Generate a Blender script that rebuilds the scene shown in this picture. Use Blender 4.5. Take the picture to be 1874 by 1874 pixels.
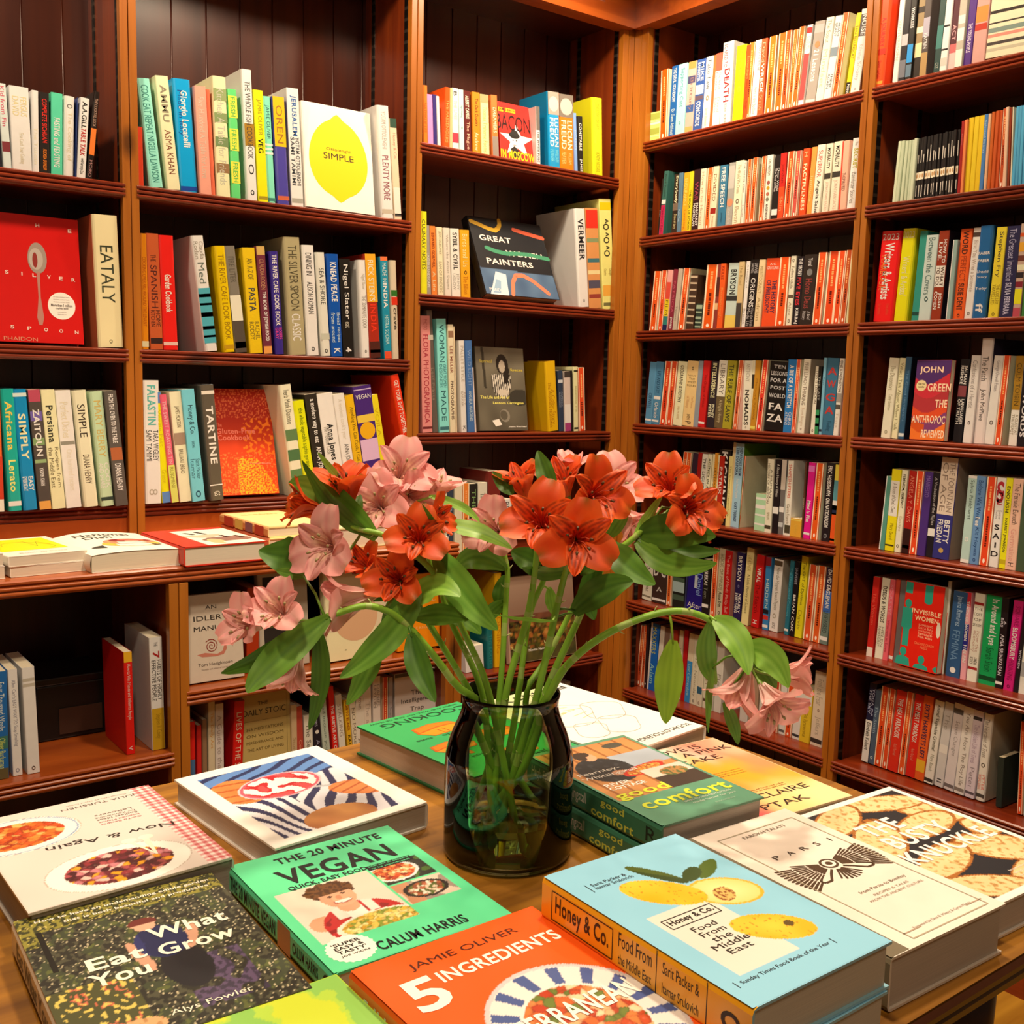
import bpy, bmesh, math, random, re
from mathutils import Vector, Matrix, noise
from mathutils.geometry import tessellate_polygon

for o in list(bpy.data.objects): bpy.data.objects.remove(o)
SC = bpy.context.scene
COL = SC.collection
random.seed(7)

# ------------------------------------------------------------------ camera, world, lights, exposure
FOC = 1925.27                                   # focal length in pixels of the 1874 px frame
cam = bpy.data.cameras.new('camera'); camo = bpy.data.objects.new('camera', cam); COL.objects.link(camo)
cam.sensor_width = 36.0; cam.lens = FOC / 1874 * 36.0; cam.clip_start = .01; cam.clip_end = 60
_y, _p, _r = math.radians(52.66915), math.radians(6.83649), math.radians(1.35382)
FWD = Vector((math.cos(_y) * math.cos(_p), math.sin(_y) * math.cos(_p), -math.sin(_p)))
_rt = Vector((math.sin(_y), -math.cos(_y), 0)); _up = _rt.cross(FWD)
RGT = _rt * math.cos(_r) + _up * math.sin(_r); UPV = -_rt * math.sin(_r) + _up * math.cos(_r)
EYE = Vector((0, 0, 1.49))
camo.matrix_world = Matrix((( RGT.x, UPV.x, -FWD.x, EYE.x), (RGT.y, UPV.y, -FWD.y, EYE.y), (RGT.z, UPV.z, -FWD.z, EYE.z), (0, 0, 0, 1)))
SC.camera = camo

w = bpy.data.worlds.new('shop_ambient'); SC.world = w; w.use_nodes = True
w.node_tree.nodes['Background'].inputs[0].default_value = (1.0, .78, .56, 1)
w.node_tree.nodes['Background'].inputs[1].default_value = .085

def lamp(name, loc, target, power, size, color=(1, .80, .56), spot=None, blend=.5):
    l = bpy.data.lights.new(name, 'SPOT' if spot else 'AREA'); l.energy = power; l.color = color
    if spot: l.spot_size = math.radians(spot); l.spot_blend = blend; l.shadow_soft_size = size
    else: l.shape = 'DISK'; l.size = size
    o = bpy.data.objects.new(name, l); COL.objects.link(o); o.location = loc
    o.rotation_euler = (Vector(target) - Vector(loc)).to_track_quat('-Z', 'Y').to_euler()
    return o
# shaded strip lamps that hang out from the two cornices, and the ceiling downlights over the display table
for x in (.35, 1.25, 2.05):
    lamp('cornice_lamp_light', (x, 2.22, 2.92), (x, 2.62, 1.4), 56, .05, spot=130, blend=.6)
for y in (2.1, 1.3):
    lamp('cornice_lamp_light', (2.08, y, 2.92), (2.46, y, 1.4), 42, .05, spot=130, blend=.6)
lamp('ceiling_lamp_light', (1.15, .95, 3.05), (.85, .95, .9), 140, .09, spot=110, blend=.5)
lamp('ceiling_lamp_light', (.1, .6, 3.05), (.6, .9, .9), 95, .09, spot=110, blend=.5)
lamp('ceiling_lamp_light', (-.2, -.6, 3.05), (1.2, 1.6, 1.0), 60, .3, spot=120, blend=.8)

vs = SC.view_settings
vs.view_transform = 'Standard'; vs.look = 'None'; vs.gamma = 1; vs.use_curve_mapping = False; vs.exposure = 0.0
SC.display_settings.display_device = 'sRGB'
cy = SC.cycles
cy.max_bounces = 10; cy.diffuse_bounces = 3; cy.glossy_bounces = 3; cy.transmission_bounces = 10; cy.transparent_max_bounces = 12
cy.caustics_reflective = False; cy.caustics_refractive = True; cy.blur_glossy = 1.0
cy.sample_clamp_indirect = 4.0
cy.use_denoising = True
try: cy.denoiser = 'OPENIMAGEDENOISE'
except Exception: pass

# ------------------------------------------------------------------ helpers
def lin(c): return c / 12.92 if c <= .04045 else ((c + .055) / 1.055) ** 2.4
_hx = {}
def hx(s):
    if isinstance(s, tuple): return s
    if s not in _hx:
        t = {'w': 'f0ece4', 'k': '17140f'}.get(s, s)
        _hx[s] = tuple(lin(int(t[i:i + 2], 16) / 255) for i in (0, 2, 4))
    return _hx[s]
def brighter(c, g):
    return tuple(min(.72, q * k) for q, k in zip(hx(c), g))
def mix(a, b, t):
    t = min(max(t, 0), 1); return tuple(a[i] + (b[i] - a[i]) * t for i in range(3))
def N(x, y, s=1, k=0): return noise.noise(Vector((x * s, y * s, k)))

def attr_mat(name, rough=.5, spec=.5, coat=0, noise_amt=0, noise_scale=40, bump=0):
    m = bpy.data.materials.new(name); m.use_nodes = True; nt = m.node_tree; b = nt.nodes['Principled BSDF']
    a = nt.nodes.new('ShaderNodeAttribute'); a.attribute_name = 'Col'
    b.inputs['Roughness'].default_value = rough; b.inputs['Specular IOR Level'].default_value = spec
    b.inputs['Coat Weight'].default_value = coat; b.inputs['Coat Roughness'].default_value = .25
    tc = nt.nodes.new('ShaderNodeTexCoord'); n = nt.nodes.new('ShaderNodeTexNoise'); n.inputs['Scale'].default_value = noise_scale
    nt.links.new(tc.outputs['Object'], n.inputs['Vector'])
    if noise_amt:
        mr = nt.nodes.new('ShaderNodeMapRange'); mr.inputs['To Min'].default_value = 1 - noise_amt; mr.inputs['To Max'].default_value = 1 + noise_amt
        nt.links.new(n.outputs['Fac'], mr.inputs['Value'])
        mx = nt.nodes.new('ShaderNodeVectorMath'); mx.operation = 'SCALE'
        nt.links.new(a.outputs['Color'], mx.inputs[0]); nt.links.new(mr.outputs['Result'], mx.inputs['Scale'])
        nt.links.new(mx.outputs[0], b.inputs['Base Color'])
    else: nt.links.new(a.outputs['Color'], b.inputs['Base Color'])
    if bump:
        bp = nt.nodes.new('ShaderNodeBump'); bp.inputs['Strength'].default_value = bump; bp.inputs['Distance'].default_value = .001
        nt.links.new(n.outputs['Fac'], bp.inputs['Height']); nt.links.new(bp.outputs[0], b.inputs['Normal'])
    return m
M_COVER = attr_mat('printed_cover_card', .42, .4, 0, .05, 60)
M_GLOSS = attr_mat('laminated_cover', .3, .45, .15, .03, 30)
M_INK = attr_mat('printing_ink', .45, .35)
M_MISC = attr_mat('painted_surface', .5, .4)

def page_mat():
    m = bpy.data.materials.new('page_edges'); m.use_nodes = True; nt = m.node_tree; b = nt.nodes['Principled BSDF']
    a = nt.nodes.new('ShaderNodeAttribute'); a.attribute_name = 'Col'
    tc = nt.nodes.new('ShaderNodeTexCoord'); mp = nt.nodes.new('ShaderNodeMapping'); mp.inputs['Scale'].default_value = (6, 6, 1400)
    n = nt.nodes.new('ShaderNodeTexNoise'); n.inputs['Scale'].default_value = 1; n.inputs['Detail'].default_value = 2
    mr = nt.nodes.new('ShaderNodeMapRange'); mr.inputs['To Min'].default_value = .72; mr.inputs['To Max'].default_value = 1.12
    mx = nt.nodes.new('ShaderNodeVectorMath'); mx.operation = 'SCALE'
    L = nt.links.new
    L(tc.outputs['Object'], mp.inputs['Vector']); L(mp.outputs[0], n.inputs['Vector']); L(n.outputs['Fac'], mr.inputs['Value'])
    L(a.outputs['Color'], mx.inputs[0]); L(mr.outputs['Result'], mx.inputs['Scale']); L(mx.outputs[0], b.inputs['Base Color'])
    b.inputs['Roughness'].default_value = .85; b.inputs['Specular IOR Level'].default_value = .2
    return m
M_PAGE = page_mat()

def wood_mat(name, c1, c2, axis, rough=.34, coat=.25, knots=True, scale=1.0):
    m = bpy.data.materials.new(name); m.use_nodes = True; nt = m.node_tree; b = nt.nodes['Principled BSDF']; L = nt.links.new
    tc = nt.nodes.new('ShaderNodeTexCoord'); mp = nt.nodes.new('ShaderNodeMapping')
    s = [28 * scale] * 3; s[axis] = 1.3 * scale; mp.inputs['Scale'].default_value = s
    L(tc.outputs['Object'], mp.inputs['Vector'])
    n = nt.nodes.new('ShaderNodeTexNoise'); n.inputs['Scale'].default_value = 1; n.inputs['Detail'].default_value = 6; n.inputs['Distortion'].default_value = .6
    L(mp.outputs[0], n.inputs['Vector'])
    mp2 = nt.nodes.new('ShaderNodeMapping'); s2 = [7 * scale] * 3; s2[axis] = .8 * scale; mp2.inputs['Scale'].default_value = s2; L(tc.outputs['Object'], mp2.inputs['Vector'])
    n2 = nt.nodes.new('ShaderNodeTexNoise'); n2.inputs['Scale'].default_value = 1; n2.inputs['Detail'].default_value = 3; L(mp2.outputs[0], n2.inputs['Vector'])
    add = nt.nodes.new('ShaderNodeMath'); add.operation = 'ADD'; L(n.outputs['Fac'], add.inputs[0]); L(n2.outputs['Fac'], add.inputs[1])
    mr = nt.nodes.new('ShaderNodeMapRange'); mr.inputs['From Min'].default_value = .7; mr.inputs['From Max'].default_value = 1.3; L(add.outputs[0], mr.inputs['Value'])
    cr = nt.nodes.new('ShaderNodeMix'); cr.data_type = 'RGBA'; cr.inputs['A'].default_value = (*hx(c1), 1); cr.inputs['B'].default_value = (*hx(c2), 1)
    L(mr.outputs['Result'], cr.inputs['Factor'])
    out = cr.outputs['Result']
    if knots:
        mp3 = nt.nodes.new('ShaderNodeMapping'); s3 = [5.5 * scale] * 3; s3[axis] = 2.6 * scale; mp3.inputs['Scale'].default_value = s3; L(tc.outputs['Object'], mp3.inputs['Vector'])
        v = nt.nodes.new('ShaderNodeTexVoronoi'); v.inputs['Scale'].default_value = 1; L(mp3.outputs[0], v.inputs['Vector'])
        k = nt.nodes.new('ShaderNodeMapRange'); k.inputs['From Min'].default_value = .05; k.inputs['From Max'].default_value = .13; L(v.outputs['Distance'], k.inputs['Value'])
        k.inputs['To Min'].default_value = .3; k.inputs['To Max'].default_value = 1
        ms = nt.nodes.new('ShaderNodeVectorMath'); ms.operation = 'SCALE'; L(out, ms.inputs[0]); L(k.outputs['Result'], ms.inputs['Scale']); out = ms.outputs[0]
    L(out, b.inputs['Base Color'])
    b.inputs['Roughness'].default_value = rough; b.inputs['Coat Weight'].default_value = coat; b.inputs['Coat Roughness'].default_value = .2
    bp = nt.nodes.new('ShaderNodeBump'); bp.inputs['Strength'].default_value = .12; bp.inputs['Distance'].default_value = .001; L(n.outputs['Fac'], bp.inputs['Height']); L(bp.outputs[0], b.inputs['Normal'])
    return m
W_POST = wood_mat('varnished_pine_upright', '8a4a12', 'b56f22', 2)
W_SHX = wood_mat('stained_pine_along_shelf', '5c1a08', '8a3210', 0)
W_SHY = wood_mat('stained_pine_along_side_shelf', '5c1a08', '8a3210', 1)
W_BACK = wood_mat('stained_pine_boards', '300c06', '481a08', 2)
W_SIDE = wood_mat('stained_pine_side', '5a1a0a', '8a3a12', 2)
W_CTX = wood_mat('varnished_pine_counter', '8a3a10', 'b0561c', 0)
W_TABLE = wood_mat('old_oak_table', '6a4010', 'b07822', 0, rough=.42, coat=.1, knots=False, scale=1.6)
W_EDGE = wood_mat('dark_table_edge', '2a120a', '4a2410', 0, knots=False)
W_FLOOR = wood_mat('yellow_oak_floor', '8a5a14', 'b8862a', 0, rough=.4, knots=True, scale=.8)

def plain(name, col, rough=.5, metal=0, emit=0):
    m = bpy.data.materials.new(name); m.use_nodes = True; nt = m.node_tree; b = nt.nodes['Principled BSDF']
    tc = nt.nodes.new('ShaderNodeTexCoord'); n = nt.nodes.new('ShaderNodeTexNoise'); n.inputs['Scale'].default_value = 25; nt.links.new(tc.outputs['Object'], n.inputs['Vector'])
    c = nt.nodes.new('ShaderNodeMix'); c.data_type = 'RGBA'; a = hx(col); c.inputs['A'].default_value = (*[v * .85 for v in a], 1); c.inputs['B'].default_value = (*[min(1, v * 1.12) for v in a], 1)
    nt.links.new(n.outputs['Fac'], c.inputs['Factor']); nt.links.new(c.outputs['Result'], b.inputs['Base Color'])
    b.inputs['Roughness'].default_value = rough; b.inputs['Metallic'].default_value = metal
    return m
def rail_mat():
    m = plain('black_slotted_steel', '14110f', .4, .6); nt = m.node_tree; b = nt.nodes['Principled BSDF']; L = nt.links.new
    tc = nt.nodes.new('ShaderNodeTexCoord'); mp = nt.nodes.new('ShaderNodeMapping'); mp.inputs['Scale'].default_value = (1, 1, 32); L(tc.outputs['Object'], mp.inputs['Vector'])
    sx = nt.nodes.new('ShaderNodeSeparateXYZ'); L(mp.outputs[0], sx.inputs[0]); fr = nt.nodes.new('ShaderNodeMath'); fr.operation = 'FRACT'; L(sx.outputs['Z'], fr.inputs[0])
    gt = nt.nodes.new('ShaderNodeMath'); gt.operation = 'GREATER_THAN'; gt.inputs[1].default_value = .72; L(fr.outputs[0], gt.inputs[0])
    mx = nt.nodes.new('ShaderNodeMix'); mx.data_type = 'RGBA'; mx.inputs['A'].default_value = (.012, .01, .009, 1); mx.inputs['B'].default_value = (.06, .045, .035, 1)
    L(gt.outputs[0], mx.inputs['Factor']); L(mx.outputs['Result'], b.inputs['Base Color'])
    return m
M_RAIL = rail_mat()
M_PLASTER = plain('cream_plaster', 'c8b090', .9)

class MB:
    """collects polygons with a colour each"""
    def __init__(s): s.v = []; s.f = []; s.c = []; s.sm = []; s.vc = None
    def poly(s, pts, col=(.5, .5, .5), smooth=False):
        n = len(s.v); s.v += [tuple(p) for p in pts]; s.f.append(tuple(range(n, n + len(pts)))); s.c.append(hx(col)); s.sm.append(smooth)
    def mesh(s, vs, fs, col=(.5, .5, .5), smooth=False, M=None):
        n = len(s.v); s.v += [tuple(M @ Vector(p)) if M else tuple(p) for p in vs]
        for f in fs: s.f.append(tuple(n + i for i in f)); s.c.append(hx(col)); s.sm.append(smooth)
    def box(s, a, b, col=(.5, .5, .5)):
        (x0, y0, z0), (x1, y1, z1) = a, b
        s.mesh([(x0, y0, z0), (x1, y0, z0), (x1, y1, z0), (x0, y1, z0), (x0, y0, z1), (x1, y0, z1), (x1, y1, z1), (x0, y1, z1)],
               [(0, 3, 2, 1), (4, 5, 6, 7), (0, 1, 5, 4), (1, 2, 6, 5), (2, 3, 7, 6), (3, 0, 4, 7)], col)
    def prism(s, prof, f, t0, t1, col=(.5, .5, .5), cols=None):
        """profile (2D list) swept from t0 to t1; f(a, b, t) -> point"""
        n = len(prof); vs = [f(a, b, t0) for a, b in prof] + [f(a, b, t1) for a, b in prof]
        k = len(s.v); s.v += [tuple(p) for p in vs]
        for i in range(n):
            j = (i + 1) % n; s.f.append((k + i, k + j, k + n + j, k + n + i)); s.c.append(hx(cols[i] if cols else col)); s.sm.append(False)
        s.f.append(tuple(k + i for i in reversed(range(n)))); s.f.append(tuple(k + n + i for i in range(n)))
        s.c += [hx(col)] * 2; s.sm += [False] * 2
    def tube(s, pts, rad, col, seg=8, cap=True):
        pts = [Vector(p) for p in pts]; n = len(pts); k = len(s.v); up = Vector((.31, .22, .93))
        for i, p in enumerate(pts):
            t = (pts[min(i + 1, n - 1)] - pts[max(i - 1, 0)]).normalized()
            a = t.cross(up); a = (a if a.length > .05 else t.cross(Vector((1, 0, 0)))).normalized(); b = t.cross(a)
            r = rad(i / (n - 1)) if callable(rad) else rad
            for j in range(seg):
                q = 2 * math.pi * j / seg; s.v.append(tuple(p + a * (math.cos(q) * r) + b * (math.sin(q) * r)))
        for i in range(n - 1):
            cc = col(i / (n - 1)) if callable(col) else col
            for j in range(seg):
                j2 = (j + 1) % seg; s.f.append((k + i * seg + j, k + i * seg + j2, k + (i + 1) * seg + j2, k + (i + 1) * seg + j)); s.c.append(hx(cc)); s.sm.append(True)
        if cap:
            cc = hx(col(0) if callable(col) else col)
            s.f.append(tuple(k + j for j in reversed(range(seg)))); s.f.append(tuple(k + (n - 1) * seg + j for j in range(seg))); s.c += [cc, cc]; s.sm += [False, False]
    def grid(s, nu, nv, f, colf, smooth=True):
        """f(i, j) -> point, colf(i, j) -> vertex colour (kept per corner)"""
        k = len(s.v); base = [(f(i, j)) for i in range(nu + 1) for j in range(nv + 1)]; s.v += [tuple(p) for p in base]
        cs = [colf(i, j) for i in range(nu + 1) for j in range(nv + 1)]
        W = nv + 1
        for i in range(nu):
            for j in range(nv):
                q = (i * W + j, (i + 1) * W + j, (i + 1) * W + j + 1, i * W + j + 1)
                s.f.append(tuple(k + a for a in q)); s.c.append([cs[a] for a in q]); s.sm.append(smooth)
    def build(s, name, mat, parent=None, bevel=0):
        me = bpy.data.meshes.new(name); me.from_pydata(s.v, [], s.f)
        at = me.color_attributes.new('Col', 'FLOAT_COLOR', 'CORNER'); buf = []
        for f, c in zip(s.f, s.c):
            if isinstance(c, list):
                for q in c: buf += [q[0], q[1], q[2], 1]
            else: buf += [c[0], c[1], c[2], 1] * len(f)
        at.data.foreach_set('color', buf); me.polygons.foreach_set('use_smooth', s.sm); me.update()
        me.materials.append(mat)
        o = bpy.data.objects.new(name, me); COL.objects.link(o)
        if parent: o.parent = parent
        if bevel:
            b = o.modifiers.new('edge', 'BEVEL'); b.width = bevel; b.segments = 2; b.limit_method = 'ANGLE'
        return o
def thing(name, label, cat, M=None, group=None):
    o = bpy.data.objects.new(name, None); COL.objects.link(o); o.empty_display_size = .05
    if M is not None: o.matrix_world = M
    o['label'] = label; o['category'] = cat
    if group: o['group'] = group
    return o
def struct(o): o['kind'] = 'structure'; return o

# ------------------------------------------------------------------ lettering (Blender's own font turned into flat faces)
_tc = {}
def tmesh(t, bold):
    if (t, bold) not in _tc:
        c = bpy.data.curves.new('lettering', 'FONT'); c.body = t; c.size = 1; c.resolution_u = 3; c.offset = .022 if bold else 0
        c.space_character = 1.08 if bold else 1.0
        o = bpy.data.objects.new('lettering', c); me = bpy.data.meshes.new_from_object(o)
        vs = [(v.co.x, v.co.y) for v in me.vertices]; fs = [tuple(p.vertices) for p in me.polygons]
        bpy.data.objects.remove(o); bpy.data.curves.remove(c); bpy.data.meshes.remove(me)
        if not vs: vs = [(0, 0), (1, 0), (1, 1)]; fs = []
        xs = [v[0] for v in vs]; ys = [v[1] for v in vs]
        _tc[(t, bold)] = (vs, fs, min(xs), max(xs), min(ys), max(ys))
    return _tc[(t, bold)]
def put_text(mb, t, bold, f, cx, cy, length, height, col, ang=0, ratio=(.62, 1.5), shear=0, fit=True):
    """text centred on (cx, cy) in a plane; f(x, y) -> point; length and height are the most it may take"""
    vs, fs, x0, x1, y0, y1 = tmesh(t, bold)
    if not fs: return
    sx = length / max(x1 - x0, 1e-3); sy = height / max(y1 - y0, .7)
    if sx > sy * ratio[1]: sx = sy * ratio[1]
    if sx < sy * ratio[0]: sy = sx / ratio[0]
    ca, sa = math.cos(ang), math.sin(ang); mx, my = (x0 + x1) / 2, (y0 + y1) / 2
    pts = []
    for x, y in vs:
        a = (x - mx) * sx + (y - my) * sy * shear; b = (y - my) * sy
        pts.append(f(cx + a * ca - b * sa, cy + a * sa + b * ca))
    mb.mesh(pts, fs, col)
def ellipse(cx, cy, rx, ry, n=28, ang=0, a0=0, a1=2 * math.pi):
    ca, sa = math.cos(ang), math.sin(ang); out = []
    m = n if a1 - a0 > 6.28 else n + 1
    for i in range(m):
        q = a0 + (a1 - a0) * i / n; x, y = rx * math.cos(q), ry * math.sin(q); out.append((cx + x * ca - y * sa, cy + x * sa + y * ca))
    return out
def stroke(mb, pts, wd, f, col):
    for (x0, y0), (x1, y1) in zip(pts, pts[1:]):
        dx, dy = x1 - x0, y1 - y0; l = math.hypot(dx, dy) or 1; nx, ny = -dy / l * wd / 2, dx / l * wd / 2
        mb.poly([f(x0 + nx, y0 + ny), f(x1 + nx, y1 + ny), f(x1 - nx, y1 - ny), f(x0 - nx, y0 - ny)], col)

# ------------------------------------------------------------------ the book: local x = width from the spine, y = height, z = thickness (front cover up)
def make_book(name, M, W, H, T, spine, front=None, back=None, hard=False, label='', cat='book', group=None, pages='e2d6bc', edge=None, mat=None):
    root = thing(name, label, cat, M, group)
    c = .0028 if hard else .0012; r = min(T * .25, .006 if hard else .002); front = front or spine; back = back or front
    c = min(c, T * .2)
    prof = [(W, 0), (r, 0), (r * .3, r * .3), (0, r), (0, T - r), (r * .3, T - r * .3), (r, T), (W, T), (W, T - c), (c, T - c), (c, c), (W, c)]
    e = edge or front
    cols = [back, spine, spine, spine, spine, spine, front, e, e, e, e, e]
    mb = MB(); mb.prism(prof, lambda a, b, t: (a, t, b), H, 0, e, cols); mb.build('cover', mat or (M_GLOSS if hard else M_COVER), root)
    ins = .003 if hard else .0006
    pb = MB(); pb.box((c * 1.05, ins, c * 1.02), (W - (.004 if hard else .0008), H - ins, T - c * 1.02), pages); pb.build('page_block', M_PAGE, root)
    root['_d'] = 0
    del root['_d']
    return root
EPS = .00012
def spine_f(T, H, lay=1):
    return lambda u, w: (-EPS * lay, w, u)          # u across the spine, w up
def front_f(T, lay=1):
    return lambda x, y: (x, y, T + EPS * lay)
def spine_print(root, H, T, specs, gain=(1, 1, 1)):
    mb = MB(); f1, f2, f3 = spine_f(T, H, 1), spine_f(T, H, 2), spine_f(T, H, 3)
    for s in specs:
        a = s.split(' ', 2); lo, hi = (float(q) for q in a[0].split('-')); flag = re.match(r'[\^\*\$~]*', a[1]).group(); col = brighter(a[1][len(flag):], gain)
        w1, w0 = H * (1 - lo), H * (1 - hi); txt = a[2] if len(a) > 2 else ''
        m = min(T * .04, .0012)
        if '$' in flag:
            r = min(T * .42, (w1 - w0) / 2); mb.poly([f3(x, y) for x, y in ellipse(T / 2, (w0 + w1) / 2, r, (w1 - w0) / 2 if (w1 - w0) < T * 1.4 else r, 20)], col)
        elif '~' in flag: mb.poly([f1(m, w0), f1(T * .22, w0), f1(T * .22, w1), f1(m, w1)], col)
        elif not txt: mb.poly([f1(m, w0), f1(T - m, w0), f1(T - m, w1), f1(m, w1)], col)
        elif txt == 'o':
            r = min(T * .26, (w1 - w0) / 2); n = 14; o = ellipse(T / 2, (w0 + w1) / 2, r * .8, r, n); i = ellipse(T / 2, (w0 + w1) / 2, r * .45, r * .6, n)
            for k in range(n): mb.poly([f2(*o[k]), f2(*o[(k + 1) % n]), f2(*i[(k + 1) % n]), f2(*i[k])], col)
        elif '^' in flag: put_text(mb, txt, '*' in flag, f2, T / 2, (w0 + w1) / 2, T * .82, (w1 - w0), col, ratio=(.4, 1.6))
        else:
            ls = txt.split('/'); n = len(ls); bw = T * (.8 if n > 1 else .62) / n
            for k, t in enumerate(ls):
                if not t.strip(): continue
                cu = T * .5 + (bw * (n - 1) / 2 - bw * k) * 1.02
                put_text(mb, t.strip(), '*' in flag, lambda x, y: f2(y, H - x), (lo + hi) / 2 * H, cu, w1 - w0, bw * .82, col, ratio=(.5, 1.7))
    if mb.f: mb.build('spine_lettering', M_INK, root)

# ------------------------------------------------------------------ the setting
def slab(name, a, b, mat, col='888888', parent=None, bevel=0):
    m = MB(); m.box(a, b, col); return m.build(name, mat, parent, bevel)
struct(slab('floor', (-2.2, -2.2, -.05), (2.9, 3.1, 0), W_FLOOR))
struct(slab('ceiling', (-2.2, -2.2, 3.15), (2.9, 3.1, 3.2), M_PLASTER))
struct(slab('wall_back', (-2.2, 3.0, 0), (2.9, 3.1, 3.15), M_PLASTER))
struct(slab('wall_side', (2.82, -2.2, 0), (2.92, 3.0, 3.15), M_PLASTER))

LF, LB, RF, RB = 2.69, 2.963, 2.519, 2.79        # front and back planes of the two tall bookcases
DF = 2.19                                         # front of the deep cabinet
def moulding(mb, f, t0, t1, th=.034):
    """front edge of a shelf with two rounded reeds; f(depth from the front, z down from the top, t)"""
    prof = [(.03, 0), (.004, 0), (0, .003), (0, .007), (.004, .010)]
    for k in (0, 1):
        z = .0115 + k * .0105
        for i in range(6):
            q = math.pi * i / 5; prof.append((.005 - .0065 * math.sin(q), z + .0045 - .0045 * math.cos(q)))
    prof += [(.006, th), (.03, th)]
    mb.prism(prof, f, t0, t1)
def shelf_x(parent, x0, x1, z, front, back, mat=None, board=True):
    mb = MB(); th = .034
    moulding(mb, lambda d, zz, t: (t, front + d - .006, z - zz), x0, x1)
    mb.box((x0 + .012, front + .022, z - .026), (x1 - .012, back, z - .0003)); return mb.build('shelf', mat or W_SHX, parent)
def shelf_y(parent, y0, y1, z, front, back):
    mb = MB(); moulding(mb, lambda d, zz, t: (front + d - .006, t, z - zz), y0, y1)
    mb.box((front + .022, y0 + .012, z - .026), (back, y1 - .012, z - .0003)); return mb.build('shelf', W_SHY, parent)
def post_x(parent, x0, x1, front, z0, z1):
    mb = MB(); m = (x0 + x1) / 2; mb.box((x0, front - .004, z0), (m - .0012, front + .018, z1)); mb.box((m - .0012, front, z0), (m + .0012, front + .016, z1)); mb.box((m + .0012, front - .004, z0), (x1, front + .018, z1))
    return mb.build('upright', W_POST, parent, .0015)
def post_y(parent, y0, y1, front, z0, z1):
    mb = MB(); m = (y0 + y1) / 2; mb.box((front - .004, y0, z0), (front + .018, m - .0012, z1)); mb.box((front, m - .0012, z0), (front + .016, m + .0012, z1)); mb.box((front - .004, m + .0012, z0), (front + .018, y1, z1))
    return mb.build('upright', W_POST, parent, .0015)
def boards_x(parent, x0, x1, y, z0, z1, pitch=.098):
    mb = MB(); x = x0
    while x < x1 - .005:
        xe = min(x + pitch, x1); mb.box((x + .0025, y, z0), (xe - .0025, y + .012, z1)); mb.tube([(x, y + .003, z0), (x, y + .003, z1)], .003, '888888', 6); x = xe
    mb.box((x0, y + .010, z0), (x1, y + .014, z1)); return mb.build('back_panel', W_BACK, parent)
def boards_y(parent, y0, y1, x, z0, z1, pitch=.098):
    mb = MB(); y = y0
    while y < y1 - .005:
        ye = min(y + pitch, y1); mb.box((x, y + .0025, z0), (x + .012, ye - .0025, z1)); mb.tube([(x + .003, y, z0), (x + .003, y, z1)], .003, '888888', 6); y = ye
    mb.box((x + .010, y0, z0), (x + .014, y1, z1)); return mb.build('back_panel', W_BACK, parent)

TOP = 3.05
# tall bookcase along the back wall
bc = thing('bookcase', 'tall reddish pine bookcase holding cookbooks and art books behind the deep counter', 'bookcase', Matrix.Translation((1.25, 2.83, 0)))
def child(o, p): o.parent = p; o.matrix_parent_inverse = p.matrix_world.inverted(); return o
def put(p, *objs):
    for o in objs: child(o, p)
bpy.context.view_layer.update()
PX = [(-.04, 0.0), (.831, .871), (1.649, 1.689), (2.465, 2.515)]
for i, (a, b) in enumerate(PX):
    put(bc, post_x(None, a, b, LF, 1.09 if i < 2 else .02, TOP))
    m = (a + b) / 2
    put(bc, slab('side_panel', (m - .014 if i < 3 else a + .004, LF + .014, .02 if i > 1 else 1.09), (m + .014 if i < 3 else b, LB, TOP), W_SIDE))
    for s in ((-1, 1) if i < 3 else (-1,)):
        if i == 0 and s < 0: continue
        xx = (m + s * .0155) if i < 3 else a + .0025
        for yy in ((LF + .034, LB - .05)):
            put(bc, slab('shelf_rail', (xx - .0018, yy - .008, .9 if i > 1 else 1.12), (xx + .0018, yy + .008, TOP - .1), M_RAIL))
for i in range(3):
    x0, x1 = PX[i][1] - .006, PX[i + 1][0] + .006
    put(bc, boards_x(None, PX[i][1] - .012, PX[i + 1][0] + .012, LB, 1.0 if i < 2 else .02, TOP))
    for z in ([1.959, 1.559, 1.168] if i < 2 else [2.187, 1.755, 1.342, .96, .56, .2]):
        put(bc, shelf_x(None, x0, x1 if i < 2 else x1 - .006, z, LF + (.016 if z == 1.168 else .0), LB))
    if i < 2: put(bc, slab('riser_board', (x0 - .003, LF + .012, 1.091), (x1 + .003, LF + .03, 1.134), W_CTX))
hd = MB()
hd.box((-.1, LF - .03, 2.665), (2.489, LF + .03, 2.69)); hd.box((-.1, LF - .026, 2.69), (2.493, LF + .03, 2.72))
for a, b in ((.0, .8), (.86, 1.62), (1.7, 2.36)):
    hd.box((a, LF - .012, 2.72), (b, LF + .03, 2.9))
for a, b in ((-.1, .0), (.8, .86), (1.62, 1.7), (2.36, 2.493)): hd.box((a, LF - .026, 2.72), (b, LF + .03, 2.9))
hd.box((-.1, LF - .026, 2.9), (2.493, LF + .03, TOP)); put(bc, hd.build('header', W_CTX))
put(bc, slab('top_board', (-.04, LF, 2.69), (2.5, LB, 2.71), W_BACK))

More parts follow.
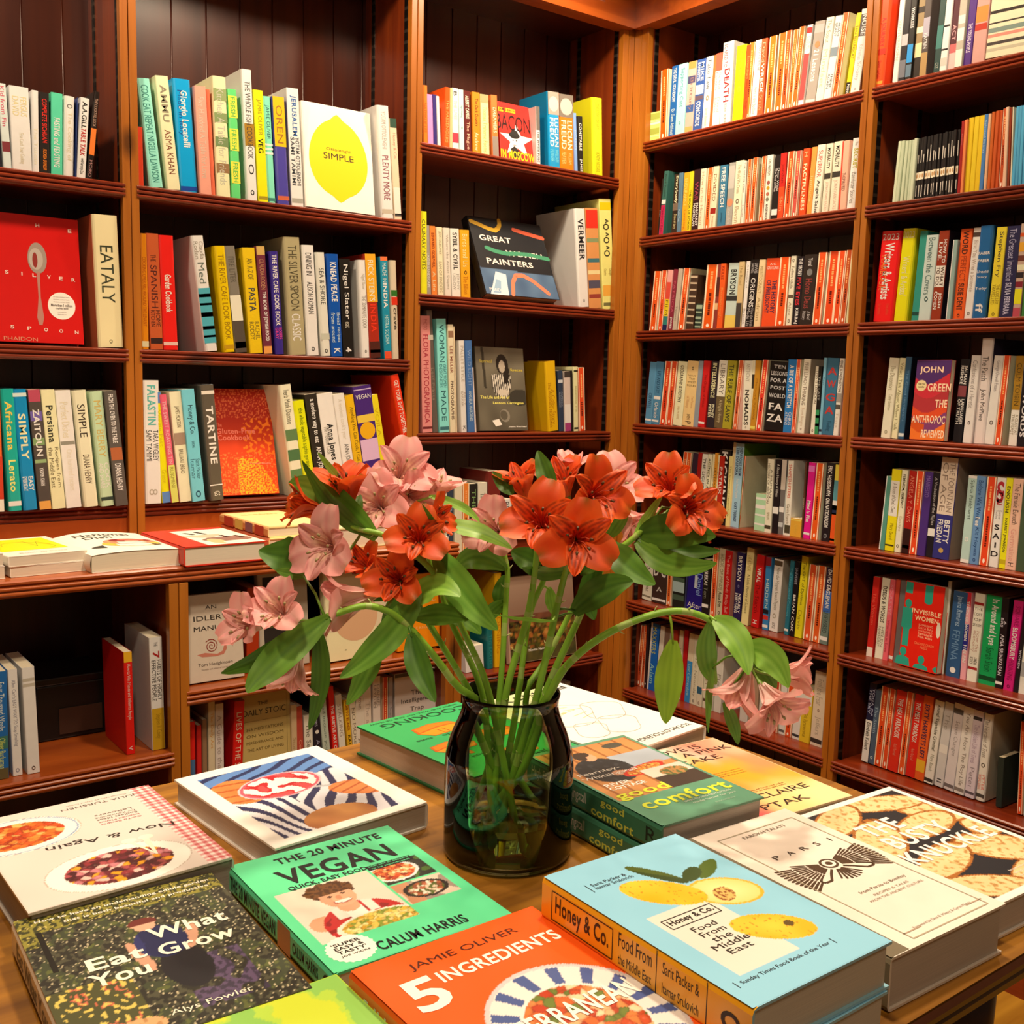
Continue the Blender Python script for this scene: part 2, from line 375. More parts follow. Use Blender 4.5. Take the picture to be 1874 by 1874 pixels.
# tall bookcase along the side wall
bs = thing('bookcase', 'tall pine bookcase of paperbacks on the side wall, shelves nearly full of orange spines', 'bookcase', Matrix.Translation((2.66, 1.78, 0)))
bpy.context.view_layer.update()
PY = [(2.62, 2.686), (1.75, 1.79), (.87, .91)]
for i, (a, b) in enumerate(PY):
    put(bs, post_y(None, a, b, RF, .02, TOP)); m = (a + b) / 2
    put(bs, slab('side_panel', (RF + .014, a + .002 if i == 0 else m - .014, .02), (RB, b - .03 if i == 0 else m + .014, TOP), W_SIDE))
    for s in ((1, -1) if i == 1 else ((-1,) if i == 0 else (1,))):
        yy = (m + s * .0155) if i else a
        for xx in (RF + .034, RB - .05):
            put(bs, slab('shelf_rail', (xx - .008, yy - .0018, .2), (xx + .008, yy + .0018, TOP - .1), M_RAIL))
for i in range(2):
    y1, y0 = PY[i][0] + .006, PY[i + 1][1] - .006
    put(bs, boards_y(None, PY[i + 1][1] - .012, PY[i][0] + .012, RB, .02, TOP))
    for z in (2.303, 1.995, 1.684, 1.372, 1.065, .757, .442, .14): put(bs, shelf_y(None, y0, y1, z, RF, RB))
hd = MB()
hd.box((RF - .03, .6, 2.665), (RF + .03, 2.66, 2.69)); hd.box((RF - .026, .6, 2.69), (RF + .03, 2.664, 2.72))
for a, b in ((.98, 1.7), (1.84, 2.53)): hd.box((RF - .012, a, 2.72), (RF + .03, b, 2.9))
for a, b in ((.6, .98), (1.7, 1.84), (2.53, 2.664)): hd.box((RF - .026, a, 2.72), (RF + .03, b, 2.9))
hd.box((RF - .026, .6, 2.9), (RF + .03, 2.664, TOP)); put(bs, hd.build('header', W_CTX))
put(bs, slab('top_board', (RF, .87, 2.69), (RB, 2.66, 2.71), W_BACK))
put(bs, slab('plinth', (RF + .01, .87, 0), (RF + .04, 2.66, .12), W_SHY))

# deep cabinet below the cookbooks
dc = thing('low_cabinet', 'deep low wooden cabinet whose counter runs below the cookbook shelves', 'cabinet', Matrix.Translation((.7, 2.44, 0)))
bpy.context.view_layer.update()
mb = MB(); moulding(mb, lambda d, zz, t: (t, DF + d - .006, 1.09 - zz), -.3, 1.5, .034); mb.box((-.3, DF + .02, 1.056), (1.5, LF + .012, 1.0897)); put(dc, mb.build('counter_top', W_CTX))
for i, (a, b) in enumerate([(-.1, -.06), (.756, .798), (1.466, 1.515)]):
    put(dc, post_x(None, a, b, DF, .02, 1.055))
    put(dc, slab('side_panel', (a + .008, DF + .014, .02), (b - .006, LF - .02 if i < 2 else LF + .004, 1.056), W_SIDE))
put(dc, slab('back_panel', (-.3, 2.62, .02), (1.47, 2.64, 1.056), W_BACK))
put(dc, shelf_x(None, -.066, .762, .685, DF, 2.62, W_CTX), shelf_x(None, .792, 1.472, .815, DF, 2.62, W_CTX))
put(dc, shelf_x(None, -.066, .762, .3, DF, 2.62, W_CTX), shelf_x(None, .792, 1.472, .49, DF, 2.62, W_CTX))
put(dc, slab('plinth', (-.3, DF + .03, 0), (1.5, DF + .05, .14), W_SHX))

# ------------------------------------------------------------------ books in rows on the shelves
ORD = 'first second third fourth fifth sixth seventh eighth ninth tenth eleventh twelfth thirteenth fourteenth fifteenth sixteenth seventeenth eighteenth nineteenth twentieth twenty-first twenty-second twenty-third twenty-fourth twenty-fifth twenty-sixth twenty-seventh twenty-eighth twenty-ninth thirtieth'.split()
ORD += ['thirty-' + q for q in ORD[:9]] + ['fortieth'] + ['forty-' + q for q in ORD[:9]]
PH = {'L1a': 'top row of spoon-cover bay', 'L1b': 'middle row of spoon-cover bay', 'L1c': 'bottom row of spoon-cover bay', 'L2a': 'top row of lemon-cover bay', 'L2b': 'middle row of lemon-cover bay', 'L2c': 'bottom row of lemon-cover bay',
      'L3a': 'first row, art-book bay', 'L3b': 'second row, art-book bay', 'L3c': 'third row, art-book bay', 'L3d': 'fourth row, art-book bay', 'L3e': 'low corner shelf behind the vase',
      'D1': 'low shelf with the black box', 'D2': 'lowest row behind the display table', 'DU': 'upper low-cabinet shelf behind the flowers'}
for k, q in zip('abcdefg', ORD): PH['R1' + k] = q + ' row, corner paperback bay'; PH['R2' + k] = q + ' row, outer paperback bay'
PAL = {'black': '17140f', 'charcoal': '45423e', 'grey': '8c8a86', 'white': 'f2efe8', 'cream': 'ead9b0', 'beige': 'c8b48c', 'tan': 'b08a5a', 'brown': '5c3a22', 'maroon': '5a1620', 'red': 'c81c18', 'brick red': 'a8402c', 'orange': 'e8621c', 'amber': 'e8a01c', 'yellow': 'f0da20', 'lime': 'c4d41c',
       'green': '1f8a46', 'pale green': 'a8c8a4', 'teal': '1c8a88', 'turquoise': '6cd4c8', 'pale blue': 'a8d4e6', 'blue': '1f6cb4', 'slate blue': '5c7890', 'navy': '1c2450', 'purple': '4a2a78', 'lilac': 'c090c8', 'magenta': 'c41a70', 'pink': 'e88a90'}
def lab(c):
    r, g, b = c; l = (.4122 * r + .5363 * g + .0514 * b) ** (1 / 3); m = (.2119 * r + .6807 * g + .1074 * b) ** (1 / 3); s = (.0883 * r + .2817 * g + .63 * b) ** (1 / 3)
    return (.21 * l + .79 * m, 1.98 * l - 2.43 * m + .45 * s, .026 * l + .78 * m - .81 * s)
def cname(h):
    a = lab(hx(h)); return min(PAL, key=lambda k: sum((p - q) ** 2 * wt for p, q, wt in zip(a, lab(hx(PAL[k])), (1, 3, 3))))
SHELF = {}                                          # shelf -> [(position, object, description)]
def enlist(key, u, o, desc): SHELF.setdefault('D2' if key == 'D3' else key, []).append((u, o, desc))
PEN = 'f0dcc0'
def shelf_matrix(pl, c, u, z, lean):
    """book standing upright, spine towards the room"""
    if pl == 'R': X, Y, Z = Vector((1, 0, 0)), Vector((0, 0, 1)), Vector((0, -1, 0)); o = Vector((c, -u, z))
    else: X, Y, Z = Vector((0, 1, 0)), Vector((0, 0, 1)), Vector((1, 0, 0)); o = Vector((u, c, z))
    ca, sa = math.cos(lean), math.sin(lean); Y2 = Y * ca + Z * sa; Z2 = Z * ca - Y * sa
    return Matrix(((X.x, Y2.x, Z2.x, o.x), (X.y, Y2.y, Z2.y, o.y), (X.z, Y2.z, Z2.z, o.z), (0, 0, 0, 1)))
PLANE = {'L': LF, 'D': DF, 'R': RF}
def build_rows(data):
    key = pl = None; zs = sb = 0
    for ln in data.strip().split('\n'):
        if ln[0] == '@': q = ln[1:].split(); key, pl = q[:2]; zs, sb, *gain = map(float, q[2:]); continue
        a, _, tx = ln.partition('|'); f = a.split(); u, t, h, lean = map(float, f[:4]); col = f[4]; opt = f[5] if len(f) > 5 else ''
        specs = [q for q in tx.split(';') if q.strip()]; o = opt.split(',')
        ang = math.asin(max(-.4, min(.4, lean / h))); big = pl != 'R' and key[:2] in ('L1', 'L2')
        W = min(.245 if pl != 'R' else .235, h * random.uniform(.72, .8) if big else h * random.uniform(.62, .68))
        if h < .12: W = h * .95
        hard = 'h' in o or (big and random.random() < .45); side = next((q[2:] for q in o if q.startswith('c=')), None)
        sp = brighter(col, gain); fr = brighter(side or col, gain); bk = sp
        if 'g' in o: fr = brighter(side or PEN, (1, 1, 1)); bk = PEN
        dz = math.sin(abs(ang)) * t
        M = shelf_matrix(pl, PLANE[pl] + sb + random.uniform(-.003, .004), u + (dz * 0), zs + .0006 + (t * math.sin(ang) if ang > 0 else 0), ang)
        h = min(h, .352) if key == 'L2c' else h; name = 'cookbook' if big else 'art_book' if key[:2] == 'L3' else 'hardback_book' if hard else 'paperback_book'
        rt = make_book(name, M, W, h, t, sp, fr, bk, hard, pages='e6dac0' if pl != 'R' else 'd8c8a8')
        if 'g' in o:
            e = '.16'; specs = ['0-1 ~' + PEN] + specs
            mb = MB(); f1, f2 = spine_f(t, h, 1), spine_f(t, h, 2); m = .0006; st = t * .15
            mb.poly([f1(m, m), f1(st, m), f1(st, h - m), f1(m, h - m)], PEN); mb.poly([f1(t - st, m), f1(t - m, m), f1(t - m, h - m), f1(t - st, h - m)], PEN)
            a1, a2 = random.uniform(.36, .48), random.uniform(.7, .84)
            for lo, hi, c in ((.1, a1, 'f8b070'), (a1 + .06, a2, '5a1408')):
                wv = t * .1; y0, y1 = h * (1 - hi), h * (1 - lo); n = max(3, int((y1 - y0) / .006))
                for k in range(n):
                    ya = y0 + (y1 - y0) * k / n; yb = ya + (y1 - y0) / n * random.uniform(.55, .92); mb.poly([f2(t / 2 - wv, ya), f2(t / 2 + wv, ya), f2(t / 2 + wv, yb), f2(t / 2 - wv, yb)], c)
            mb.poly([f2(x, y) for x, y in ellipse(t / 2, h * .055, t * .13, h * .028, 12)], 'f4e8d8'); mb.build('spine_lettering', M_INK, rt)
            desc = cname(col) + ' paperback with cream spine edges'
        elif 'k' in o:
            mb = MB(); f1, f2 = spine_f(t, h, 1), spine_f(t, h, 2); mb.poly([f1(0.0003, h * .33), f1(t - .0003, h * .33), f1(t - .0003, h * .45), f1(.0003, h * .45)], 'efe6d0')
            mb.poly([f2(x, y) for x, y in ellipse(t / 2, h * .39, t * .26, h * .035, 10)], 'b89060')
            for lo, hi in ((random.uniform(.05, .1), .24), (.6, random.uniform(.72, .86))): mb.poly([f1(t * .38, h * lo), f1(t * .62, h * lo), f1(t * .62, h * hi), f1(t * .38, h * hi)], 'd8d4cc')
            mb.build('spine_lettering', M_INK, rt); desc = 'thin black paperback with white band'
        else:
            spine_print(rt, h, t, specs, gain)
            tc = next((re.sub(r'^[\^\*\$~]+', '', s.split(' ', 2)[1]) for s in specs if len(s.split(' ', 2)) > 2 and s.split(' ', 2)[2] not in 'o'), None)
            bd = next((re.sub(r'^[\^\*\$~]+', '', s.split(' ', 2)[1]) for s in specs if len(s.split(' ', 2)) < 3), None)
            c0 = cname(sp)
            kind = 'hardback' if hard else 'paperback'
            if tc and cname(brighter(tc, gain)) != c0: desc = f'{c0} {kind} with {cname(brighter(tc, gain))} lettering'
            elif bd and cname(brighter(bd, gain)) != c0: desc = f'{c0} {kind} with {cname(brighter(bd, gain))} band'
            else: desc = f'plain {c0} {kind}' if not specs else f'{c0} {kind}'
            if t < .012: desc = 'thin ' + desc
            if abs(ang) > .09: desc = 'leaning ' + desc
        enlist(key, u, rt, desc)

# ------------------------------------------------------------------ cover art
class Art:
    """prints on the front cover of one book: picture (colour field), shapes and lettering; unit coordinates, y up"""
    def __init__(s, root, W, H, T): s.r, s.W, s.H, s.T = root, W, H, T; s.p = MB(); s.l = MB(); s.lay = 2
    def f(s, lay): return lambda x, y: (x * s.W, y * s.H, s.T + EPS * lay)
    def field(s, fn, x0=.006, y0=.004, x1=.994, y1=.996, res=.0021):
        nx, ny = max(2, int((x1 - x0) * s.W / res)), max(2, int((y1 - y0) * s.H / res)); F = s.f(1)
        P = lambda i, j: (x0 + (x1 - x0) * i / nx, y0 + (y1 - y0) * j / ny)
        s.p.grid(nx, ny, lambda i, j: F(*P(i, j)), lambda i, j: hx(fn(*P(i, j))), False)
    def poly(s, pts, c, lay=None): s.lay += .02; F = s.f(lay or s.lay); s.p.poly([F(x, y) for x, y in pts], c)
    def rect(s, x0, y0, x1, y1, c): s.poly([(x0, y0), (x1, y0), (x1, y1), (x0, y1)], c)
    def ell(s, cx, cy, rx, ry, c, n=28, ang=0):
        k = s.W / s.H; pts = ellipse(0, 0, rx * s.W, ry * s.H, n, ang); s.poly([(cx + x / s.W, cy + y / s.H) for x, y in pts], c)
    def text(s, t, cx, cy, wd, ht, c, bold=False, ang=0, ratio=(.5, 1.6), shear=0, lay=4):
        put_text(s.l, t, bold, lambda x, y: (x, y, s.T + EPS * lay), cx * s.W, cy * s.H, wd * s.W, ht * s.H, c, ang, ratio, shear)
    def line(s, pts, wd, c, lay=3.5): stroke(s.p, [(x * s.W, y * s.H) for x, y in pts], wd * s.W, lambda x, y: (x, y, s.T + EPS * lay), c)
    def frame(s, x0, y0, x1, y1, wd, c): s.line([(x0, y0), (x1, y0), (x1, y1), (x0, y1), (x0, y0)], wd, c)
    def done(s):
        if s.p.f: s.p.build('cover_picture', M_INK, s.r)
        if s.l.f: s.l.build('cover_lettering', M_INK, s.r)
def ine(x, y, cx, cy, rx, ry, a=0):
    dx, dy = x - cx, y - cy
    if a: ca, sa = math.cos(a), math.sin(a); dx, dy = dx * ca + dy * sa, -dx * sa + dy * ca
    return math.hypot(dx / rx, dy / ry)
def food(x, y, cols, s=60, k=0):
    d, q = noise.voronoi(Vector((x * s * 1.1, y * s * 1.5, k))); i = int(abs(math.sin(q[0][0] * 12.9 + q[0][1] * 78.2 + q[0][2]) * 997)) % len(cols)
    c = hx(cols[i]); return mix(c, mix(c, hx('2a140a'), .55), max(0, 1 - (d[1] - d[0]) * 5) * .8) if d[1] - d[0] < .2 else mix(c, hx('fff0d8'), max(0, .22 - d[0]) * .8)

def face_out(key, plane, front, u0, z0, wd, ht, T, col, label, hard=False, back=.03, turn=0, name='cookbook', spine=None, desc=None):
    """book standing with its front cover towards the room, tilted back a little"""
    t = math.atan2(back, ht)
    if plane == 'R': n = Vector((-1, 0, 0)); ux = Vector((0, -1, 0)); o = Vector((front, -u0, z0))
    else: n = Vector((0, -1, 0)); ux = Vector((1, 0, 0)); o = Vector((u0, front, z0))
    up = Vector((0, 0, 1)); Y = up * math.cos(t) - n * math.sin(t); Z = n * math.cos(t) + up * math.sin(t)
    if turn:
        R = Matrix.Rotation(turn, 3, 'Z'); ux, Y, Z = R @ ux, R @ Y, R @ Z
    o = o - Z * T
    o.z = z0 + .0006
    M = Matrix(((ux.x, Y.x, Z.x, o.x), (ux.y, Y.y, Z.y, o.y), (ux.z, Y.z, Z.z, o.z), (0, 0, 0, 1)))
    rt = make_book(name, M, wd, ht, T, spine or col, col, col, hard, label, 'book'); rt['label'] = label
    SHELF.setdefault('_', [])
    return rt, Art(rt, wd, ht, T)

def lemon():
    pts = []
    for i in range(56):
        q = 2 * math.pi * i / 56; r = 1 + .13 * math.exp(-((q - math.pi / 2) / .16) ** 2) + .13 * math.exp(-((q - 3 * math.pi / 2) / .16) ** 2); pts.append((.5 + .425 * r * math.cos(q) * (1 - .06 * math.sin(q)), .5 + .375 * r * math.sin(q)))
    return pts
def shelf_covers():
    rt, a = face_out('L2a', 'L', 2.70, 1.328, 1.96, .214, .288, .03, 'f1ede4', 'white cookbook facing out with a big yellow lemon on its cover', True, .035)
    a.poly(lemon(), 'f2cc00'); a.text('Ottolenghi', .5, .58, .36, .035, '5a4a10'); a.text('SIMPLE', .5, .515, .6, .06, '2a2010', ratio=(.8, 1.3)); a.done()
    rt, a = face_out('L1b', 'L', 2.70, .45, 1.56, .285, .30, .05, 'c80f0c', 'large red cookbook facing out with a silver spoon on its cover', True, .03)
    sp = []
    for i in range(40):
        t = i / 39; q = t * math.pi * 2
        sp.append((.66 + .075 * math.cos(q), .66 + .115 * math.sin(q) * (1.12 if math.sin(q) > 0 else 1)))
    a.poly(sp, '9a8a80'); a.ell(.65, .66, .055, .085, 'b4a8a0'); a.ell(.642, .65, .02, .06, '8a2a24'); a.poly([(.65, .56), (.675, .56), (.672, .36), (.69, .2), (.675, .14), (.65, .14), (.636, .2), (.655, .36)], 'b07a70')
    for t, x, y in (('H', .675, .925), ('E', .93, .905), ('S', .42, .54), ('I', .535, .535), ('L', .63, .53), ('V', .745, .525), ('E', .84, .52), ('R', .94, .515), ('S', .44, .115), ('P', .57, .11), ('O', .7, .105), ('O', .82, .1), ('N', .945, .095)): a.text(t, x, y, .03, .028, 'e8c8c0', True)
    a.text('PHAIDON', .5, .025, .26, .03, 'd88a70')
    a.ell(.835, .3, .11, .108, 'ece6e0'); a.text('More than 1 million', .835, .305, .17, .022, '3a3030', True); a.text('copies sold', .835, .28, .1, .02, '3a3030', True)
    for y in (.37, .35, .33, .25, .232): a.text('the best cookery book', .835, y, .13 if y > .26 else .07, .012, '8a8080')
    a.done()
    rt = make_book('cookbook', shelf_matrix('L', 2.695, .768, 1.5606, -.03), .24, .318, .061, 'e6dcb0', 'a8643c', 'c86848', True, 'thick cream cloth cookbook beside the red spoon cover', 'book')
    spine_print(rt, .318, .061, ['.23-.66 3a4030 EATALY', '.94-.97 6a6850 o']); 
    # red gluten-free cover
    rt, a = face_out('L2c', 'L', 2.722, 1.088, 1.169, .168, .295, .03, 'd23a18', 'orange-red cookbook facing out with scattered seeds and leaves on its cover', True, .07)
    def gf(x, y):
        base = mix(hx('a8200c'), hx('e24a1a'), (.75 - y) * 2.2); k = N(x, y * 1.75, 34, 2)
        if y > .72 and k > .15: return 'd8663a'
        if .38 < y < .72 and x > .45 and N(x, y * 1.75, 16, 4) > .12: return 'ee7a1a'
        if y < .34 and x > .32 and N(x * 1.6 + y, y * 4, 22, 7) > .02 and x + y < 1.02: return 'f2b020'
        if y < .4 and k > .22: return 'f0803c'
        return base
    a.field(gf); a.text('The', .07, .66, .1, .04, 'e0705a', True); a.text('Gluten-Free', .35, .6, .66, .05, 'ee8070', True); a.text('Cookbook', .31, .54, .56, .05, 'ee8070', True); a.text('Cristian Broglia', .72, .29, .36, .022, 'f08a7a', True); a.text('PHAIDON', .2, .04, .34, .03, 'f0a040'); a.done()
    # art books
    rt, a = face_out('L3a', 'L', 2.722, 2.0, 2.188, .135, .178, .02, 'd22c26', 'small red book facing out with a capped man on a white star', False, .025, name='art_book')
    a.text('BACON', .42, .66, .98, .27, '2a1210', ratio=(.3, 1.2)); a.poly([(.5 + (.52 if i % 2 == 0 else .21) * math.cos(math.pi * (.5 + i / 5)) , .36 + (.3 if i % 2 == 0 else .125) * math.sin(math.pi * (.5 + i / 5))) for i in range(10)], 'efe6e0')
    a.ell(.43, .34, .13, .14, 'e6ddd6'); a.ell(.43, .45, .16, .06, '22201e'); a.poly([(.3, .45), (.38, .56), (.52, .53), (.58, .44)], '2a2826'); a.poly([(.3, .2), (.42, .26), (.6, .16), (.6, .05), (.32, .05)], '2a2624'); a.ell(.385, .36, .02, .012, '201c1a'); a.ell(.485, .36, .02, .012, '201c1a'); a.line([(.39, .275), (.47, .275)], .015, '6a3a34')
    a.rect(.0, .83, .15, .9, 'e8b020'); a.rect(.2, .84, .5, .91, 'e8b020'); a.text('JAMES BIRCH', .25, .87, .45, .05, '4a2a10', True); a.text('IN MOSCOW', .5, .1, .98, .15, 'f0c418', True, ratio=(.4, 1.2)); a.done()
    rt, a = face_out('L3b', 'L', 2.688, 1.93, 1.756, .296, .275, .035, '16161a', 'large dark art book facing out with painted ribbons, leaning back', True, .13, name='art_book')
    a.field(lambda x, y: mix(hx('3a5274'), hx('55708f'), N(x, y, 5, 1) + .5) if y < .34 - .03 * x else '15161c', res=.004)
    a.poly([(.06, .0), (.2, .3), (.33, .27), (.3, .0)], 'c4d0da'); a.poly([(.1, .02), (.18, .2), (.24, .18), (.2, .02)], '8aa6c2')
    for pts, c in (([(.04, .93), (.14, .9), (.25, .86), (.34, .845), (.39, .88), (.42, .93), (.43, .99)], 'c89c28'), ([(.6, .89), (.75, .86), (.99, .82)], 'c2563c'), ([(.16, .6), (.28, .565), (.42, .55), (.56, .565), (.72, .57), (.99, .54)], '3f8a68'), ([(.36, .02), (.4, .18), (.46, .27), (.56, .28), (.68, .22), (.86, .07)], 'e8785a')):
        a.line(pts, .05, c, 3.8)
        for p in pts: a.ell(p[0], p[1], .024, .026, c)
    for t, y, x, wd in (('GREAT', .73, .31, .42), ('WOMEN', .56, .66, .5), ('PAINTERS', .43, .43, .62)): a.text(t, x, y, wd, .075, 'e6d8d0', True, lay=3.6 if t == 'WOMEN' else 4.6)
    a.text('PHAIDON', .17, .06, .22, .04, 'e8e4e0'); a.done()
    rt, a = face_out('L3c', 'L', 2.715, 1.936, 1.343, .193, .268, .02, '605a4c', 'grey photographic art book facing out with a seated woman in a striped blouse', False, .04, name='art_book')
    def sur(x, y):
        c = mix(hx('4a463c'), hx('7c7666'), .5 + .5 * N(x, y, 3, 3) + (y - .5) * .5)
        if abs(x - .14 - (1 - y) * .06) < .025 and y > .5: c = hx('3a362e')
        if ine(x, y, .86, .4, .22, .1) < 1: c = hx('3a3832')
        if ine(x, y, .5, .6, .2, .22) < 1 and y < .68: c = hx('d8d2c6') if math.sin((x + .15 * abs(y - .5)) * 150) > 0 else hx('2a2622')
        if ine(x, y, .53, .8, .12, .12) < 1 or (ine(x, y, .6, .72, .07, .16) < 1 and x > .56): c = hx('231e1a')
        if ine(x, y, .53, .77, .065, .075) < 1: c = hx('b0a494')
        if ine(x, y, .52, .46, .12, .04) < 1: c = hx('c8bfb0')
        return c
    a.field(sur, res=.0024); a.poly([(.26, .12), (.4, .14), (.46, .07), (.33, .05)], 'e8e4dc'); a.text('Surreal', .2, .83, .26, .04, 'b8a84a', True); a.text('Spaces', .83, .73, .26, .04, 'c8b84a', True); a.text('The Life and Art of', .35, .4, .6, .038, 'f0e878', True); a.text('Leonora Carrington', .62, .33, .64, .038, 'f0e878', True); a.text('Joanna Moorhead', .78, .045, .38, .024, 'f0ece4', True); a.ell(.53, .18, .1, .08, '8a8478', ang=.6); a.ell(.51, .185, .075, .06, '5c574b', ang=.6); a.done()
    # low cabinet, upper shelf
    rt, a = face_out('DU', 'D', 2.225, .812, .816, .128, .195, .02, 'cfc4b6', "pale paperback facing out with a red snail and the idler's title", False, .02, name='paperback_book')
    a.text('AN', .44, .85, .2, .045, '2a2420'); a.text("IDLER'S", .44, .73, .76, .06, '2a2420'); a.text('MANUAL', .46, .61, .68, .055, '2a2420')
    for k in range(26):
        q = k / 25 * 4.6 * math.pi; r = .012 + .0075 * q; q2 = (k + 1) / 25 * 4.6 * math.pi; r2 = .012 + .0075 * q2; a.line([(.42 + r * math.cos(q), .4 + r * .66 * math.sin(q)), (.42 + r2 * math.cos(q2), .4 + r2 * .66 * math.sin(q2))], .014, '8a2c22')
    a.poly([(.16, .315), (.3, .33), (.52, .3), (.62, .33), (.66, .41), (.69, .41), (.7, .35), (.64, .29), (.5, .275), (.25, .285)], 'c07868'); a.text('Tom Hodgkinson', .48, .19, .62, .045, '4a3a34'); a.text('Founder and editor of the Idler', .48, .14, .5, .018, '8a7a70'); a.done()
    rt = make_book('paperback_book', shelf_matrix('D', 2.25, .955, .816, .02), .13, .2, .03, 'a83412', 'c8481c', '8a2410', False, 'orange-red paperback standing beside the snail cover', 'book')
    rt, a = face_out('DU', 'D', 2.25, .99, .816, .125, .25, .024, 'b8b0a0', 'tall grey-beige book standing behind the pink flowers, beside the orange-red paperback', True, .02, name='hardback_book')
    a.rect(.1, .2, .72, .86, '2a2624'); a.text('16', .3, .78, .2, .06, 'e8e4e0', True); a.done()
    rt, a = face_out('DU', 'D', 2.225, 1.15, .816, .185, .235, .03, 'ece6bc', 'cream cover with a pale pink disc facing out below the flowers', True, .02, turn=.05, name='hardback_book')
    a.rect(.04, .3, .94, .95, 'e0d2b4'); a.ell(.45, .44, .34, .26, 'd8ae8a'); a.text('o', .28, .1, .03, .02, '8a8460'); a.done()
    rt, a = face_out('DU', 'D', 2.225, 1.346, .816, .15, .19, .02, 'ec8e0c', 'orange paperback facing out at the end of the low cabinet shelf', False, .02, name='paperback_book')
    for t, y in (('S M A L L', .66), ('T H I N G S', .48)): a.text(t, .55, y, .8, .075, '4a2408' if y < .5 else 'f0c890')
    a.text('CLAIRE KEEGAN', .45, .28, .6, .035, 'f4c070'); a.done()
    # lowest row
    rt, a = face_out('D2', 'D', 2.235, .938, .49, .125, .27, .03, 'b8a468', 'olive cream cover facing out in the lowest row behind the table, daily stoic title', True, .015, name='hardback_book')
    a.text('THE', .45, .92, .2, .03, '2a241c'); a.text('DAILY STOIC', .48, .845, .86, .05, '2a241c'); a.line([(.04, .77), (.96, .77)], .004, '6a5c34'); a.line([(.93, .02), (.93, .98)], .004, '6a5c34')
    for t, y in (('366 MEDITATIONS', .7), ('ON WISDOM', .64), ('PERSEVERANCE, AND', .58), ('THE ART OF LIVING', .52)): a.text(t, .48, y, .74, .026, '6a5a30')
    a.done()
    rt, a = face_out('D2', 'D', 2.235, 1.352, .49, .13, .262, .03, 'cfc6c4', 'pale grey paperback facing out above the green cover on the table', False, .015, name='paperback_book')
    a.rect(0.01, .96, .99, .995, '5a5450'); a.text('The', .5, .79, .26, .05, '3a3434'); a.text('Intelligence', .5, .71, .72, .055, '3a3434'); a.text('Trap', .5, .625, .32, .055, '3a3434'); a.rect(.04, .1, .96, .5, 'e6dedc'); a.done()
    # low corner shelf
    rt, a = face_out('L3e', 'L', 2.72, 2.085, .561, .29, .29, .03, 'b89a84', 'landscape gardening cover facing out on the low corner shelf', True, .04, name='art_book')
    def ga(x, y):
        if y < .16: return mix(hx('3a3a20'), hx('5a5228'), N(x, y, 12, 1) + .5)
        if y < .48: return food(x, y, ('2a2010', '6a4a1c', 'a0602a', '6a5a20', '3a3214', 'b8803a', '4a4a1a'), 16, 2)
        if y < .56: return mix(hx('6a4030'), hx('8a5a40'), N(x, y, 10, 3) + .5)
        return mix(hx('9a7a68'), hx('c8ac98'), (y - .5) * 2)
    a.field(ga, res=.005); a.text('Nicolas Nunes', .4, .13, .26, .028, 'e8e4d8', True); a.done()
    rt = make_book('hardback_book', shelf_matrix('L', 2.75, 2.32, .2006, .12), .2, .26, .028, '9a948c', 'bdb6ae', 'bdb6ae', True, 'grey hardback leaning in the darkest bottom corner behind the white table book', 'book'); spine_print(rt, .26, .028, ['.1-.7 *2a2826 BOOK'])
    # side wall
    rt, a = face_out('R2d', 'R', 2.53, -1.588, 1.373, .102, .208, .018, 'a82c38', 'purple and red paperback facing out with large cream capitals', False, .012, turn=-.06, name='paperback_book')
    def jg(x, y):
        b = y + .08 * math.sin(x * 4)
        return 'e0702a' if b < .16 else ('c8501c' if b < .28 and x < .4 else ('7a3a70' if b < .3 else ('d24a24' if b < .42 else ('a83038' if b < .6 else ('c02c3c' if b < .78 else '4a2a6a')))))
    a.field(jg)
    for t, x, y, wd in (('JOHN', .45, .87, .68), ('GREEN', .72, .66, .66), ('THE', .82, .46, .34), ('ANTHROPOC', .5, .26, .96), ('REVIEWED', .66, .08, .66)): a.text(t, x, y, wd, .1, 'f0d0b4', True, ratio=(.35, 1.3))
    a.ell(.2, .68, .15, .07, 'e0d0a0'); a.text('Sunday Times', .2, .7, .2, .02, '3a2a20', True); a.text('bestseller', .2, .665, .18, .02, '3a2a20', True); a.done()
    rt, a = face_out('R2f', 'R', 2.55, -1.588, .758, .118, .232, .022, 'd42010', 'red paperback facing out with teal human figures on its cover', False, .012, turn=-.06, name='paperback_book')
    T_ = '2a9a88'
    for cx, cy in ((.12, .74), (.1, .17), (.58, .12)):
        a.ell(cx, cy, .085, .05, T_); a.poly([(cx - .13, cy - .05), (cx + .13, cy - .05), (cx + .14, cy - .28), (cx + .08, cy - .3), (cx + .08, cy - .5), (cx - .08, cy - .5), (cx - .08, cy - .3), (cx - .14, cy - .28)] if cy > .5 else [(cx - .2, .01), (cx - .16, cy - .07), (cx, cy - .045), (cx + .16, cy - .07), (cx + .2, .01)], T_)
    a.rect(.52, .8, .72, .99, T_); a.ell(.62, .8, .1, .03, T_); a.rect(.02, .86, .2, .99, T_); a.poly([(.95, .01), (.88, .05), (.99, .09), (.99, .01)], T_)
    a.text('INVISIBLE', .6, .67, .74, .055, 'f2d0a8', True); a.text('WOMEN', .62, .595, .6, .055, 'f2d0a8', True)
    for t, y in (('EXPOSING', .52), ('DATA BIAS', .485), ('IN A WORLD', .45), ('DESIGNED', .415), ('FOR MEN', .38)): a.text(t, .62, y, .36, .024, 'f0b090', y < .43)
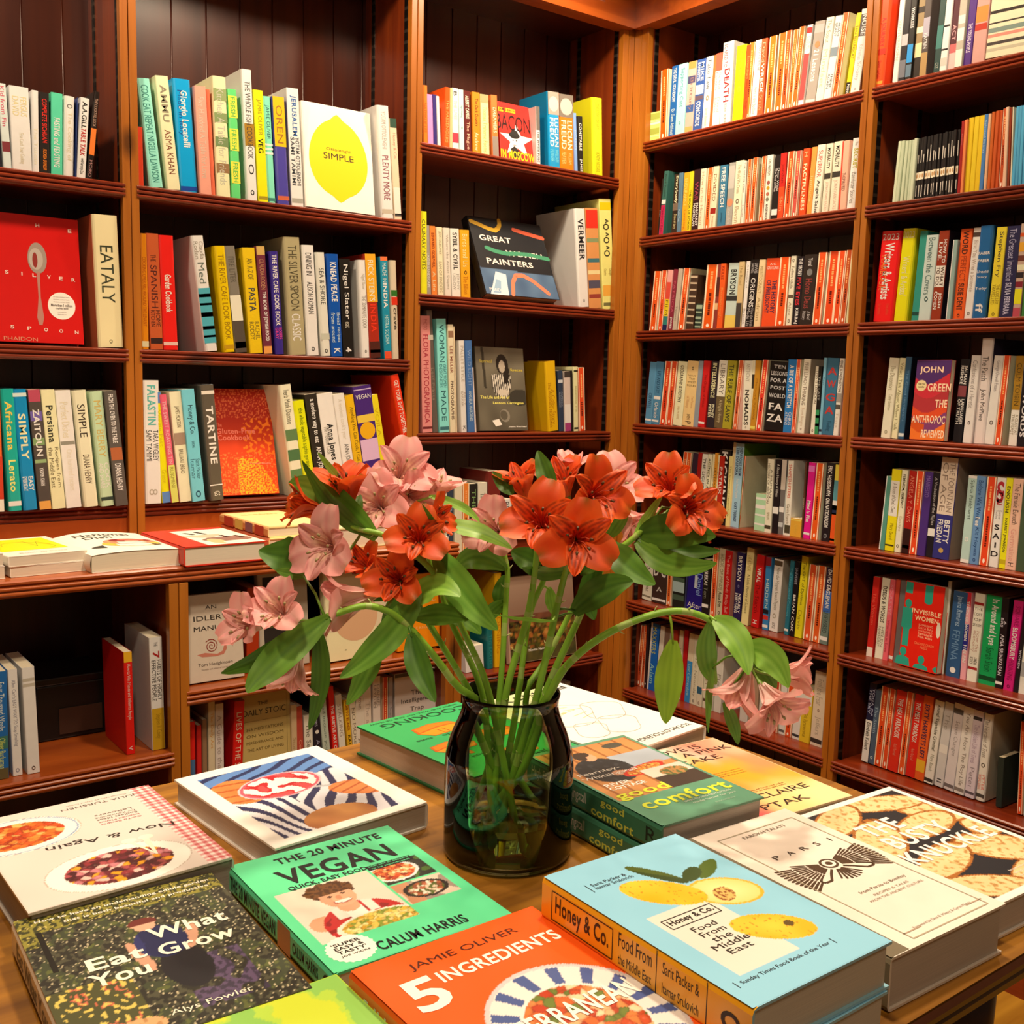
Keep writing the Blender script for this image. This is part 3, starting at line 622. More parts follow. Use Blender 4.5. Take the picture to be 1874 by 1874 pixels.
    a.text('CAROLINE CRIADO', .62, .3, .5, .03, 'e87850', True); a.text('PEREZ', .62, .26, .2, .03, 'e87850', True); a.ell(.94, .5, .055, .09, 'd8d0c0'); a.done()
    # dark box at the back of the low shelf
    t = thing('storage_box', 'black box with a brown panel at the back of the low shelf', 'box', Matrix.Translation((.61, 2.45, .686)))
    slab('body', (-.075, -.05, 0), (.075, .1, .125), plain('black_board', '0c0a09', .4), parent=t, bevel=.004); slab('lid', (-.078, -.053, .125), (.078, .103, .142), plain('black_lid', '15110f', .35), parent=t, bevel=.003); slab('label_panel', (-.03, -.054, .012), (.062, -.0505, .07), plain('brown_panel', '3a2216', .5), parent=t)

ROWS = '''
@L1a L 1.959 0.015 1 1 1
0.544 0.023 0.182 -0.004 1d1d2a |
0.568 0.018 0.188 -0.008 cfe4f2 |.03-.5 d0486a Kid from Fin;.68-.8 7a3038
0.587 0.042 0.187 -0.003 f6f4ea |.12-.35 d9cf9a FERGUS/DAVID;.55-.92 d8cfb0 First Catch Your Cooking
0.630 0.015 0.185 0.003 f4f2e8 |.45-.9 ddd8c0 The Tuscan
0.647 0.021 0.184 0.003 1c1512 |.08-.62 *d02a20 COMPLETE SICHUAN;.7-.96 *e07a20 FUCHSIA DUNLOP
0.672 0.026 0.189 0.005 52c9a4 |.3-.9 *w FASTING and FEASTING
0.700 0.024 0.187 0.007 f2eeda |.1-.15 404040 O;.2-.8 cfc6a8 The Cooking of
0.726 0.001 0.187 0.009 2a3c78 |
0.728 0.022 0.188 0.014 f4f2f0 |.05-.38 *k A.A.GILL;.38-.72 *b02828 TABLE TALK;.75-.95 303030 with Jeremy Lee
0.752 0.013 0.209 0.023 1c1412 |.08-.4 b09080 THE COCKTAIL BOOK;.42-.72 f0742a;.78-.97 b08080 MORO
@L1c L 1.168 -0.015 1 1 1
0.514 0.026 0.287 -0.001 e2622a |.55-.9 c03a20;.9-1 f6ead0
0.548 0.030 0.287 -0.010 16a59c |.1-.5 *e6c458 Africana;.58-.84 *efe27a Lerato;.92-.96 e8f0f0
0.581 0.032 0.286 -0.018 0b86c4 |.2-.58 *f4f0b0 SIMPLY;.72-.84 *d8ecf6 EASY/EVERYDAY;.03-.06 c8dcea
0.616 0.028 0.286 -0.019 4a4441 |0-.1 b04860;.18-.26 6a5ca8;.4-.46 7a9a6a;.58-.61 8aa878;.16-.55 *w ZAITOUN;.65-.8 *e8e4e0 YASMIN KHAN;.93-1 d8a050
0.645 0.031 0.286 -0.019 f4ecb4 |.13-.44 *30342a Persiana;.48-.82 6a6248 Recipes from/the Middle East
0.679 0.035 0.285 -0.020 faf8f0 |.1-.4 d6d0b8 Perfect Dishes;.43-.46 8a8a80;.5-.85 dcd8c8 One hundred recipes
0.721 0.034 0.286 -0.023 f6e2c2 |.12-.4 30241c SIMPLE;.55-.8 4a3a2c DIANA HENRY
0.761 0.032 0.284 -0.023 b7d4b2 |.08-.57 c2ad62 MARY BERRY;.62-.84 e8f0e4 COOK/AND SHARE;.92-.95 30403a
0.795 0.030 0.286 -0.024 55514e |.03-.45 *w FROM THE OVEN TO THE TABLE;.49-.6 a8603a;.63-.87 *w DIANA HENRY
@L2a L 1.960 0.015 1 1 1
0.874 0.015 0.142 -0.001 d8401f |
0.905 0.034 0.259 -0.030 8fe0cf |.06-.95 2c7a74 COOK EAT REPEAT NIGELLA LAWSON
0.949 0.032 0.273 -0.028 efe3b5 |.08-.4 *8a8470 AMMU;.47-.86 7a3c2c ASMA KHAN
0.983 0.045 0.275 -0.017 0a9be8 h|.1-.6 *w Giorgio Locatelli;.1-.5 0a4a9a /Made in Italy;.95-.99 10409a
1.032 0.030 0.265 -0.013 f09a88 |.1-.85 c8b8a8 Five Hundred A Table for Love
1.064 0.011 0.263 -0.013 d9694a |
1.078 0.037 0.299 -0.011 dfe0b2 |.1-.2 8a9a68;.3-.38 7c9060;.5-.58 6c8458;.72-.8 8a6a48;.1-.9 b8b8a8 Kitchen A Table for Friends
1.118 0.026 0.274 -0.011 5fd07a |.06-.26 f2e04a;.36-.56 f2e04a;.66-.86 f2e04a;.07-.25 *5fb050 FRESH;.37-.55 *5fb050 FRESH;.67-.85 *5fb050 FRESH
1.160 0.029 0.330 -0.016 f2f0ec h|.09-.68 383838 THE WHOLE FISH COOKBOOK;.41-.58 9a7420;.72-.8 202020 O;.92-.96 202020 o
1.191 0.027 0.284 -0.014 fbe500 |.08-.4 9a8a20 JAMIE OLIVER;.43-.56 *k VEG;.95-.98 9a8a20
@L2a L 1.960 0.015 1 1 1
1.219 0.024 0.274 -0.015 7fdcc0 |.08-.4 2c5a66 JAMIE OLIVER;.44-.46 w;.48-.5 w;.52-.54 w;.95-.98 3a7a70
1.247 0.035 0.278 -0.016 4a44a0 |0-.46 f7b50d;.08-.43 9a6a28 OREN;.92-.96 c06040
1.289 0.035 0.308 -0.016 f6f3ec |.06-.4 *2a5aa0 JERUSALEM;.41-.82 *4a5058 YOTAM OTTOLENGHI/SAMI TAMIMI;.93-.97 a0a098
1.568 0.040 0.310 -0.021 f3f0ea |.05-.38 a8a098 YOTAM OTTOLENGHI;.44-.84 8a4a58 PLENTY MORE;.92-.96 b8b0a0
1.610 0.023 0.280 -0.022 f3c9ae |0-.09 2a4a3c;.14-.4 c08070 Honey & Co.;.68-.95 f6ead4;.94-.97 404040
@L2b L 1.560 0.020 1 1 1
0.878 0.018 0.286 -0.000 ee8c12 |.2-.8 b85a10 COOKING OVER FIRE AROUND THE LEVANT;.93-.98 f0d8b0
0.900 0.032 0.288 -0.008 b8562a |.18-.24 3a1c18 THE;.27-.64 50201a SPANISH;.66-.8 3a1c18 HOME/KITCHEN;.9-.95 301a18
0.933 0.039 0.287 -0.009 e8201a |.34-.67 *f4d8d0 Garden Cookbook;.93-.96 f0b8b0
1.045 0.034 0.296 -0.036 f0eee8 h,c=7a5a50|.45-.93 4aa6ba;.5-.53 e8f2f0;.58-.6 1a6a80;.66-.7 d8eaea;.78-.81 1c7088;.86-.88 e0eeee;.05-.2 8a8478 Claudia/Roden;.23-.41 5a6a66 Med
1.096 0.030 0.275 -0.026 f2c000 h|.08-.88 8a6a10 THE RIVER CAFE LOOK BOOK;.93-.97 b89010
1.128 0.032 0.278 -0.032 7c786e h|.46-.7 eadccb;.7-1 504840;.1-.34 5c5850 FIRE LITER;.9-.96 e8e8e8
1.169 0.036 0.278 -0.022 f2bd10 |.1-.3 6a6028 AN A-Z OF;.38-.6 *3a4048 PASTA;.7-.87 6a6028 RACHEL/RODDY
1.207 0.025 0.285 -0.022 6a2a3c |0-.08 c8a860;.12-.4 b88a68 CLAUDIA RODEN;.42-.88 *f0e4e0 THE BOOK OF JEWISH FOOD;.93-1 e89a50
@L2b L 1.560 0.020 1 1 1
1.242 0.026 0.275 -0.018 37298a |.03-.72 *w THE RIVER CAFE COOK BOOK;.74-.85 *d04090 ROGERS/GRAY
1.282 0.050 0.317 -0.020 a8a07c h|.07-.62 4a4634 THE SILVER SPOON;.65-.88 w CLASSIC
1.336 0.037 0.301 -0.018 f3efe6 |.07-.27 303030 DINING IN;.33-.62 303030 ALISON ROMAN;.92-.96 202020 o
1.380 0.028 0.285 -0.021 d6d8d0 h|.15-.5 383c3c SEA & SHORE;.78-.84 b8bcb0;.93-.97 202020 o
1.411 0.037 0.284 -0.017 0b4fae |.08-.46 *w KNEAD PEACE;.57-.86 c0d4f0 Bread recipes/from around;.92-.97 *w K
1.450 0.035 0.274 -0.016 141210 |.05-.62 w Nigel Slater;.64-.7 c0bcb0 eat;.9-.95 *w 4
1.508 0.027 0.276 -0.015 f7f2dc h|.14-.3 b0a898 Nigel Slater;.36-.7 8a8680 THE 30 MINUTE COOK;.92-.95 302820 o
1.535 0.036 0.295 -0.022 a02c1c |0-.46 eaa224;.06-.45 f2e8c8 RICK STEIN'S;.48-.75 *d8341c INDIA;.84-1 4a2018;.92-.95 w
1.584 0.025 0.292 -0.019 1787a8 |0-.04 e07040;.93-1 d85030;.06-.25 d0e8ec MADE IN;.26-.5 *w INDIA;.57-.86 b8e0ec MEERA SODHA
1.611 0.022 0.284 -0.014 c9bda8 |.3-.36 2a6a24;.37-.45 c83018;.48-.7 *403c34 crave
@L2c L 1.168 -0.005 1 1 1
0.873 0.042 0.314 -0.002 f4f0ea |.04-.36 *58b0ac FALASTIN;.4-.65 30383c TARA WIGLEY/SAMI TAMIMI;.88-.93 a8a498 8
0.917 0.022 0.285 -0.022 f0e010 |0-.1 5a86c8;.9-1 5a86c8;.15-.5 c8b820 Veggie Fast;.7-.82 c8b820 Greene
0.940 0.019 0.279 -0.028 d85c78 |.65-1 cdd66a;.06-.64 *f0a8b4 THE SWEET ROASTING TIN;.67-.86 8a8a40 RUKMINI
0.963 0.031 0.286 -0.025 f3ecc0 |.13-.32 5a5040 JAMES MORTON;.37-.48 9a8474;.52-.74 5a5040 BRILLIANT BREAD
0.995 0.034 0.293 -0.027 6ec4e8 |.14-.4 1a2a3a Honey & Co.;.46-.52 2a4a60 BAKING;.62-.8 3a6a80 Sarit Packer/Itamar;.9-.97 20506a o
1.044 0.037 0.305 -0.026 5a544a h,c=b8c4d0|.18-.68 *w TARTINE;.05-.08 d8d4cc;.86-.87 w;.92-.96 e0dcd4 GS
@L2c L 1.168 0.000 1 1 1
1.284 0.037 0.311 -0.043 dfdcc6 h,c=3a2c20|.05-.35 5a5a48 herb Mark Diacono;.4-.5 5a7a50;.58-.68 4a7048;.76-.86 5a8050
1.323 0.035 0.268 -0.042 d4e010 |.08-.7 4a6a10 the whole vegetable sophie gordon
1.361 0.038 0.286 -0.042 2a2620 |.05-.48 *w a modern way to eat;.52-.8 *w ANNA JONES
1.401 0.050 0.288 -0.046 f2ece2 |.3-.66 *1c1c1c Anna Jones;.32-.6 8a8a80 /The Modern Cook
1.452 0.035 0.288 -0.047 f4efe6 |.05-.45 d0cabc A modern cook's year;.5-.72 2a2a2a ANNA JONES
1.489 0.029 0.286 -0.047 f0b21a |.12-.9 5a4a10 Anything You Can Cook, I Can Cook Vegan
1.519 0.059 0.311 -0.049 43257a |.03-.04 c0b0d8;.08-.12 ^w VEGAN;.34-.5 $f5a818;.27-.34 e8c048;.5-.7 d0b0d8
1.580 0.024 0.289 -0.052 e0d020 |.05-.5 c8b010 VOILA
1.670 0.029 0.366 -0.081 ee3416 h,c=b8ae98|.05-.5 *f0d0c8 GET YOUR SH*T TOGETHER;.62-.8 *f0d0c8 DAVID;.86-.97 *f0d0c8 ART
@L3a L 2.187 0.020 1 1 1
1.707 0.016 0.166 -0.005 e0761a |.3-.8 a04a10 NATHALIE LEE
1.724 0.019 0.143 -0.007 d98bc8 |
1.744 0.015 0.147 -0.005 2e2170 |
1.760 0.010 0.144 -0.009 d8e8f4 |
1.782 0.019 0.176 0.002 e0541a h,c=2a1814|.2-.9 f0a060 THE PASSENGERS
1.802 0.010 0.176 -0.002 f0b080 |
1.813 0.023 0.178 -0.006 f2eee6 |.04-.14 202020 B;.2-.5 b8b0a8 THE LIVES;.72-.88 b8384a
1.838 0.017 0.177 -0.008 bfe4e2 |.25-.45 5a8a90 Night Walking;.6-.64 5a8a90 o
1.858 0.025 0.178 -0.010 5a1818 |.08-.45 *f0dcc8 ALBERT CAMUS;.5-.95 e0b8a0 The Plague
1.888 0.028 0.180 -0.008 e8821e |.1-.55 3a2010 The Dark Country;.65-.95 f4d8b0 Andrew
1.918 0.030 0.178 -0.009 ecdca0 |0-.14 9a9a70;.2-.95 b8a468 Thomas Traherne Poems
1.963 0.024 0.184 -0.013 e2763c |.2-.6 f4e0c8 DREAMERS;.66-1 8a8078
2.132 0.015 0.178 -0.010 f0ece4 |0-.4 6a6460;.42-.95 *2a1a18 THE WHITE PUBE
2.183 0.047 0.233 -0.016 1190cc h,c=1180ba|0-.3 a09890;.06-.26 $c8c0b8;.34-.72 *w LUCIAN/FREUD;.76-.92 70c8e8 WILLIAM/FEAVER
2.232 0.061 0.235 -0.015 f0760e h|0-.3 787068;.05-.27 $c0b8b0;.34-.72 *f6e0c8 LUCIAN/FREUD;.76-.92 f8c078 WILLIAM/FEAVER
2.295 0.013 0.186 -0.015 7aa0e0 |.1-.8 b0c8f0 PICASSO
2.310 0.021 0.179 -0.012 1c1a18 |.12-.6 *w CONSTABLE;.75-.97 *f0ece4 JAMES
2.372 0.045 0.249 -0.015 d8d822 h,c=c2c41c|.08-.4 9a9a20 THE STORY OF ART;.7-.95 8a8a20 KATY HESSEL
@L3b L 1.755 0.020 1.1 1.1 1.2
1.704 0.023 0.240 -0.006 dcd41c |.1-.7 4a4a20 CULINARY NOTES
1.728 0.016 0.202 -0.010 8f8a80 |.4-.9 e0dcd4 UNDER LANDSCAPE
1.747 0.020 0.202 -0.011 e07a30 |.1-.6 *8a3a10 EDWARD GORPHUL;.65-.95 f0c090 A Life
1.770 0.021 0.201 -0.011 d9cda8 |.06-.4 8a8468 JEAN DUBUFFET;.5-.95 9a9070 SAM OF FINDERS
1.793 0.022 0.201 -0.012 cfc9b8 |.1-.9 9a9484 Where the Artist Shapes
1.818 0.032 0.202 -0.012 d6d2c4 |.06-.6 *2a2826 SYBIL & CYRIL;.66-.9 9a968a JENNY/UGLOW
1.854 0.034 0.202 -0.011 ec9a1c |.06-.55 f0d090 Birds and Us;.6-.66 3a2010 o;.68-.95 b86a10 The Billion
2.328 0.046 0.319 -0.033 ece6da h,c=bdb4a4|.1-.52 *26262a VERMEER;.92-.95 3a3a3a o
2.377 0.054 0.327 -0.033 c48a50 |.02-.2 c83020;.3-.34 7a8a60;.5-.54 3a6a70;.62-.66 e0c890;.72-.8 4a4a5a;.86-.9 8a3a30
2.438 0.052 0.363 -0.037 f2e27a |.03-.1 e8b810;.18-.28 *2a2a20 ^O;.3-.4 *2a2a20 ^O;.42-.52 *2a2a20 ^O;.63-.69 8a7a30 Design/Classics;.78-.88 e0a040;.94-.97 6a6a40
@L3c L 1.342 0.020 1.1 1.1 1.2
1.721 0.036 0.350 -0.015 e68a84 |.03-.12 b05a50 PHOTO;.16-.92 a03040 FLORA PHOTOGRAPHICA;.95-.97 6a2a2a
1.759 0.019 0.368 -0.030 5c544c |.2-.24 b8b4a4;.4-.8 8a8070 Leaf Prints
1.782 0.035 0.344 -0.020 7edcd4 |.05-.38 2a5a60 WOMAN;.4-.6 3a7a80 GREAT WOMEN/DESIGNERS;.63-.9 2a5a60 MADE;.95-.98 3a6a70
1.819 0.020 0.329 -0.017 e0caa8 |.06-.12 8a6a50;.2-.45 *8a5a48 LEE MILLER;.52-.88 *5a4a40 PHOTOGRAPHS
1.840 0.005 0.324 -0.017 d8c4a0 |
1.864 0.022 0.283 -0.017 e6decb h,c=8a6a4c|.06-.45 a8a090 PALLET STYLE;.55-.72 a0988a BILLY/BARKER;.93-.98 4a4a44 K
1.889 0.024 0.284 -0.019 3f6aa2 |.1-.5 7a98c0 WILD LIGHT;.55-.88 *a8c0dc ANGELA HARDING
1.914 0.006 0.202 -0.017 d8c8c0 |
2.213 0.044 0.230 -0.024 e0ac10 h,c=c89410|.4-.9 b07a08 A Color Story;.3-.95 b07a08 /The Woman's Notebook
2.260 0.021 0.201 -0.015 28384e |.15-.2 c0c8d0;.35-.6 8a98a8 PATRICIA/ALMARCEGUI
2.283 0.028 0.199 -0.012 c4b8ae |0-.1 3a3430;.55-.86 e8e2da;.86-1 9a3a70
2.312 0.008 0.203 -0.014 1a1614 |
2.323 0.019 0.216 -0.011 dcd8a0 |.05-.08 303020;.2-.8 a8a468 Japanese Ink;.94-.97 303020
2.348 0.027 0.214 -0.015 d8481c g|
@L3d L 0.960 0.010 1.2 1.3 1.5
1.744 0.019 0.209 0.004 cfc8b8 |
1.765 0.026 0.223 -0.001 1a1816 |.1-.8 *e8e4dc ARTISAN
1.793 0.017 0.219 -0.004 bdb49a |.1-.8 5a5648 A HISTORY
1.812 0.022 0.219 -0.003 2c3440 |.2-.8 8a98a8 THE SEA
1.837 0.027 0.216 -0.003 c8b898 |
1.867 0.025 0.223 -0.004 d0702a g|
1.894 0.029 0.220 -0.003 201c18 |.05-.4 6a8a50 THE;.4-.8 *e8e4dc WILD
1.929 0.037 0.222 -0.006 c6bda6 |.15-.7 5a564a THE SEA LODGE
1.969 0.046 0.258 -0.008 6a2018 |
2.019 0.045 0.164 -0.006 dcd8cf |.05-.3 3a3a3a RBT;.4-.8 3a3a3a LIFE
@D1 D 0.685 0.030 1.1 1.15 1.3
0.416 0.023 0.220 0.002 1d5f9c |.1-.55 c8dcec Four Thousand Weeks;.6-.72 3a6a5a;.62-.9 c8d060 Oliver Burkeman;.9-1 5a5030
0.447 0.018 0.220 -0.004 dedad6 |.1-.72 8a8890 Allen Carr's EASY WAY TO Stop Smoking;.93-.97 8a8890 o
0.473 0.024 0.221 -0.005 ebe5d8 |.1-.13 b0a894;.15-.18 b0a894;.93-.97 4a3024 o
0.672 0.018 0.225 -0.003 c81812 c=8a0c0a|0-.1 d8a020;.12-.66 e8b8a8 How to Win Friends and Influence People;.92-.96 f0e8e0 V
0.726 0.028 0.250 -0.004 dedcd8 c=b4aca8|.63-1 b8901c;.04-.08 5a5a5a THE;.12-.19 *a02020 7;.2-.56 *5a5650 HABITS OF HIGHLY/EFFECTIVE PEOPLE;.68-.9 8a6a10 Stephen R. Covey
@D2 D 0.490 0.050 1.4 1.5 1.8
0.811 0.016 0.237 0.001 b01410 c=b01410|0-.36 b81812;.37-.6 3a5a78;.6-1 5a7a58
0.832 0.011 0.225 0.001 a81c1a |.55-.95 e0b0a0 Lost Connections
0.845 0.011 0.236 0.001 7a5c40 |
0.858 0.016 0.287 0.001 b4a684 |.05-.5 b0803a The Daily Art;.5-.9 6a6450 of living
0.876 0.020 0.267 0.000 b8aea0 |.1-.9 8a7c70 A Guide to the Good Life
0.910 0.025 0.266 0.011 b0100e c=8a0c0a|.1-.78 d8a888 LIVES OF THE STOICS;.86-.97 c87050 R.H.
1.064 0.015 0.234 -0.003 a8906a |.05-.9 8a7048 Stoicism
1.081 0.018 0.228 -0.008 96382a |.2-.8 c08060 Conquer
1.102 0.023 0.200 -0.006 c4b8a2 |.1-.9 5a5648 The Second Door
1.129 0.021 0.243 -0.014 16141e |.1-.3 a0a0a8 Astronomers;.34-.38 $c8c4a8;.42-.9 8a8a98 A Very Short
1.156 0.020 0.267 -0.025 9aa490 |.05-.8 5a6a5a I'm mad because your death
1.182 0.015 0.264 -0.024 b8140f |.18-.75 *e8c8b8 THE SUBTLE ART OF NOT;.8-.95 d08070 Mark
1.202 0.018 0.239 -0.023 c4b8a4 |.1-.45 8a7c70 STALKING;.5-.9 9a8c80 Atlantis
1.224 0.013 0.224 -0.023 cc9418 |.02-.35 *7a2a10 HOW TO BE ANTI;.38-.9 *30200c RACIST KENDI
1.240 0.017 0.224 -0.021 c0b294 |.1-.8 6a604c NO MORE RATS
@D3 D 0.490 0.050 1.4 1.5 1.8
1.239 0.024 0.273 -0.001 c2b49e |.03-.3 8a7c6c Brene Brown;.45-.8 6a5c4c Joy
1.266 0.020 0.268 -0.008 bfb09a |.1-.9 9a8c7a The art of rest
1.289 0.022 0.269 -0.006 bcb09f |.06-.32 7a7064 DANIEL/LEVITIN;.4-.9 8a7e70 The Organized
1.316 0.015 0.263 -0.003 a83018 g|
1.334 0.013 0.259 -0.003 8a807a |.1-.9 5a5450 Scattered Minds
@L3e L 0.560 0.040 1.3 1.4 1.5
1.910 0.072 0.083 -0.007 c8c2b8 |
1.997 0.024 0.165 -0.007 0f5a5c h,c=0a4a4c|.3-.9 2a7a7a THE EARTH
2.028 0.027 0.318 -0.009 d8940f h|.2-.9 b07008 GARDENING
@R1a R 2.303 0.020 1 1 1
-2.632 0.053 0.095 0.003 d8dc7c |.05-.25 a0b050;.3-.32 f0eec0;.35-.42 eeecd8;.55-.75 a0b050;.8-.82 f0eec0
-2.577 0.033 0.221 -0.002 f25a10 g|
-2.540 0.031 0.224 0.006 1f5fa8 |.03-.5 *w THE DEVIL YOU KNOW;.6-.95 c8dcf0 Dr Gwen Adshead
-2.508 0.038 0.222 0.006 9fe2e6 |.06-.6 4a8a98 Supporting Cast;.8-.84 4a8a90 o
-2.468 0.034 0.221 0.008 c0a8a0 |0-.1 c89050;.1-.8 8a6a68 Brittany;.2-.3 4a4a70;.6-.7 3a5a98;.9-1 d8a060
-2.432 0.036 0.219 0.009 34569e |.04-.3 *d8e0f0 MIKE/BANNISTER;.35-.48 b8ccec;.5-.56 605060;.58-.92 *w CONCORDE
-2.394 0.031 0.220 0.008 f3eee2 |.05-.45 4a5058 Fake Law;.53-.6 8a7a5a o;.7-.95 c8b890 Secret Barrister
-2.362 0.013 0.219 0.008 d8693a |
-2.346 0.029 0.219 0.007 f2eae2 |0-.24 d85a48;.26-.5 7a7478 The Art of/Fairness;.6-.8 a89890 David/Bodanis
-2.316 0.042 0.245 0.002 f0ece8 |.02-.3 *9a3038 /SCARED TO;.32-.72 *8c1c28 DEATH;.74-.84 6a6060 BOOKER;.87-.97 6a6060 NORTH
-2.269 0.039 0.224 0.007 f5ea10 |.05-.46 8a8a20 The Polymath;.53-.61 c8bc20 o;.65-.9 d8cc18 Waqas
-2.227 0.020 0.218 0.003 e8481a |.15-.45 f08a50 Extraordinary;.45-.85 b82a10 Making Cosmic Order
@R1a R 2.303 0.020 1 1 1
-2.221 0.022 0.222 0.010 f07828 g|
-2.197 0.026 0.223 0.009 f4f2ea |.05-.4 404040 I WISH I WERE/;.6-.95 8a8a88 Here is the Beehive
-2.169 0.022 0.221 0.006 d8552e |.05-.3 e8a088 David;.32-.7 *f8e8dc WRECK;.72-.92 e89878 Of a Life
-2.144 0.028 0.222 0.008 f0701a g|
-2.110 0.029 0.223 0.007 ee6418 g|
-2.080 0.020 0.222 0.007 e8501c g|
-2.060 0.016 0.221 0.010 ee6a20 g|
-2.042 0.020 0.222 0.016 ee6420 g|
-2.019 0.019 0.220 0.020 f0e8e0 |.03-.1 a03030;.14-.3 b0a0a0 FOUR/THINGS;.35-.92 d84848
-1.997 0.035 0.223 0.022 9a948e |.04-.14 b0a8a8;.24-.32 $d8805a;.34-.72 *f0ece4 21 Lessons;.94-.97 d8d0c8
-1.959 0.026 0.224 0.024 e6e6d0 |.03-.3 8a8a70 The Scout;.35-.85 c0bca0 Mindset
-1.932 0.024 0.221 0.027 f0ece0 |.08-.24 3a4248 ADAM/GRANT;.37-.48 7a8a98;.68-.86 3a4248 THINK/AGAIN
-1.905 0.019 0.224 0.024 ee5a18 g|
-1.860 0.015 0.212 0.024 e8c81c |.15-.55 6a5a20 TAKE BELLINGCAT;.84-1 1c1614;.86-.98 *e8e4d8 POINS
-1.844 0.029 0.217 0.023 e2dad8 |.06-.32 4a4648;.07-.31 *f0ecec NOISE;.42-.6 b0a4a8 Kahneman;.62-.85 a89ca0 Sibony;.93-.96 6a6068 o
@R1b R 1.993 0.025 1.2 1.25 1.4
-2.577 0.008 0.187 0.013 1c1614 |.3-.9 8a8480 EAST
-2.566 0.020 0.208 0.015 2f5a50 |.44-.5 e8dcc8;.52-1 a82048;.05-.4 1c3a34 Boyd Tonkin;.56-.95 6a1028 Hundred Best
-2.513 0.026 0.192 0.006 2a2018 c=d8c4a0|.03-.48 *d8d0a0 Everybody;.66-.9 c0b480 Deborah Levy;.48-.6 6a5a4a
-2.485 0.017 0.193 0.002 4f6e80 |.6-.8 a8b8c0 Kate Fox
-2.467 0.023 0.191 0.004 e0931c |.1-.55 f0c060 ENDURANCE;.6-.95 b06010 Lansing
-2.443 0.016 0.191 0.005 d8b81c |.3-.95 *5a4818 THE BOOK OF ECHOES
-2.423 0.029 0.194 0.003 2a1418 |.2-.5 9a3a50 WAR;.54-.9 *d8d0cc MARGARET/MACMILLAN
-2.393 0.022 0.192 0.004 dcc8a8 |.05-.9 a89070 How to be Human
-2.370 0.022 0.192 0.006 c85a20 g|
-2.346 0.024 0.192 0.007 d9c4a0 |.12-.55 7a4a30 DIVIDED;.66-.75 8a2018;.78-.96 b08a68 TIM MARSHALL
-2.316 0.032 0.192 0.003 2f6680 |.04-.66 *f0ece0 FREE SPEECH;.75-.9 1a4050 Jacob Mchangama
-2.282 0.027 0.194 0.007 8f8d82 |.05-.4 a8a498;.55-.68 $c07a58;.7-.95 b0aca0 Invisible
-2.251 0.032 0.194 0.006 d8c8a8 |.06-.5 8a7a5a The World We Create;.58-.66 5a4a38 o;.7-.95 9a8a6a Bevan
-2.216 0.011 0.191 0.001 e0d0b4 |.02-.5 5a4a3a THE WHITE STEEL;.6-.95 8a7a68 Michel
-2.202 0.015 0.193 0.003 d2521c g|
-2.186 0.018 0.195 0.006 d2521c g|
@R1b R 1.993 0.025 1.2 1.25 1.4
-2.148 0.016 0.193 0.004 d0501e g|
-2.130 0.023 0.193 0.005 e0d4b4 |.07-.3 4a4a40 ON FREEDOM;.38-.44 $8a4a40;.46-.52 $a8801c;.55-.61 $9a5a48;.63-.69 $6a6a58;.73-.97 *302a26 MAGGIE NELSON
-2.104 0.023 0.190 0.008 161212 |.2-.55 c0b8b0 Oscar Wilde/The Soul of Man;.82-.91 e8dcc8
-2.079 0.022 0.192 0.002 a81f18 |.1-.5 7a1410 Jordan;.5-1 c8401c;.6-.9 e08050 Skin
-2.053 0.023 0.191 0.007 d0481c g|
-2.026 0.019 0.189 0.007 b0483c g|
-2.002 0.023 0.192 0.006 cf421a |.22-.9 *f0d0a0 FACTFULNESS;.05-.12 e89868 H
-1.976 0.018 0.192 0.009 c8853a |.3-.9 e0b070 Immune
-1.957 0.027 0.194 0.011 e6d6b2 |.08-.46 b05048 SUPERIOR;.5-.97 *302a26 Angela Saini
-1.923 0.022 0.193 0.006 cbc2a8 |.06-.36 *302c26 MORALITY;.42-.5 302c26;.54-.95 b89c88 JONATHAN SACKS
-1.894 0.028 0.193 0.005 cfc2a8 |.06-.36 *302c26 MORALITY;.42-.5 302c26;.54-.95 b89c88 JONATHAN SACKS
-1.863 0.024 0.191 0.001 d49a80 |.0-1 ~c83a28;.45-.7 6a4a40 THOMAS RID
-1.838 0.027 0.193 0.008 dbd0c4 |.05-.1 8a8078 The;.14-.42 *9a9420 SECRET;.47-.9 6a645c Barrister Stories
@R1c R 1.683 0.030 1.2 1.25 1.4
-2.600 0.031 0.198 0.015 cc4c14 g|
-2.564 0.022 0.199 0.013 c8441c g|
-2.538 0.022 0.198 0.017 d89088 |.2-.48 c04030;.48-.76 c8b01c;.76-.9 2a7068;.9-1 182048;.5-.74 6a5c18 FILM
-2.514 0.020 0.199 0.017 742030 |.1-.8 a84858 PATRICIA;.78-.97 *e8c8c0 JAMES
-2.491 0.018 0.199 0.018 a89c88 |.5-.95 7a7060 Tippett
-2.470 0.028 0.199 0.018 d0501c g|
-2.431 0.032 0.175 0.014 3a281c |.02-.06 b09c80;.14-.17 b09c80;.26-.29 b09c80;.38-.41 b09c80;.5-.53 b09c80;.62-.65 b09c80;.74-.77 b09c80;.86-.89 b09c80
-2.395 0.028 0.082 0.005 223028 |.05-.2 8a9a80;.3-.36 8a9a80;.5-.6 8a9a80;.7-.76 8a9a80;.86-.92 8a9a80
-2.366 0.048 0.201 0.013 d0500e g|
-2.314 0.014 0.201 0.011 7a3028 |.6-.7 c8a070;.2-.5 4a2018
-2.299 0.022 0.201 0.007 d4501a |.04-.24 *8a2010 EXILES;.3-.9 f08040 Roxborogh
-2.272 0.046 0.200 0.010 a9b8ac |.1-.48 *1c1a1a BRYSON;.5-.58 2a2a28;.8-1 c8b050
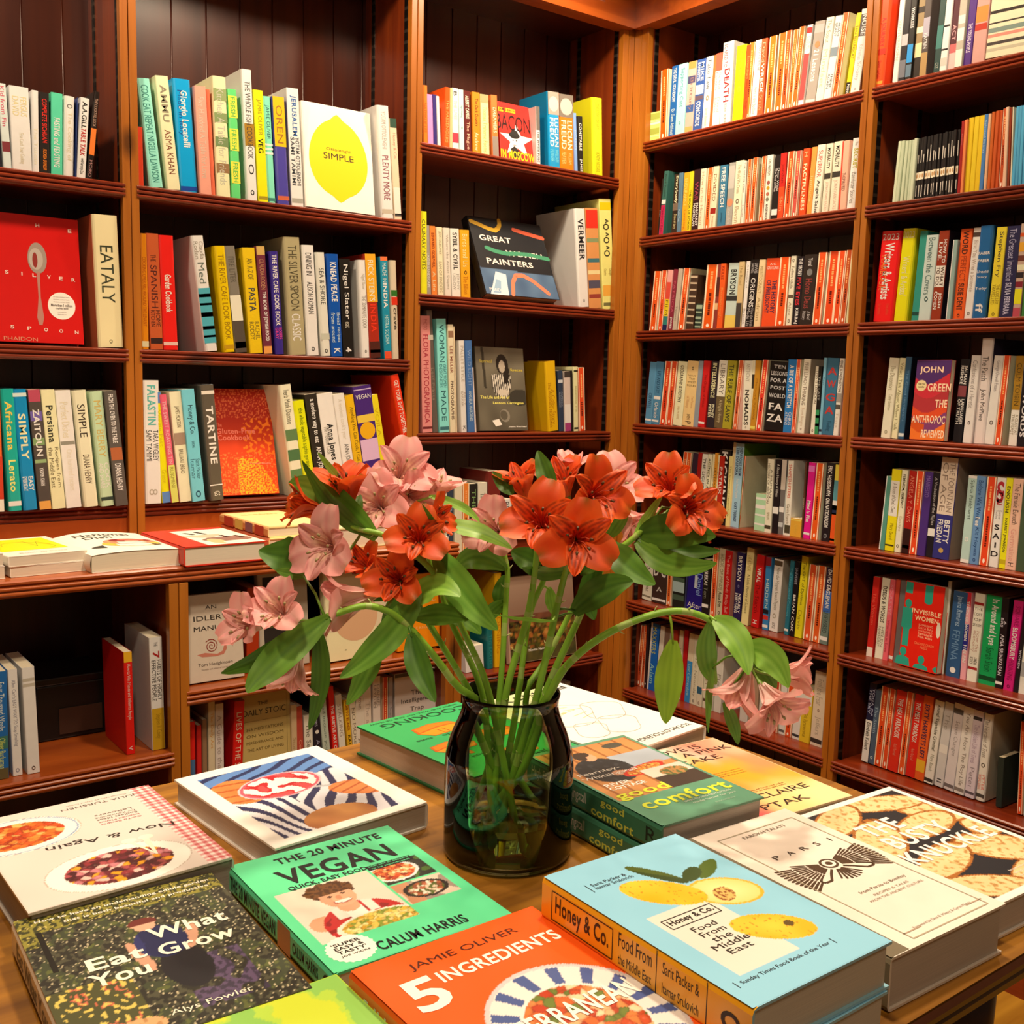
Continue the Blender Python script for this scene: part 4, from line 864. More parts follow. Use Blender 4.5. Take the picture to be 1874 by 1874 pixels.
-2.224 0.022 0.201 0.007 b8a070 |.05-.35 8a7448 The Road;.62-1 3a342e
-2.199 0.015 0.201 0.009 dcccc4 |.05-.4 7a706a A History of;.7-.95 8a807a Britain
@R1c R 1.683 0.030 1.2 1.25 1.4
-2.185 0.034 0.203 0.012 120e0e |.05-.2 a8a4a0 LEWIS/DARTNELL;.27-.7 w ORIGINS;.72-.98 9a9692 How the Earth/Made Us
-2.150 0.024 0.201 0.011 c9b488 |.1-.5 a08a5c MERITOCRACY;.55-.9 9a8458 Adrian
-2.124 0.052 0.202 0.010 d4451c |.07-.1 ^f0d0b8 A.C.;.12-.16 ^f0d0b8 GRAYLING;.32-.8 *2a2440 THE HISTORY/OF PHILOSOPHY
-2.070 0.037 0.202 0.008 d0480f g|
-2.029 0.019 0.203 0.007 e6d2ae |.03-.1 5a4a3a o;.15-.46 6a5a48 Fallen Idols;.55-.6 5a4a3a;.65-.85 9a8a70 Alex;.9-.95 5a4a3a o
-2.008 0.026 0.199 0.009 171218 |.03-.28 *d8d4d0 THE SECRET;.3-.7 *c02830 FIVE EYES;.74-.97 *d0ccc8 KERBAJ
-1.980 0.045 0.201 0.008 241c18 |.05-.16 c8c4c0 Yuval;.2-.3 $6a6a68;.34-.76 8a3834 Homo Deus;.8-.92 b0aca8 A Brief/History
-1.934 0.029 0.204 0.011 cc4818 g|
-1.901 0.035 0.204 0.011 cc4014 g|
-1.864 0.022 0.203 0.010 cc4418 g|
-1.841 0.019 0.203 0.011 b0481c g|
-1.819 0.009 0.178 0.005 e2c898 |
@R1d R 1.371 0.030 1.25 1.35 1.5
-2.603 0.031 0.209 0.016 4a7a98 |.5-.75 204060 ORWELL;.92-.95 d8e0e8
-2.571 0.033 0.210 0.014 40708e |.15-.5 1c3c58 LIFE AND FATE;.55-.6 e0e4e4;.65-.9 c8d8e0 Orlando;.93-.96 e0e4e4
-2.536 0.030 0.211 0.018 c03818 g|
-2.504 0.028 0.211 0.015 c0401c g|
-2.474 0.041 0.210 0.016 d9c49a |.06-.64 *4a4236 GEOGRAPHY IS DESTINY;.7-.9 b89c70 IAN MORRIS
-2.431 0.051 0.211 0.015 c8a870 |.09-.14 3a3024 o;.21-.24 ^5a4c30 WHY;.26-.29 ^5a4c30 THE;.31-.34 ^5a4c30 WEST;.36-.39 ^5a4c30 RULES;.54-.72 b88858 The Patterns/of History;.82-.9 5a4c30 IAN;.93-.97 3a3024 P
-2.379 0.020 0.212 0.013 7a7f86 |
-2.358 0.028 0.212 0.014 b01818 |.2-.7 7a0e10 The Origins of Virtue;.92-.95 e0c8c0
-2.327 0.033 0.211 0.012 241c22 |.03-.55 *d0c890 INTELLIGENCE;.65-.85 *e0d8a0 MONEY/PETER
-2.294 0.036 0.213 0.011 5a4a30 |0-.53 dccaae;.05-.5 5a5048 LIBRARY;.58-.92 b0a078 A Fragile History
-2.256 0.036 0.212 0.012 8f8420 |.06-.9 *3a3a20 THE RULE OF LAWS;.25-.7 b8a838 /FERNANDA
-2.214 0.019 0.213 0.014 b8502a g|
@R1d R 1.371 0.030 1.25 1.35 1.5
-2.195 0.016 0.212 0.004 b08878 |
-2.177 0.032 0.212 -0.002 e2ceac |.04-.3 9a9080 ANTHONY;.42-.93 *2a241e NOMADS;.95-.98 302820 o
-2.144 0.011 0.213 -0.004 dcc8a4 |.2-.4 302820
-2.144 0.021 0.212 0.010 a8741c |.2-.9 8a5a10 Memory Speaks;.94-.98 e8b850
-2.120 0.022 0.214 0.015 c43020 g|
-2.094 0.074 0.207 0.014 0e0c0c |.05-.1 ^*a8a4a0 TEN;.14-.2 ^*a8a4a0 LESSONS;.24-.3 ^*a8a4a0 FOR A;.35-.4 ^*a8a4a0 POST;.46-.52 ^*a8a4a0 WORLD;.6-.7 ^*d0ccc8 FA;.76-.87 ^*d0ccc8 ZA
-2.018 0.031 0.215 0.007 1f66a0 |.08-.66 *e8f0f4 A BIT OF A STRETCH;.72-.9 c8dcec CHRIS/ATKINS
-1.986 0.015 0.215 0.007 c44a2c g|
-1.969 0.025 0.216 0.011 dfc8ae c=9a8c7a|.05-.62 6a5a4c FREE LUNCH THINKING;.65-.9 b8a088 Tom Bergin;.93-.96 5a3a2c o
-1.922 0.016 0.195 0.007 dccaae |.06-.55 5a4c40 THIS IS LONDON;.93-.97 5a3a2c o
-1.904 0.013 0.195 0.001 14120e |.05-.6 8a8880 THE LAST;.64-1 2a7a4a;.72-.76 142018;.84-.88 142018
-1.889 0.010 0.219 0.004 6a9cb0 |.1-.5 2a5a70 Pepys;.93-.96 202838
-1.878 0.037 0.218 0.007 2f5f78 |.12-.22 ^*a83028 A;.29-.39 ^*a83028 W;.46-.56 ^*a83028 G;.63-.73 ^*a83028 A;.82-.95 1c4058 Finding
-1.840 0.017 0.217 0.008 dfcab4 |.03-.43 *5a5048 ONE KENSINGTON;.45-.57 8a8278;.6-.66 4a443c;.7-.9 b0a090 Tessa
-1.822 0.008 0.213 0.008 d07a68 |
@R1e R 1.064 0.030 1.35 1.5 1.7
-2.289 0.014 0.228 0.008 b87820 |.1-.6 5a3a10 LETTERS
-2.271 0.047 0.239 0.007 17100e |.02-.9 *c8c0b4 KICKINGS
-2.222 0.021 0.266 0.015 b8a078 c=8a7450|
-2.185 0.015 0.227 0.014 b03a18 g|
@R1e R 1.064 0.030 1.35 1.5 1.7
-2.436 0.019 0.223 0.019 b84018 g|
-2.415 0.020 0.222 0.016 b84a1c g|
-2.393 0.023 0.222 0.018 2c1c28 |.3-.6 6a3a48
-2.368 0.017 0.225 0.015 8a1410 |
-2.348 0.024 0.221 0.012 c8bca8 |.06-.5 *4a4840 THE LIGHT;.6-.95 8a4a40 OF THINGS
-2.323 0.017 0.222 0.014 c6b898 |.06-.6 *3a382e AGENCY IN ASIA;.7-.95 8a5a50 Dreams
-2.304 0.036 0.222 0.013 c8b48c |.1-.7 8a7c5a The Global Encounter;.9-.95 4a3a28
-2.266 0.021 0.220 0.006 9a2010 |.12-.6 *e0b0a0 PATRIX;.8-.97 d0a040
-2.243 0.017 0.223 0.007 c04a1c g|
-2.223 0.016 0.222 0.004 c8b070 |.1-.9 7a6a38 The Science of Melancholy
@R1e R 1.064 0.030 1.35 1.5 1.7
-2.203 0.033 0.264 0.009 86a2c4 c=4a7018|.05-.38 *1c2c4c DISPATCHES FROM/THE DIASPORA;.42-.65 c8d4e4 From Nelson Mandela;.7-.93 *1c2c4c GARY YOUNGE
-2.113 0.044 0.114 0.003 8fae88 |.1-.16 d8e4d0;.3-.4 e0dcc8;.55-.6 d8e4d0;.8-.85 d8e4d0
-2.067 0.024 0.224 -0.000 d8caa0 |.06-.6 4a4030 A HUMAN/HISTORY OF RELIGION;.72-.82 8a8060 SIMON;.9-.95 3a3020
-2.042 0.023 0.224 0.001 140c10 |.06-.5 d0ccc8 A Short History of Ethics;.64-.73 dcd4c4
-2.018 0.018 0.225 0.003 5a5450 |0-.4 a89a8c;.63-.7 c8c0b4;.84-.9 a0a09c
-2.000 0.004 0.206 -0.002 b8c4b8 |
-1.994 0.021 0.224 0.001 d4c6a8 |.05-.5 *b05848 SHAPESHIFTERS;.58-.85 6a6048 Gavin Francis;.86-.97 3a3424
-1.972 0.040 0.054 0.001 b8862a |.06-.12 d8a848;.3-.8 c89838 Aphorism
-1.932 0.006 0.224 0.001 4a2a1c |.3-.8 a89880 DAWKINS
-1.923 0.023 0.224 0.007 bc1070 |.04-.12 e060a0;.5-.78 *f0b8d8 Mind is Flat;.92-.95 f0c8dc
-1.898 0.025 0.224 0.008 d04810 g|
-1.860 0.027 0.228 0.005 171014 |.04-.42 *c8c4c0 ERIC HOBSBAWM;.45-.82 *c8c4c0 ON NATIONALISM;.9-.96 6a6868 o
-1.831 0.016 0.224 0.005 c8a83a |.2-.46 4a7a80;.46-.58 e8e0d4;.52-.64 182038;.62-1 c84818;.95-.98 e8d8c8
@R1f R 0.757 0.050 1.4 1.6 1.9
-2.610 0.045 0.201 0.014 c2b49a |.05-.35 7a6c50 LETUS;.38-.46 4a4030 o;.75-.85 4a4030 MAX;.92-.95 6a604c
-2.558 0.068 0.202 0.002 30201a |.02-.12 ^*e0dcd4 O;.15-.32 ^*e8e4dc O D;.35-.54 ^*e8e4dc D C;.72-.8 ^c8c0b4 A;.92-.96 c8c0b4
-2.489 0.021 0.184 0.003 b85018 g|
-2.463 0.055 0.179 -0.001 141812 |.1-.3 2a4030;.42-.5 3a4a38;.5-.7 8a9a94;.75-.85 3a4a38
-2.406 0.006 0.142 0.002 2a2c4a |
-2.400 0.074 0.144 0.008 171060 |.1-.6 6a80c0 Daniel/;.15-.45 ^*a0a4d8 I;.8-.92 ^e8e4ec After
-2.324 0.029 0.185 -0.000 12100e |.12-.46 *d8d4b8 EUREKA!;.5-.7 6a6858 Tom;.8-.86 c8c4a8
-2.294 0.023 0.227 0.005 c4451a g|
-2.268 0.027 0.229 0.006 a89878 |.08-.6 6a5c40 BOOK OF MINDS;.62-.84 *3a3020 Amia Srin;.9-.95 3a3020 o
-2.239 0.030 0.226 0.004 9a0c0c c=b07060|.06-.9 d88070 The Book of Minds Philip Ball
@R1f R 0.757 0.050 1.4 1.6 1.9
-2.191 0.030 0.227 0.006 1c1438 |.05-.4 *c8c0d0 BRYSON;.46-.5 6a6480 o;.58-.86 *c8c0d0 NEARLY/EVERYTHING
-2.157 0.028 0.247 0.012 c6aa70 c=a08050|.1-.3 9a8048 HEATHER;.34-.85 5a5030 A Little History of Science
-2.117 0.030 0.231 0.011 a01010 |.18-.38 *f0d8d0 VIRAL;.4-.8 6a0808 The Search;.9-.95 e8c8c0 H
-2.074 0.022 0.228 0.002 2a648c |0-.12 7a1820;.3-.7 a8c8dc HIDDEN;.72-.78 141418;.8-.86 a82820;.93-.97 c8d8e0
-2.050 0.033 0.226 0.009 d4c6ae c=9a8c78|.02-.09 4a3a28;.12-.7 6a6050 How the Hippies Saved Physics;.75-.82 8a7c68 o;.88-.96 3a342a EDGE
-1.992 0.015 0.230 0.010 1f5a66 |.1-.75 4a8a92 The Disordered Cosmos;.92-.95 c8d0d0
-1.971 0.017 0.229 0.008 120c10 |.08-.3 8a8488 UNIVERSE;.42-.95 *c8c4c4 BRIAN COX
-1.953 0.025 0.249 0.012 ccac18 |.07-.6 4a4818 The GIFT of Dyslexia;.66-.9 8a7a18 Davis
-1.919 0.028 0.229 0.010 b8421c g|
-1.887 0.027 0.230 0.009 b84a18 g|
-1.859 0.027 0.228 0.011 5a6458 |0-.3 241428;.3-.58 30528a;.02-.52 *d8d8dc DAVID EAGLEMAN;.56-.85 2a3430 LIVEWIRED;.9-.95 c8c0b0
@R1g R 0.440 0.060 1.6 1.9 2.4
-2.630 0.023 0.221 0.015 a03c1c g|
-2.606 0.018 0.226 0.009 a8401c g|
-2.587 0.012 0.232 0.003 241414 |.9-.95 d0ccc8 o
-2.573 0.039 0.241 0.012 124c8a c=0f4478|0-1 ~b8c0c4;.05-.45 *8a8a50 MAXXERS;.6-.9 7aa0c8 Adam
-2.532 0.019 0.239 0.015 b8b090 |.8-1 5a7a30
-2.511 0.025 0.236 0.013 6a5040 |
-2.484 0.028 0.237 0.009 8a8070 |
-2.454 0.018 0.238 0.000 8a2814 |.1-.4 c87858 BR
-2.434 0.017 0.241 0.003 b4a080 |.2-.8 7a6c50 The Silk Roads
-2.415 0.018 0.246 0.006 940e10 |
-2.396 0.025 0.240 0.011 b09c7c |.4-1 2a6a94;.45-.9 8ab0c4 Lost Connections
-2.368 0.026 0.240 0.009 b8a888 |.93-.97 2a2420 o;.3-.9 7a6c54 The Noonday
-2.340 0.023 0.242 0.008 b4a486 |.1-.4 4a4640;.72-.82 2a4a58;.93-.97 5a3a2c o
-2.315 0.020 0.241 0.006 b8a688 |.3-.8 7a5c44 QUIET;.86-.9 4a3424
-2.293 0.025 0.239 0.007 aca088 |
-2.266 0.029 0.238 0.007 b0a490 |.4-.8 7a6c5c Flow
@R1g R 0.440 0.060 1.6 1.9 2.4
-2.153 0.032 0.159 0.000 a89a88 |
-2.117 0.034 0.160 0.002 8a6a50 |
-2.079 0.040 0.162 0.003 b0a490 |
-2.035 0.033 0.163 0.004 9a3018 g|
-1.999 0.021 0.161 0.002 b8b0a8 |.9-.95 4a443c
-1.976 0.025 0.163 0.006 b03a14 g|
-1.949 0.027 0.164 0.006 b4b0ac |.9-.95 2a2826
-1.921 0.036 0.167 0.006 c4901c |0-.3 b8aea4;.45-.9 7a5a10 Grit Perseverance
-1.882 0.042 0.229 0.006 b0987c |.1-.45 8a7660 Feel the Fear;.5-.54 5a3424 o;.6-.85 8a7660 Jeffers;.9-.96 2a221c
@R2a R 2.303 0.000 1.1 1.15 1.25
-1.763 0.032 0.247 0.012 f04a20 h,c=d83a18|.3-.6 *a81a10 A JOURNEY;.62-.68 b82410;.74-.92 *9a1810 Simon Garfield;.95-.98 f88a30
-1.701 0.015 0.256 0.010 e8dcc8 |.4-.8 b8a890 VENTURESOME
-1.685 0.019 0.254 0.009 201c20 |.55-.66 b0a8a8;.8-.97 6a6a70
-1.664 0.017 0.250 0.007 1a1816 |.3-.5 *c8c4c0 WORKERS;.66-.84 2a88c8;.86-.98 5a7080
-1.646 0.021 0.247 0.008 8a7450 |.3-.36 2a2018;.5-.56 e8d8b0;.66-.8 d8c090;.8-1 2a221c
-1.624 0.019 0.236 0.004 4a403c |.4-.6 9a94a0;.56-.72 *c8c4c0 KATRIN;.76-1 a08050
-1.585 0.017 0.224 0.009 28403c |.5-.75 3a7068;.9-.96 a8a898 OZ
-1.567 0.018 0.217 0.009 d8d4c8 |.5-.52 141414;.76-.78 141414;.86-.95 b8b4a8
-1.547 0.019 0.211 0.006 d0a8a0 |.0-.72 4a2028;.5-.68 *b88a8a ACT;.72-.82 b05a5a
-1.526 0.019 0.203 0.005 a8a090 |.4-.5 d8d0c0;.55-.7 d8d4c8;.8-1 d8cfc0
-1.506 0.020 0.195 0.008 4a2a70 |.5-.85 *c8b8d8 THE YOUNG PEOPLE
-1.483 0.033 0.187 0.006 b88a80 |.3-.5 c87a38;.52-.6 a83020
-1.449 0.102 0.181 0.008 cfc0a0 |.4-.44 2a2420;.55-.57 302a26;.62-.68 6a7a70;.7-.74 b87868;.8-.84 3a3430;.88-.92 a8a088
@R2b R 1.997 0.030 1.2 1.25 1.4
-1.699 0.009 0.160 0.008 b8c0a0 |
-1.689 0.010 0.159 0.009 aab494 |
-1.675 0.009 0.157 0.007 b0ba9a |
-1.664 0.008 0.157 0.005 a8b292 |
-1.655 0.008 0.157 0.005 aab496 |
-1.647 0.009 0.159 0.004 b4bc9e |
-1.637 0.008 0.158 0.003 1a1716 k|
-1.628 0.008 0.159 0.003 1a1716 k|
-1.619 0.008 0.159 0.002 1b1818 k|
-1.610 0.008 0.159 0.002 1a1716 k|
-1.601 0.008 0.160 0.001 191616 k|
-1.592 0.008 0.160 0.001 1a1716 k|
-1.584 0.008 0.160 0.001 1b1818 k|
-1.575 0.008 0.160 0.000 1a1716 k|
-1.566 0.008 0.160 -0.000 191616 k|
-1.557 0.008 0.161 -0.000 1a1716 k|
-1.549 0.008 0.161 -0.001 1a1716 k|
-1.540 0.008 0.161 -0.001 1b1818 k|
-1.532 0.007 0.162 -0.001 1a1716 k|
-1.523 0.007 0.162 -0.002 191616 k|
-1.515 0.008 0.181 -0.001 8a1c1a |.1-.4 c06a60 Penelope
-1.506 0.005 0.182 -0.001 d87040 |
-1.501 0.004 0.182 -0.000 d87a48 |
-1.496 0.013 0.185 0.000 e8ac1a |
-1.482 0.013 0.185 0.001 e8b020 |
-1.468 0.013 0.185 0.001 e6aa1c |
-1.454 0.010 0.185 0.001 3f6ea0 |.08-.5 a0b8d0 Selected Poems
-1.443 0.007 0.185 -0.001 d8a078 |
-1.435 0.008 0.188 -0.001 b0541c |
-1.425 0.009 0.188 0.000 b04c1c |
-1.416 0.009 0.188 -0.002 b0481c |
-1.405 0.011 0.191 -0.003 a8441c g|
-1.393 0.008 0.192 -0.007 d8a888 |
-1.384 0.005 0.190 -0.008 8a3418 |
-1.377 0.003 0.191 -0.009 e0c0a0 |
-1.373 0.008 0.189 -0.002 4a98b8 |
-1.364 0.008 0.189 -0.003 4690b0 |
-1.356 0.008 0.189 -0.004 4a98b8 |
-1.347 0.008 0.189 -0.005 4690b0 |
@R2c R 1.684 0.020 1.05 1.05 1.1
-1.731 0.060 0.239 0.012 de141a h|.03-.1 ^f8e4e0 2023;.13-.75 *f8e8e4 Writers & Artists;.25-.65 e87830 /YEARBOOK;.8-.92 e05030 Free advice/for writers
-1.668 0.040 0.241 0.012 d2d20e h,c=b8b80c|.03-.1 ^e8e8a0 2023;.3-.72 e8e8a8 Writers' & Artists'
-1.614 0.022 0.230 0.010 2a8a7c c=1f7468|.9-.94 14403a
-1.591 0.034 0.217 0.009 b8ccc8 |.03-.7 4a6a6a Between the Covers;.72-.78 2a4a4a o
-1.556 0.028 0.225 0.009 8a3018 c=1c1a26|.1-.36 *f0e0d4 HOW TO/LIVE.;.39-.63 f0e4d0;.4-.62 *4a3020 WHAT/TO DO.;.68-.88 *f0e0d4 JOSH/COHEN
-1.513 0.013 0.199 0.006 8aa8a4 |0-1 ~d8e4e0
-1.498 0.031 0.224 0.007 ea5820 |.02-.28 *402018 WORD;.3-.58 9a3a18 PERFECT;.6-.9 *402018 SUSIE DENT;.94-.98 2a1410 o
-1.466 0.021 0.224 0.009 ecdfd4 |.05-.1 4a3a34;.14-.7 a89a90 First You Write a Sentence;.92-.96 6a5a50 o
-1.444 0.036 0.226 0.006 1f5f98 h,c=123a60|.28-.31 ^*e8f0f8 FABER;.36-.39 ^*e8f0f8 FABER;.48-.51 ^e8f0f8 Untold;.54-.57 ^e8f0f8 Story;.66-.7 ^e0e8f0 Toby;.84-.94 *e0e8f0 ff
-1.400 0.026 0.218 0.007 ecca34 |.05-.55 3a3a34 Stephen Fry;.63-.85 8a7a28 THE ODE LESS/TRAVELLED;.94-.98 5a5020 o
-1.373 0.034 0.218 0.005 25254a |.03-.6 a8a8c8 The Greatest Invention;.62-.97 *b8b8d4 SILVIA FERRARA
-1.338 0.019 0.221 0.005 b8a090 |.1-.14 c85020;.2-.3 d8a030;.34-.4 6a3a30;.44-.5 e8d8b8;.52-.58 2a2228;.62-.68 7a2030;.7-.86 e8d820;.9-1 b04a58
-1.317 0.031 0.221 0.001 3a7a3a |
@R2d R 1.372 0.030 1.15 1.2 1.3
-1.685 0.029 0.216 0.012 e4dcb4 |.1-.4 8a8468 The Discomfort;.45-.65 a09a78 Cathy Rentzen;.9-.95 8a8468 o
-1.655 0.018 0.216 0.011 dad2a4 |.06-.9 7a7450 What I Talk About When I Talk
-1.634 0.017 0.219 0.009 28506e c=131826|.05-.9 5a80a0 The Good Immigrant;.93-.97 c0c8d0
-1.476 0.024 0.212 0.008 16161c |.08-.3 *e8e4e8 SALMAN/RUSHDIE;.32-.45 7a3a40;.48-.78 *e8e4e8 LANGUAGES/OF TRUTH
-1.448 0.024 0.221 0.008 d4cac6 |.06-.6 8a8480 Confessions of a Heretic;.75-.79 3a2c2c o
-1.423 0.030 0.263 0.004 d2c4be h,c=2a2438|.17-.4 3a3636 The Patch;.48-.78 3a3636 John McPhee
-1.390 0.024 0.220 0.009 e0d8dc |.06-.4 8a8488 George Orwell Essays;.73-.78 4a3c3c o
-1.364 0.017 0.220 0.008 e84820 g|
-1.331 0.022 0.219 0.003 dcd4c0 |0-.6 96701e;.08-.55 4a3814 COLM TOIBIN;.65-.88 8a826c A GUEST AT/THE FEAST
-1.308 0.024 0.218 0.003 17141a |.4-.9 *c8c4c8 WORDS
@R2e R 1.065 0.030 1.2 1.25 1.4
-1.671 0.016 0.204 0.010 4c8474 |0-1 ~c8d4d0
-1.653 0.028 0.224 0.008 e2c012 |.14-.57 e4d8bc;.17-.53 5a5040 A Room of One's Own;.66-.86 8a7a10 Mary Beard;.92-.94 3a3010
-1.623 0.018 0.224 0.008 e8d2ac |.05-.46 *3a3424 FEMINISM, FEMINIST;.5-.8 a89a78 Essays;.9-.95 3a2c20 o
-1.603 0.023 0.224 0.009 9a1810 |.06-.62 d07860 ANGELA Y. DAVIS;.7-1 2a1210;.9-.94 b0a8a4
-1.579 0.021 0.225 0.007 d8421c g|
-1.557 0.024 0.225 0.009 40266a |.05-.3 7a60a0 MANIFESTO
-1.531 0.021 0.225 0.005 17141a |.06-.62 a8a4a0 A Vindication of the Rights;.66-.75 e0d8c8
-1.509 0.047 0.266 0.009 2a2a6a c=8a7868|0-.56 c4b4a0;.05-.53 7a6a5c THE FOUNTAIN/OF AGE;.61-.84 *c8c4dc BETTY/FRIEDAN;.89-.94 $a88a4a
-1.432 0.024 0.225 0.006 a0bab0 |.0-.03 d8d8c0;.05-.5 4a5c54 Sylvia Pankhurst;.7-.76 d8dcd0 o;.96-1 d8d8c0
-1.406 0.024 0.226 0.004 5a80a8 |.05-.5 1c3c6a Before We Were;.46-.56 *e0e8f0 free;.58-.9 1c3c6a Kit Heyam;.93-.97 1c3c6a o
-1.381 0.024 0.226 0.006 dc401c g|
-1.355 0.023 0.226 0.005 d4c8c2 |.04-.28 ^*a02830 S;.14-.2 ^*a02830 H;.24-.3 ^*a02830 E;.36-.46 8a8480 Kantor/Twohey;.52-.58 ^*1c1818 S;.62-.68 ^*1c1818 A;.72-.78 ^*1c1818 I;.82-.88 ^*1c1818 D
-1.331 0.017 0.227 0.003 e8d016 |.09-.38 *3a3a1c ENOUGH;.44-.82 *3a3a1c HARRIET JOHNSON;.9-.95 a89818
-1.313 0.027 0.227 0.004 e4a48c |.05-.5 4a3834 The Female Eunuch;.55-.9 c08878 Germaine;.92-.96 4a3834 H
-1.285 0.022 0.231 0.002 3a4a34 |
@R2f R 0.755 0.050 1.35 1.45 1.65
-1.700 0.020 0.229 0.008 a81c16 |.2-.6 c84a38 The Women;.88-1 c0b0a0
-1.675 0.025 0.230 0.009 ccc0a4 |.1-.55 *3a342c DEEDS & WORDS;.6-.85 7a7060 HELEN/PANKHURST
-1.648 0.015 0.230 0.009 c05058 |.05-.45 d88088 SOULS SEE;.5-.9 8a2a34 Women in Love
-1.632 0.013 0.232 0.008 a83a28 |.93-.97 d8c8b8
-1.617 0.023 0.232 0.008 5a5450 |
-1.478 0.010 0.252 0.005 c8bcaa h,c=6a5c44|
-1.459 0.039 0.230 0.007 24466a |.05-.4 8aa0bc Janina Ramirez;.45-.8 5a7a98 FEMINA;.88-.95 $d8d0cc
-1.419 0.016 0.232 0.000 c8868a |0-.16 b02030;.36-.66 20206a;.1-.55 *d8c8d4 TENTH OF WOMEN;.6-.8 *d0c4d8 HELEN
-1.401 0.027 0.234 0.007 ccbca8 |.1-.13 8a2020;.16-.19 ^3a2c28 THE;.22-.25 ^3a2c28 COST;.28-.31 ^3a2c28 OF;.34-.37 ^3a2c28 SEXISM;.42-.66 a07a6c how the/economy;.72-.8 *3a2c28 LINDA/SCOTT;.83-.86 8a2020
-1.372 0.046 0.234 0.007 0c8444 |.04-.55 *c0e0cc In Around and Lyse;.58-.85 064a26 Sarah Stein;.9-.95 063a1c
-1.324 0.019 0.234 0.001 140c10 |.2-.34 *a8a0a4 A/BRS;.4-.85 *b0a8ac AMIA SRINIVASAN;.92-.95 c8c4c8
-1.303 0.025 0.233 0.010 ac1860 |.06-.28 7a0c40 SQUARE;.3-.65 *e8b8d0 BLOOMSBURY;.66-.88 7a0c40 HAUNTING;.93-.97 5a0830 o
-1.276 0.010 0.219 0.011 181216 |.3-.9 *a8a0a4 WOMEN
-1.265 0.022 0.204 0.006 c8bcac |.6-.78 8a8884
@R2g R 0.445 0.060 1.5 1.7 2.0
-1.703 0.023 0.233 0.013 16162c |.47-1 c4bcae;.04-.43 *9090b8 YOGA OF/THE SKY;.5-.85 *3a3630 Elizabeth Kolbert
-1.679 0.017 0.218 0.010 3a4654 |.1-.7 7a8890 The Sixth;.88-.95 a8b0b4 o
-1.661 0.024 0.233 0.011 b43a14 g|
-1.635 0.017 0.233 0.011 b43c18 g|
-1.616 0.031 0.235 0.014 b02414 |.1-.58 *e0a898 THE MEAT PARADOX;.66-.8 d86850 Rob Percival
-1.584 0.019 0.237 0.013 b84418 g|
-1.563 0.028 0.236 0.014 b01c12 |.1-.58 *e0a898 THE MEAT PARADOX;.66-.8 d86850 Rob Percival
-1.534 0.028 0.240 0.013 b84a1a |.1-.74 *2a1c34 SIXTY HARVESTS LEFT;.76-.9 c88820
-1.505 0.026 0.235 0.017 cabb9e |.05-.6 *4a4434 Animal Vegetable Criminal;.65-.85 6a6450 Mary Roach;.94-.98 2a2620
-1.476 0.025 0.236 0.015 a8a098 |.05-.4 8a8278 The;.5-.6 d0c8c0;.9-.96 2a2a28 II
-1.448 0.028 0.241 0.015 b0a49e |.06-.12 4a4440;.2-.6 7a706c Seven Changes;.93-.97 5a504c
-1.417 0.028 0.239 0.012 bcb0a2 |.06-.9 6a5e54 You Are Here The Boy Life;.93-.97 6a5e54
-1.387 0.026 0.237 0.009 b0a0a2 |.07-.11 2a2424;.16-.6 8a7480 The Hidden Life of Trees;.65-.9 7a6c70 Peter;.93-.96 4a4044
-1.359 0.024 0.235 0.007 bcae9e h,c=a09078|.06-.5 6a5e54 The Heartbeat of Trees;.56-.62 3a2c24 o;.7-.87 b0584a PETER/WOHLLEBEN;.92-.96 3a342c
-1.305 0.016 0.131 -0.003 1a221c |
-1.248 0.013 0.238 -0.009 c03a16 g|
-1.232 0.024 0.244 -0.010 b8a894 |
'''
build_rows(ROWS)
shelf_covers()
# ------------------------------------------------------------------ books lying flat
def flat(name, o, z, ang, W, H, T, spine, front=None, hard=True, label='', group=None, back=None, pages='e0d6c4', edge=None, mat=None):
    M = Matrix.Translation((o[0], o[1], z)) @ Matrix.Rotation(math.radians(ang), 4, 'Z')
    rt = make_book(name, M, W, H, T, spine, front, back, hard, label, 'book', group, pages, edge, mat or M_GLOSS)
    return rt, Art(rt, W, H, T)
CT = 1.0903
G_ = 'books lying on the counter'
rt, a = flat('cookbook', (.455, 2.225), CT, 4, .155, .24, .021, 'f0ece0', hard=False, label='lower white paperback of the pair with the yellow cover, on the counter', group=G_)
rt, a = flat('cookbook', (.452, 2.222), CT + .0215, 6, .155, .24, .021, 'f4f0e6', hard=False, label='white paperback with a yellow cover panel, upper of a pair on the counter', group=G_)
a.rect(.05, .26, .9, .93, 'f0e000'); a.line([(.2 + .3 * (1 - math.cos(q / 10)), .55 + .2 * math.sin(q / 8)) for q in range(0, 42, 3)], .008, '8a8a10'); a.line([(.55, .8), (.6, .45), (.7, .7), (.8, .5)], .008, '8a8a10'); a.text('Book of Pasta', .5, .12, .6, .04, 'c0b8a0'); a.done()
rt, a = flat('cookbook', (.28, 2.215), CT, 2, .165, .24, .025, 'f0ece4', hard=False, label='white paperback on the counter cut by the photo edge, lower one', group=G_)
rt, a = flat('cookbook', (.278, 2.213), CT + .0255, 3, .165, .24, .025, 'efeae4', hard=False, label='white paperback on the counter cut by the photo edge, upper one', group=G_)
a.poly([(.3, .1), (.98, .2), (.98, .35), (.3, .3)], '4a4450'); a.done()
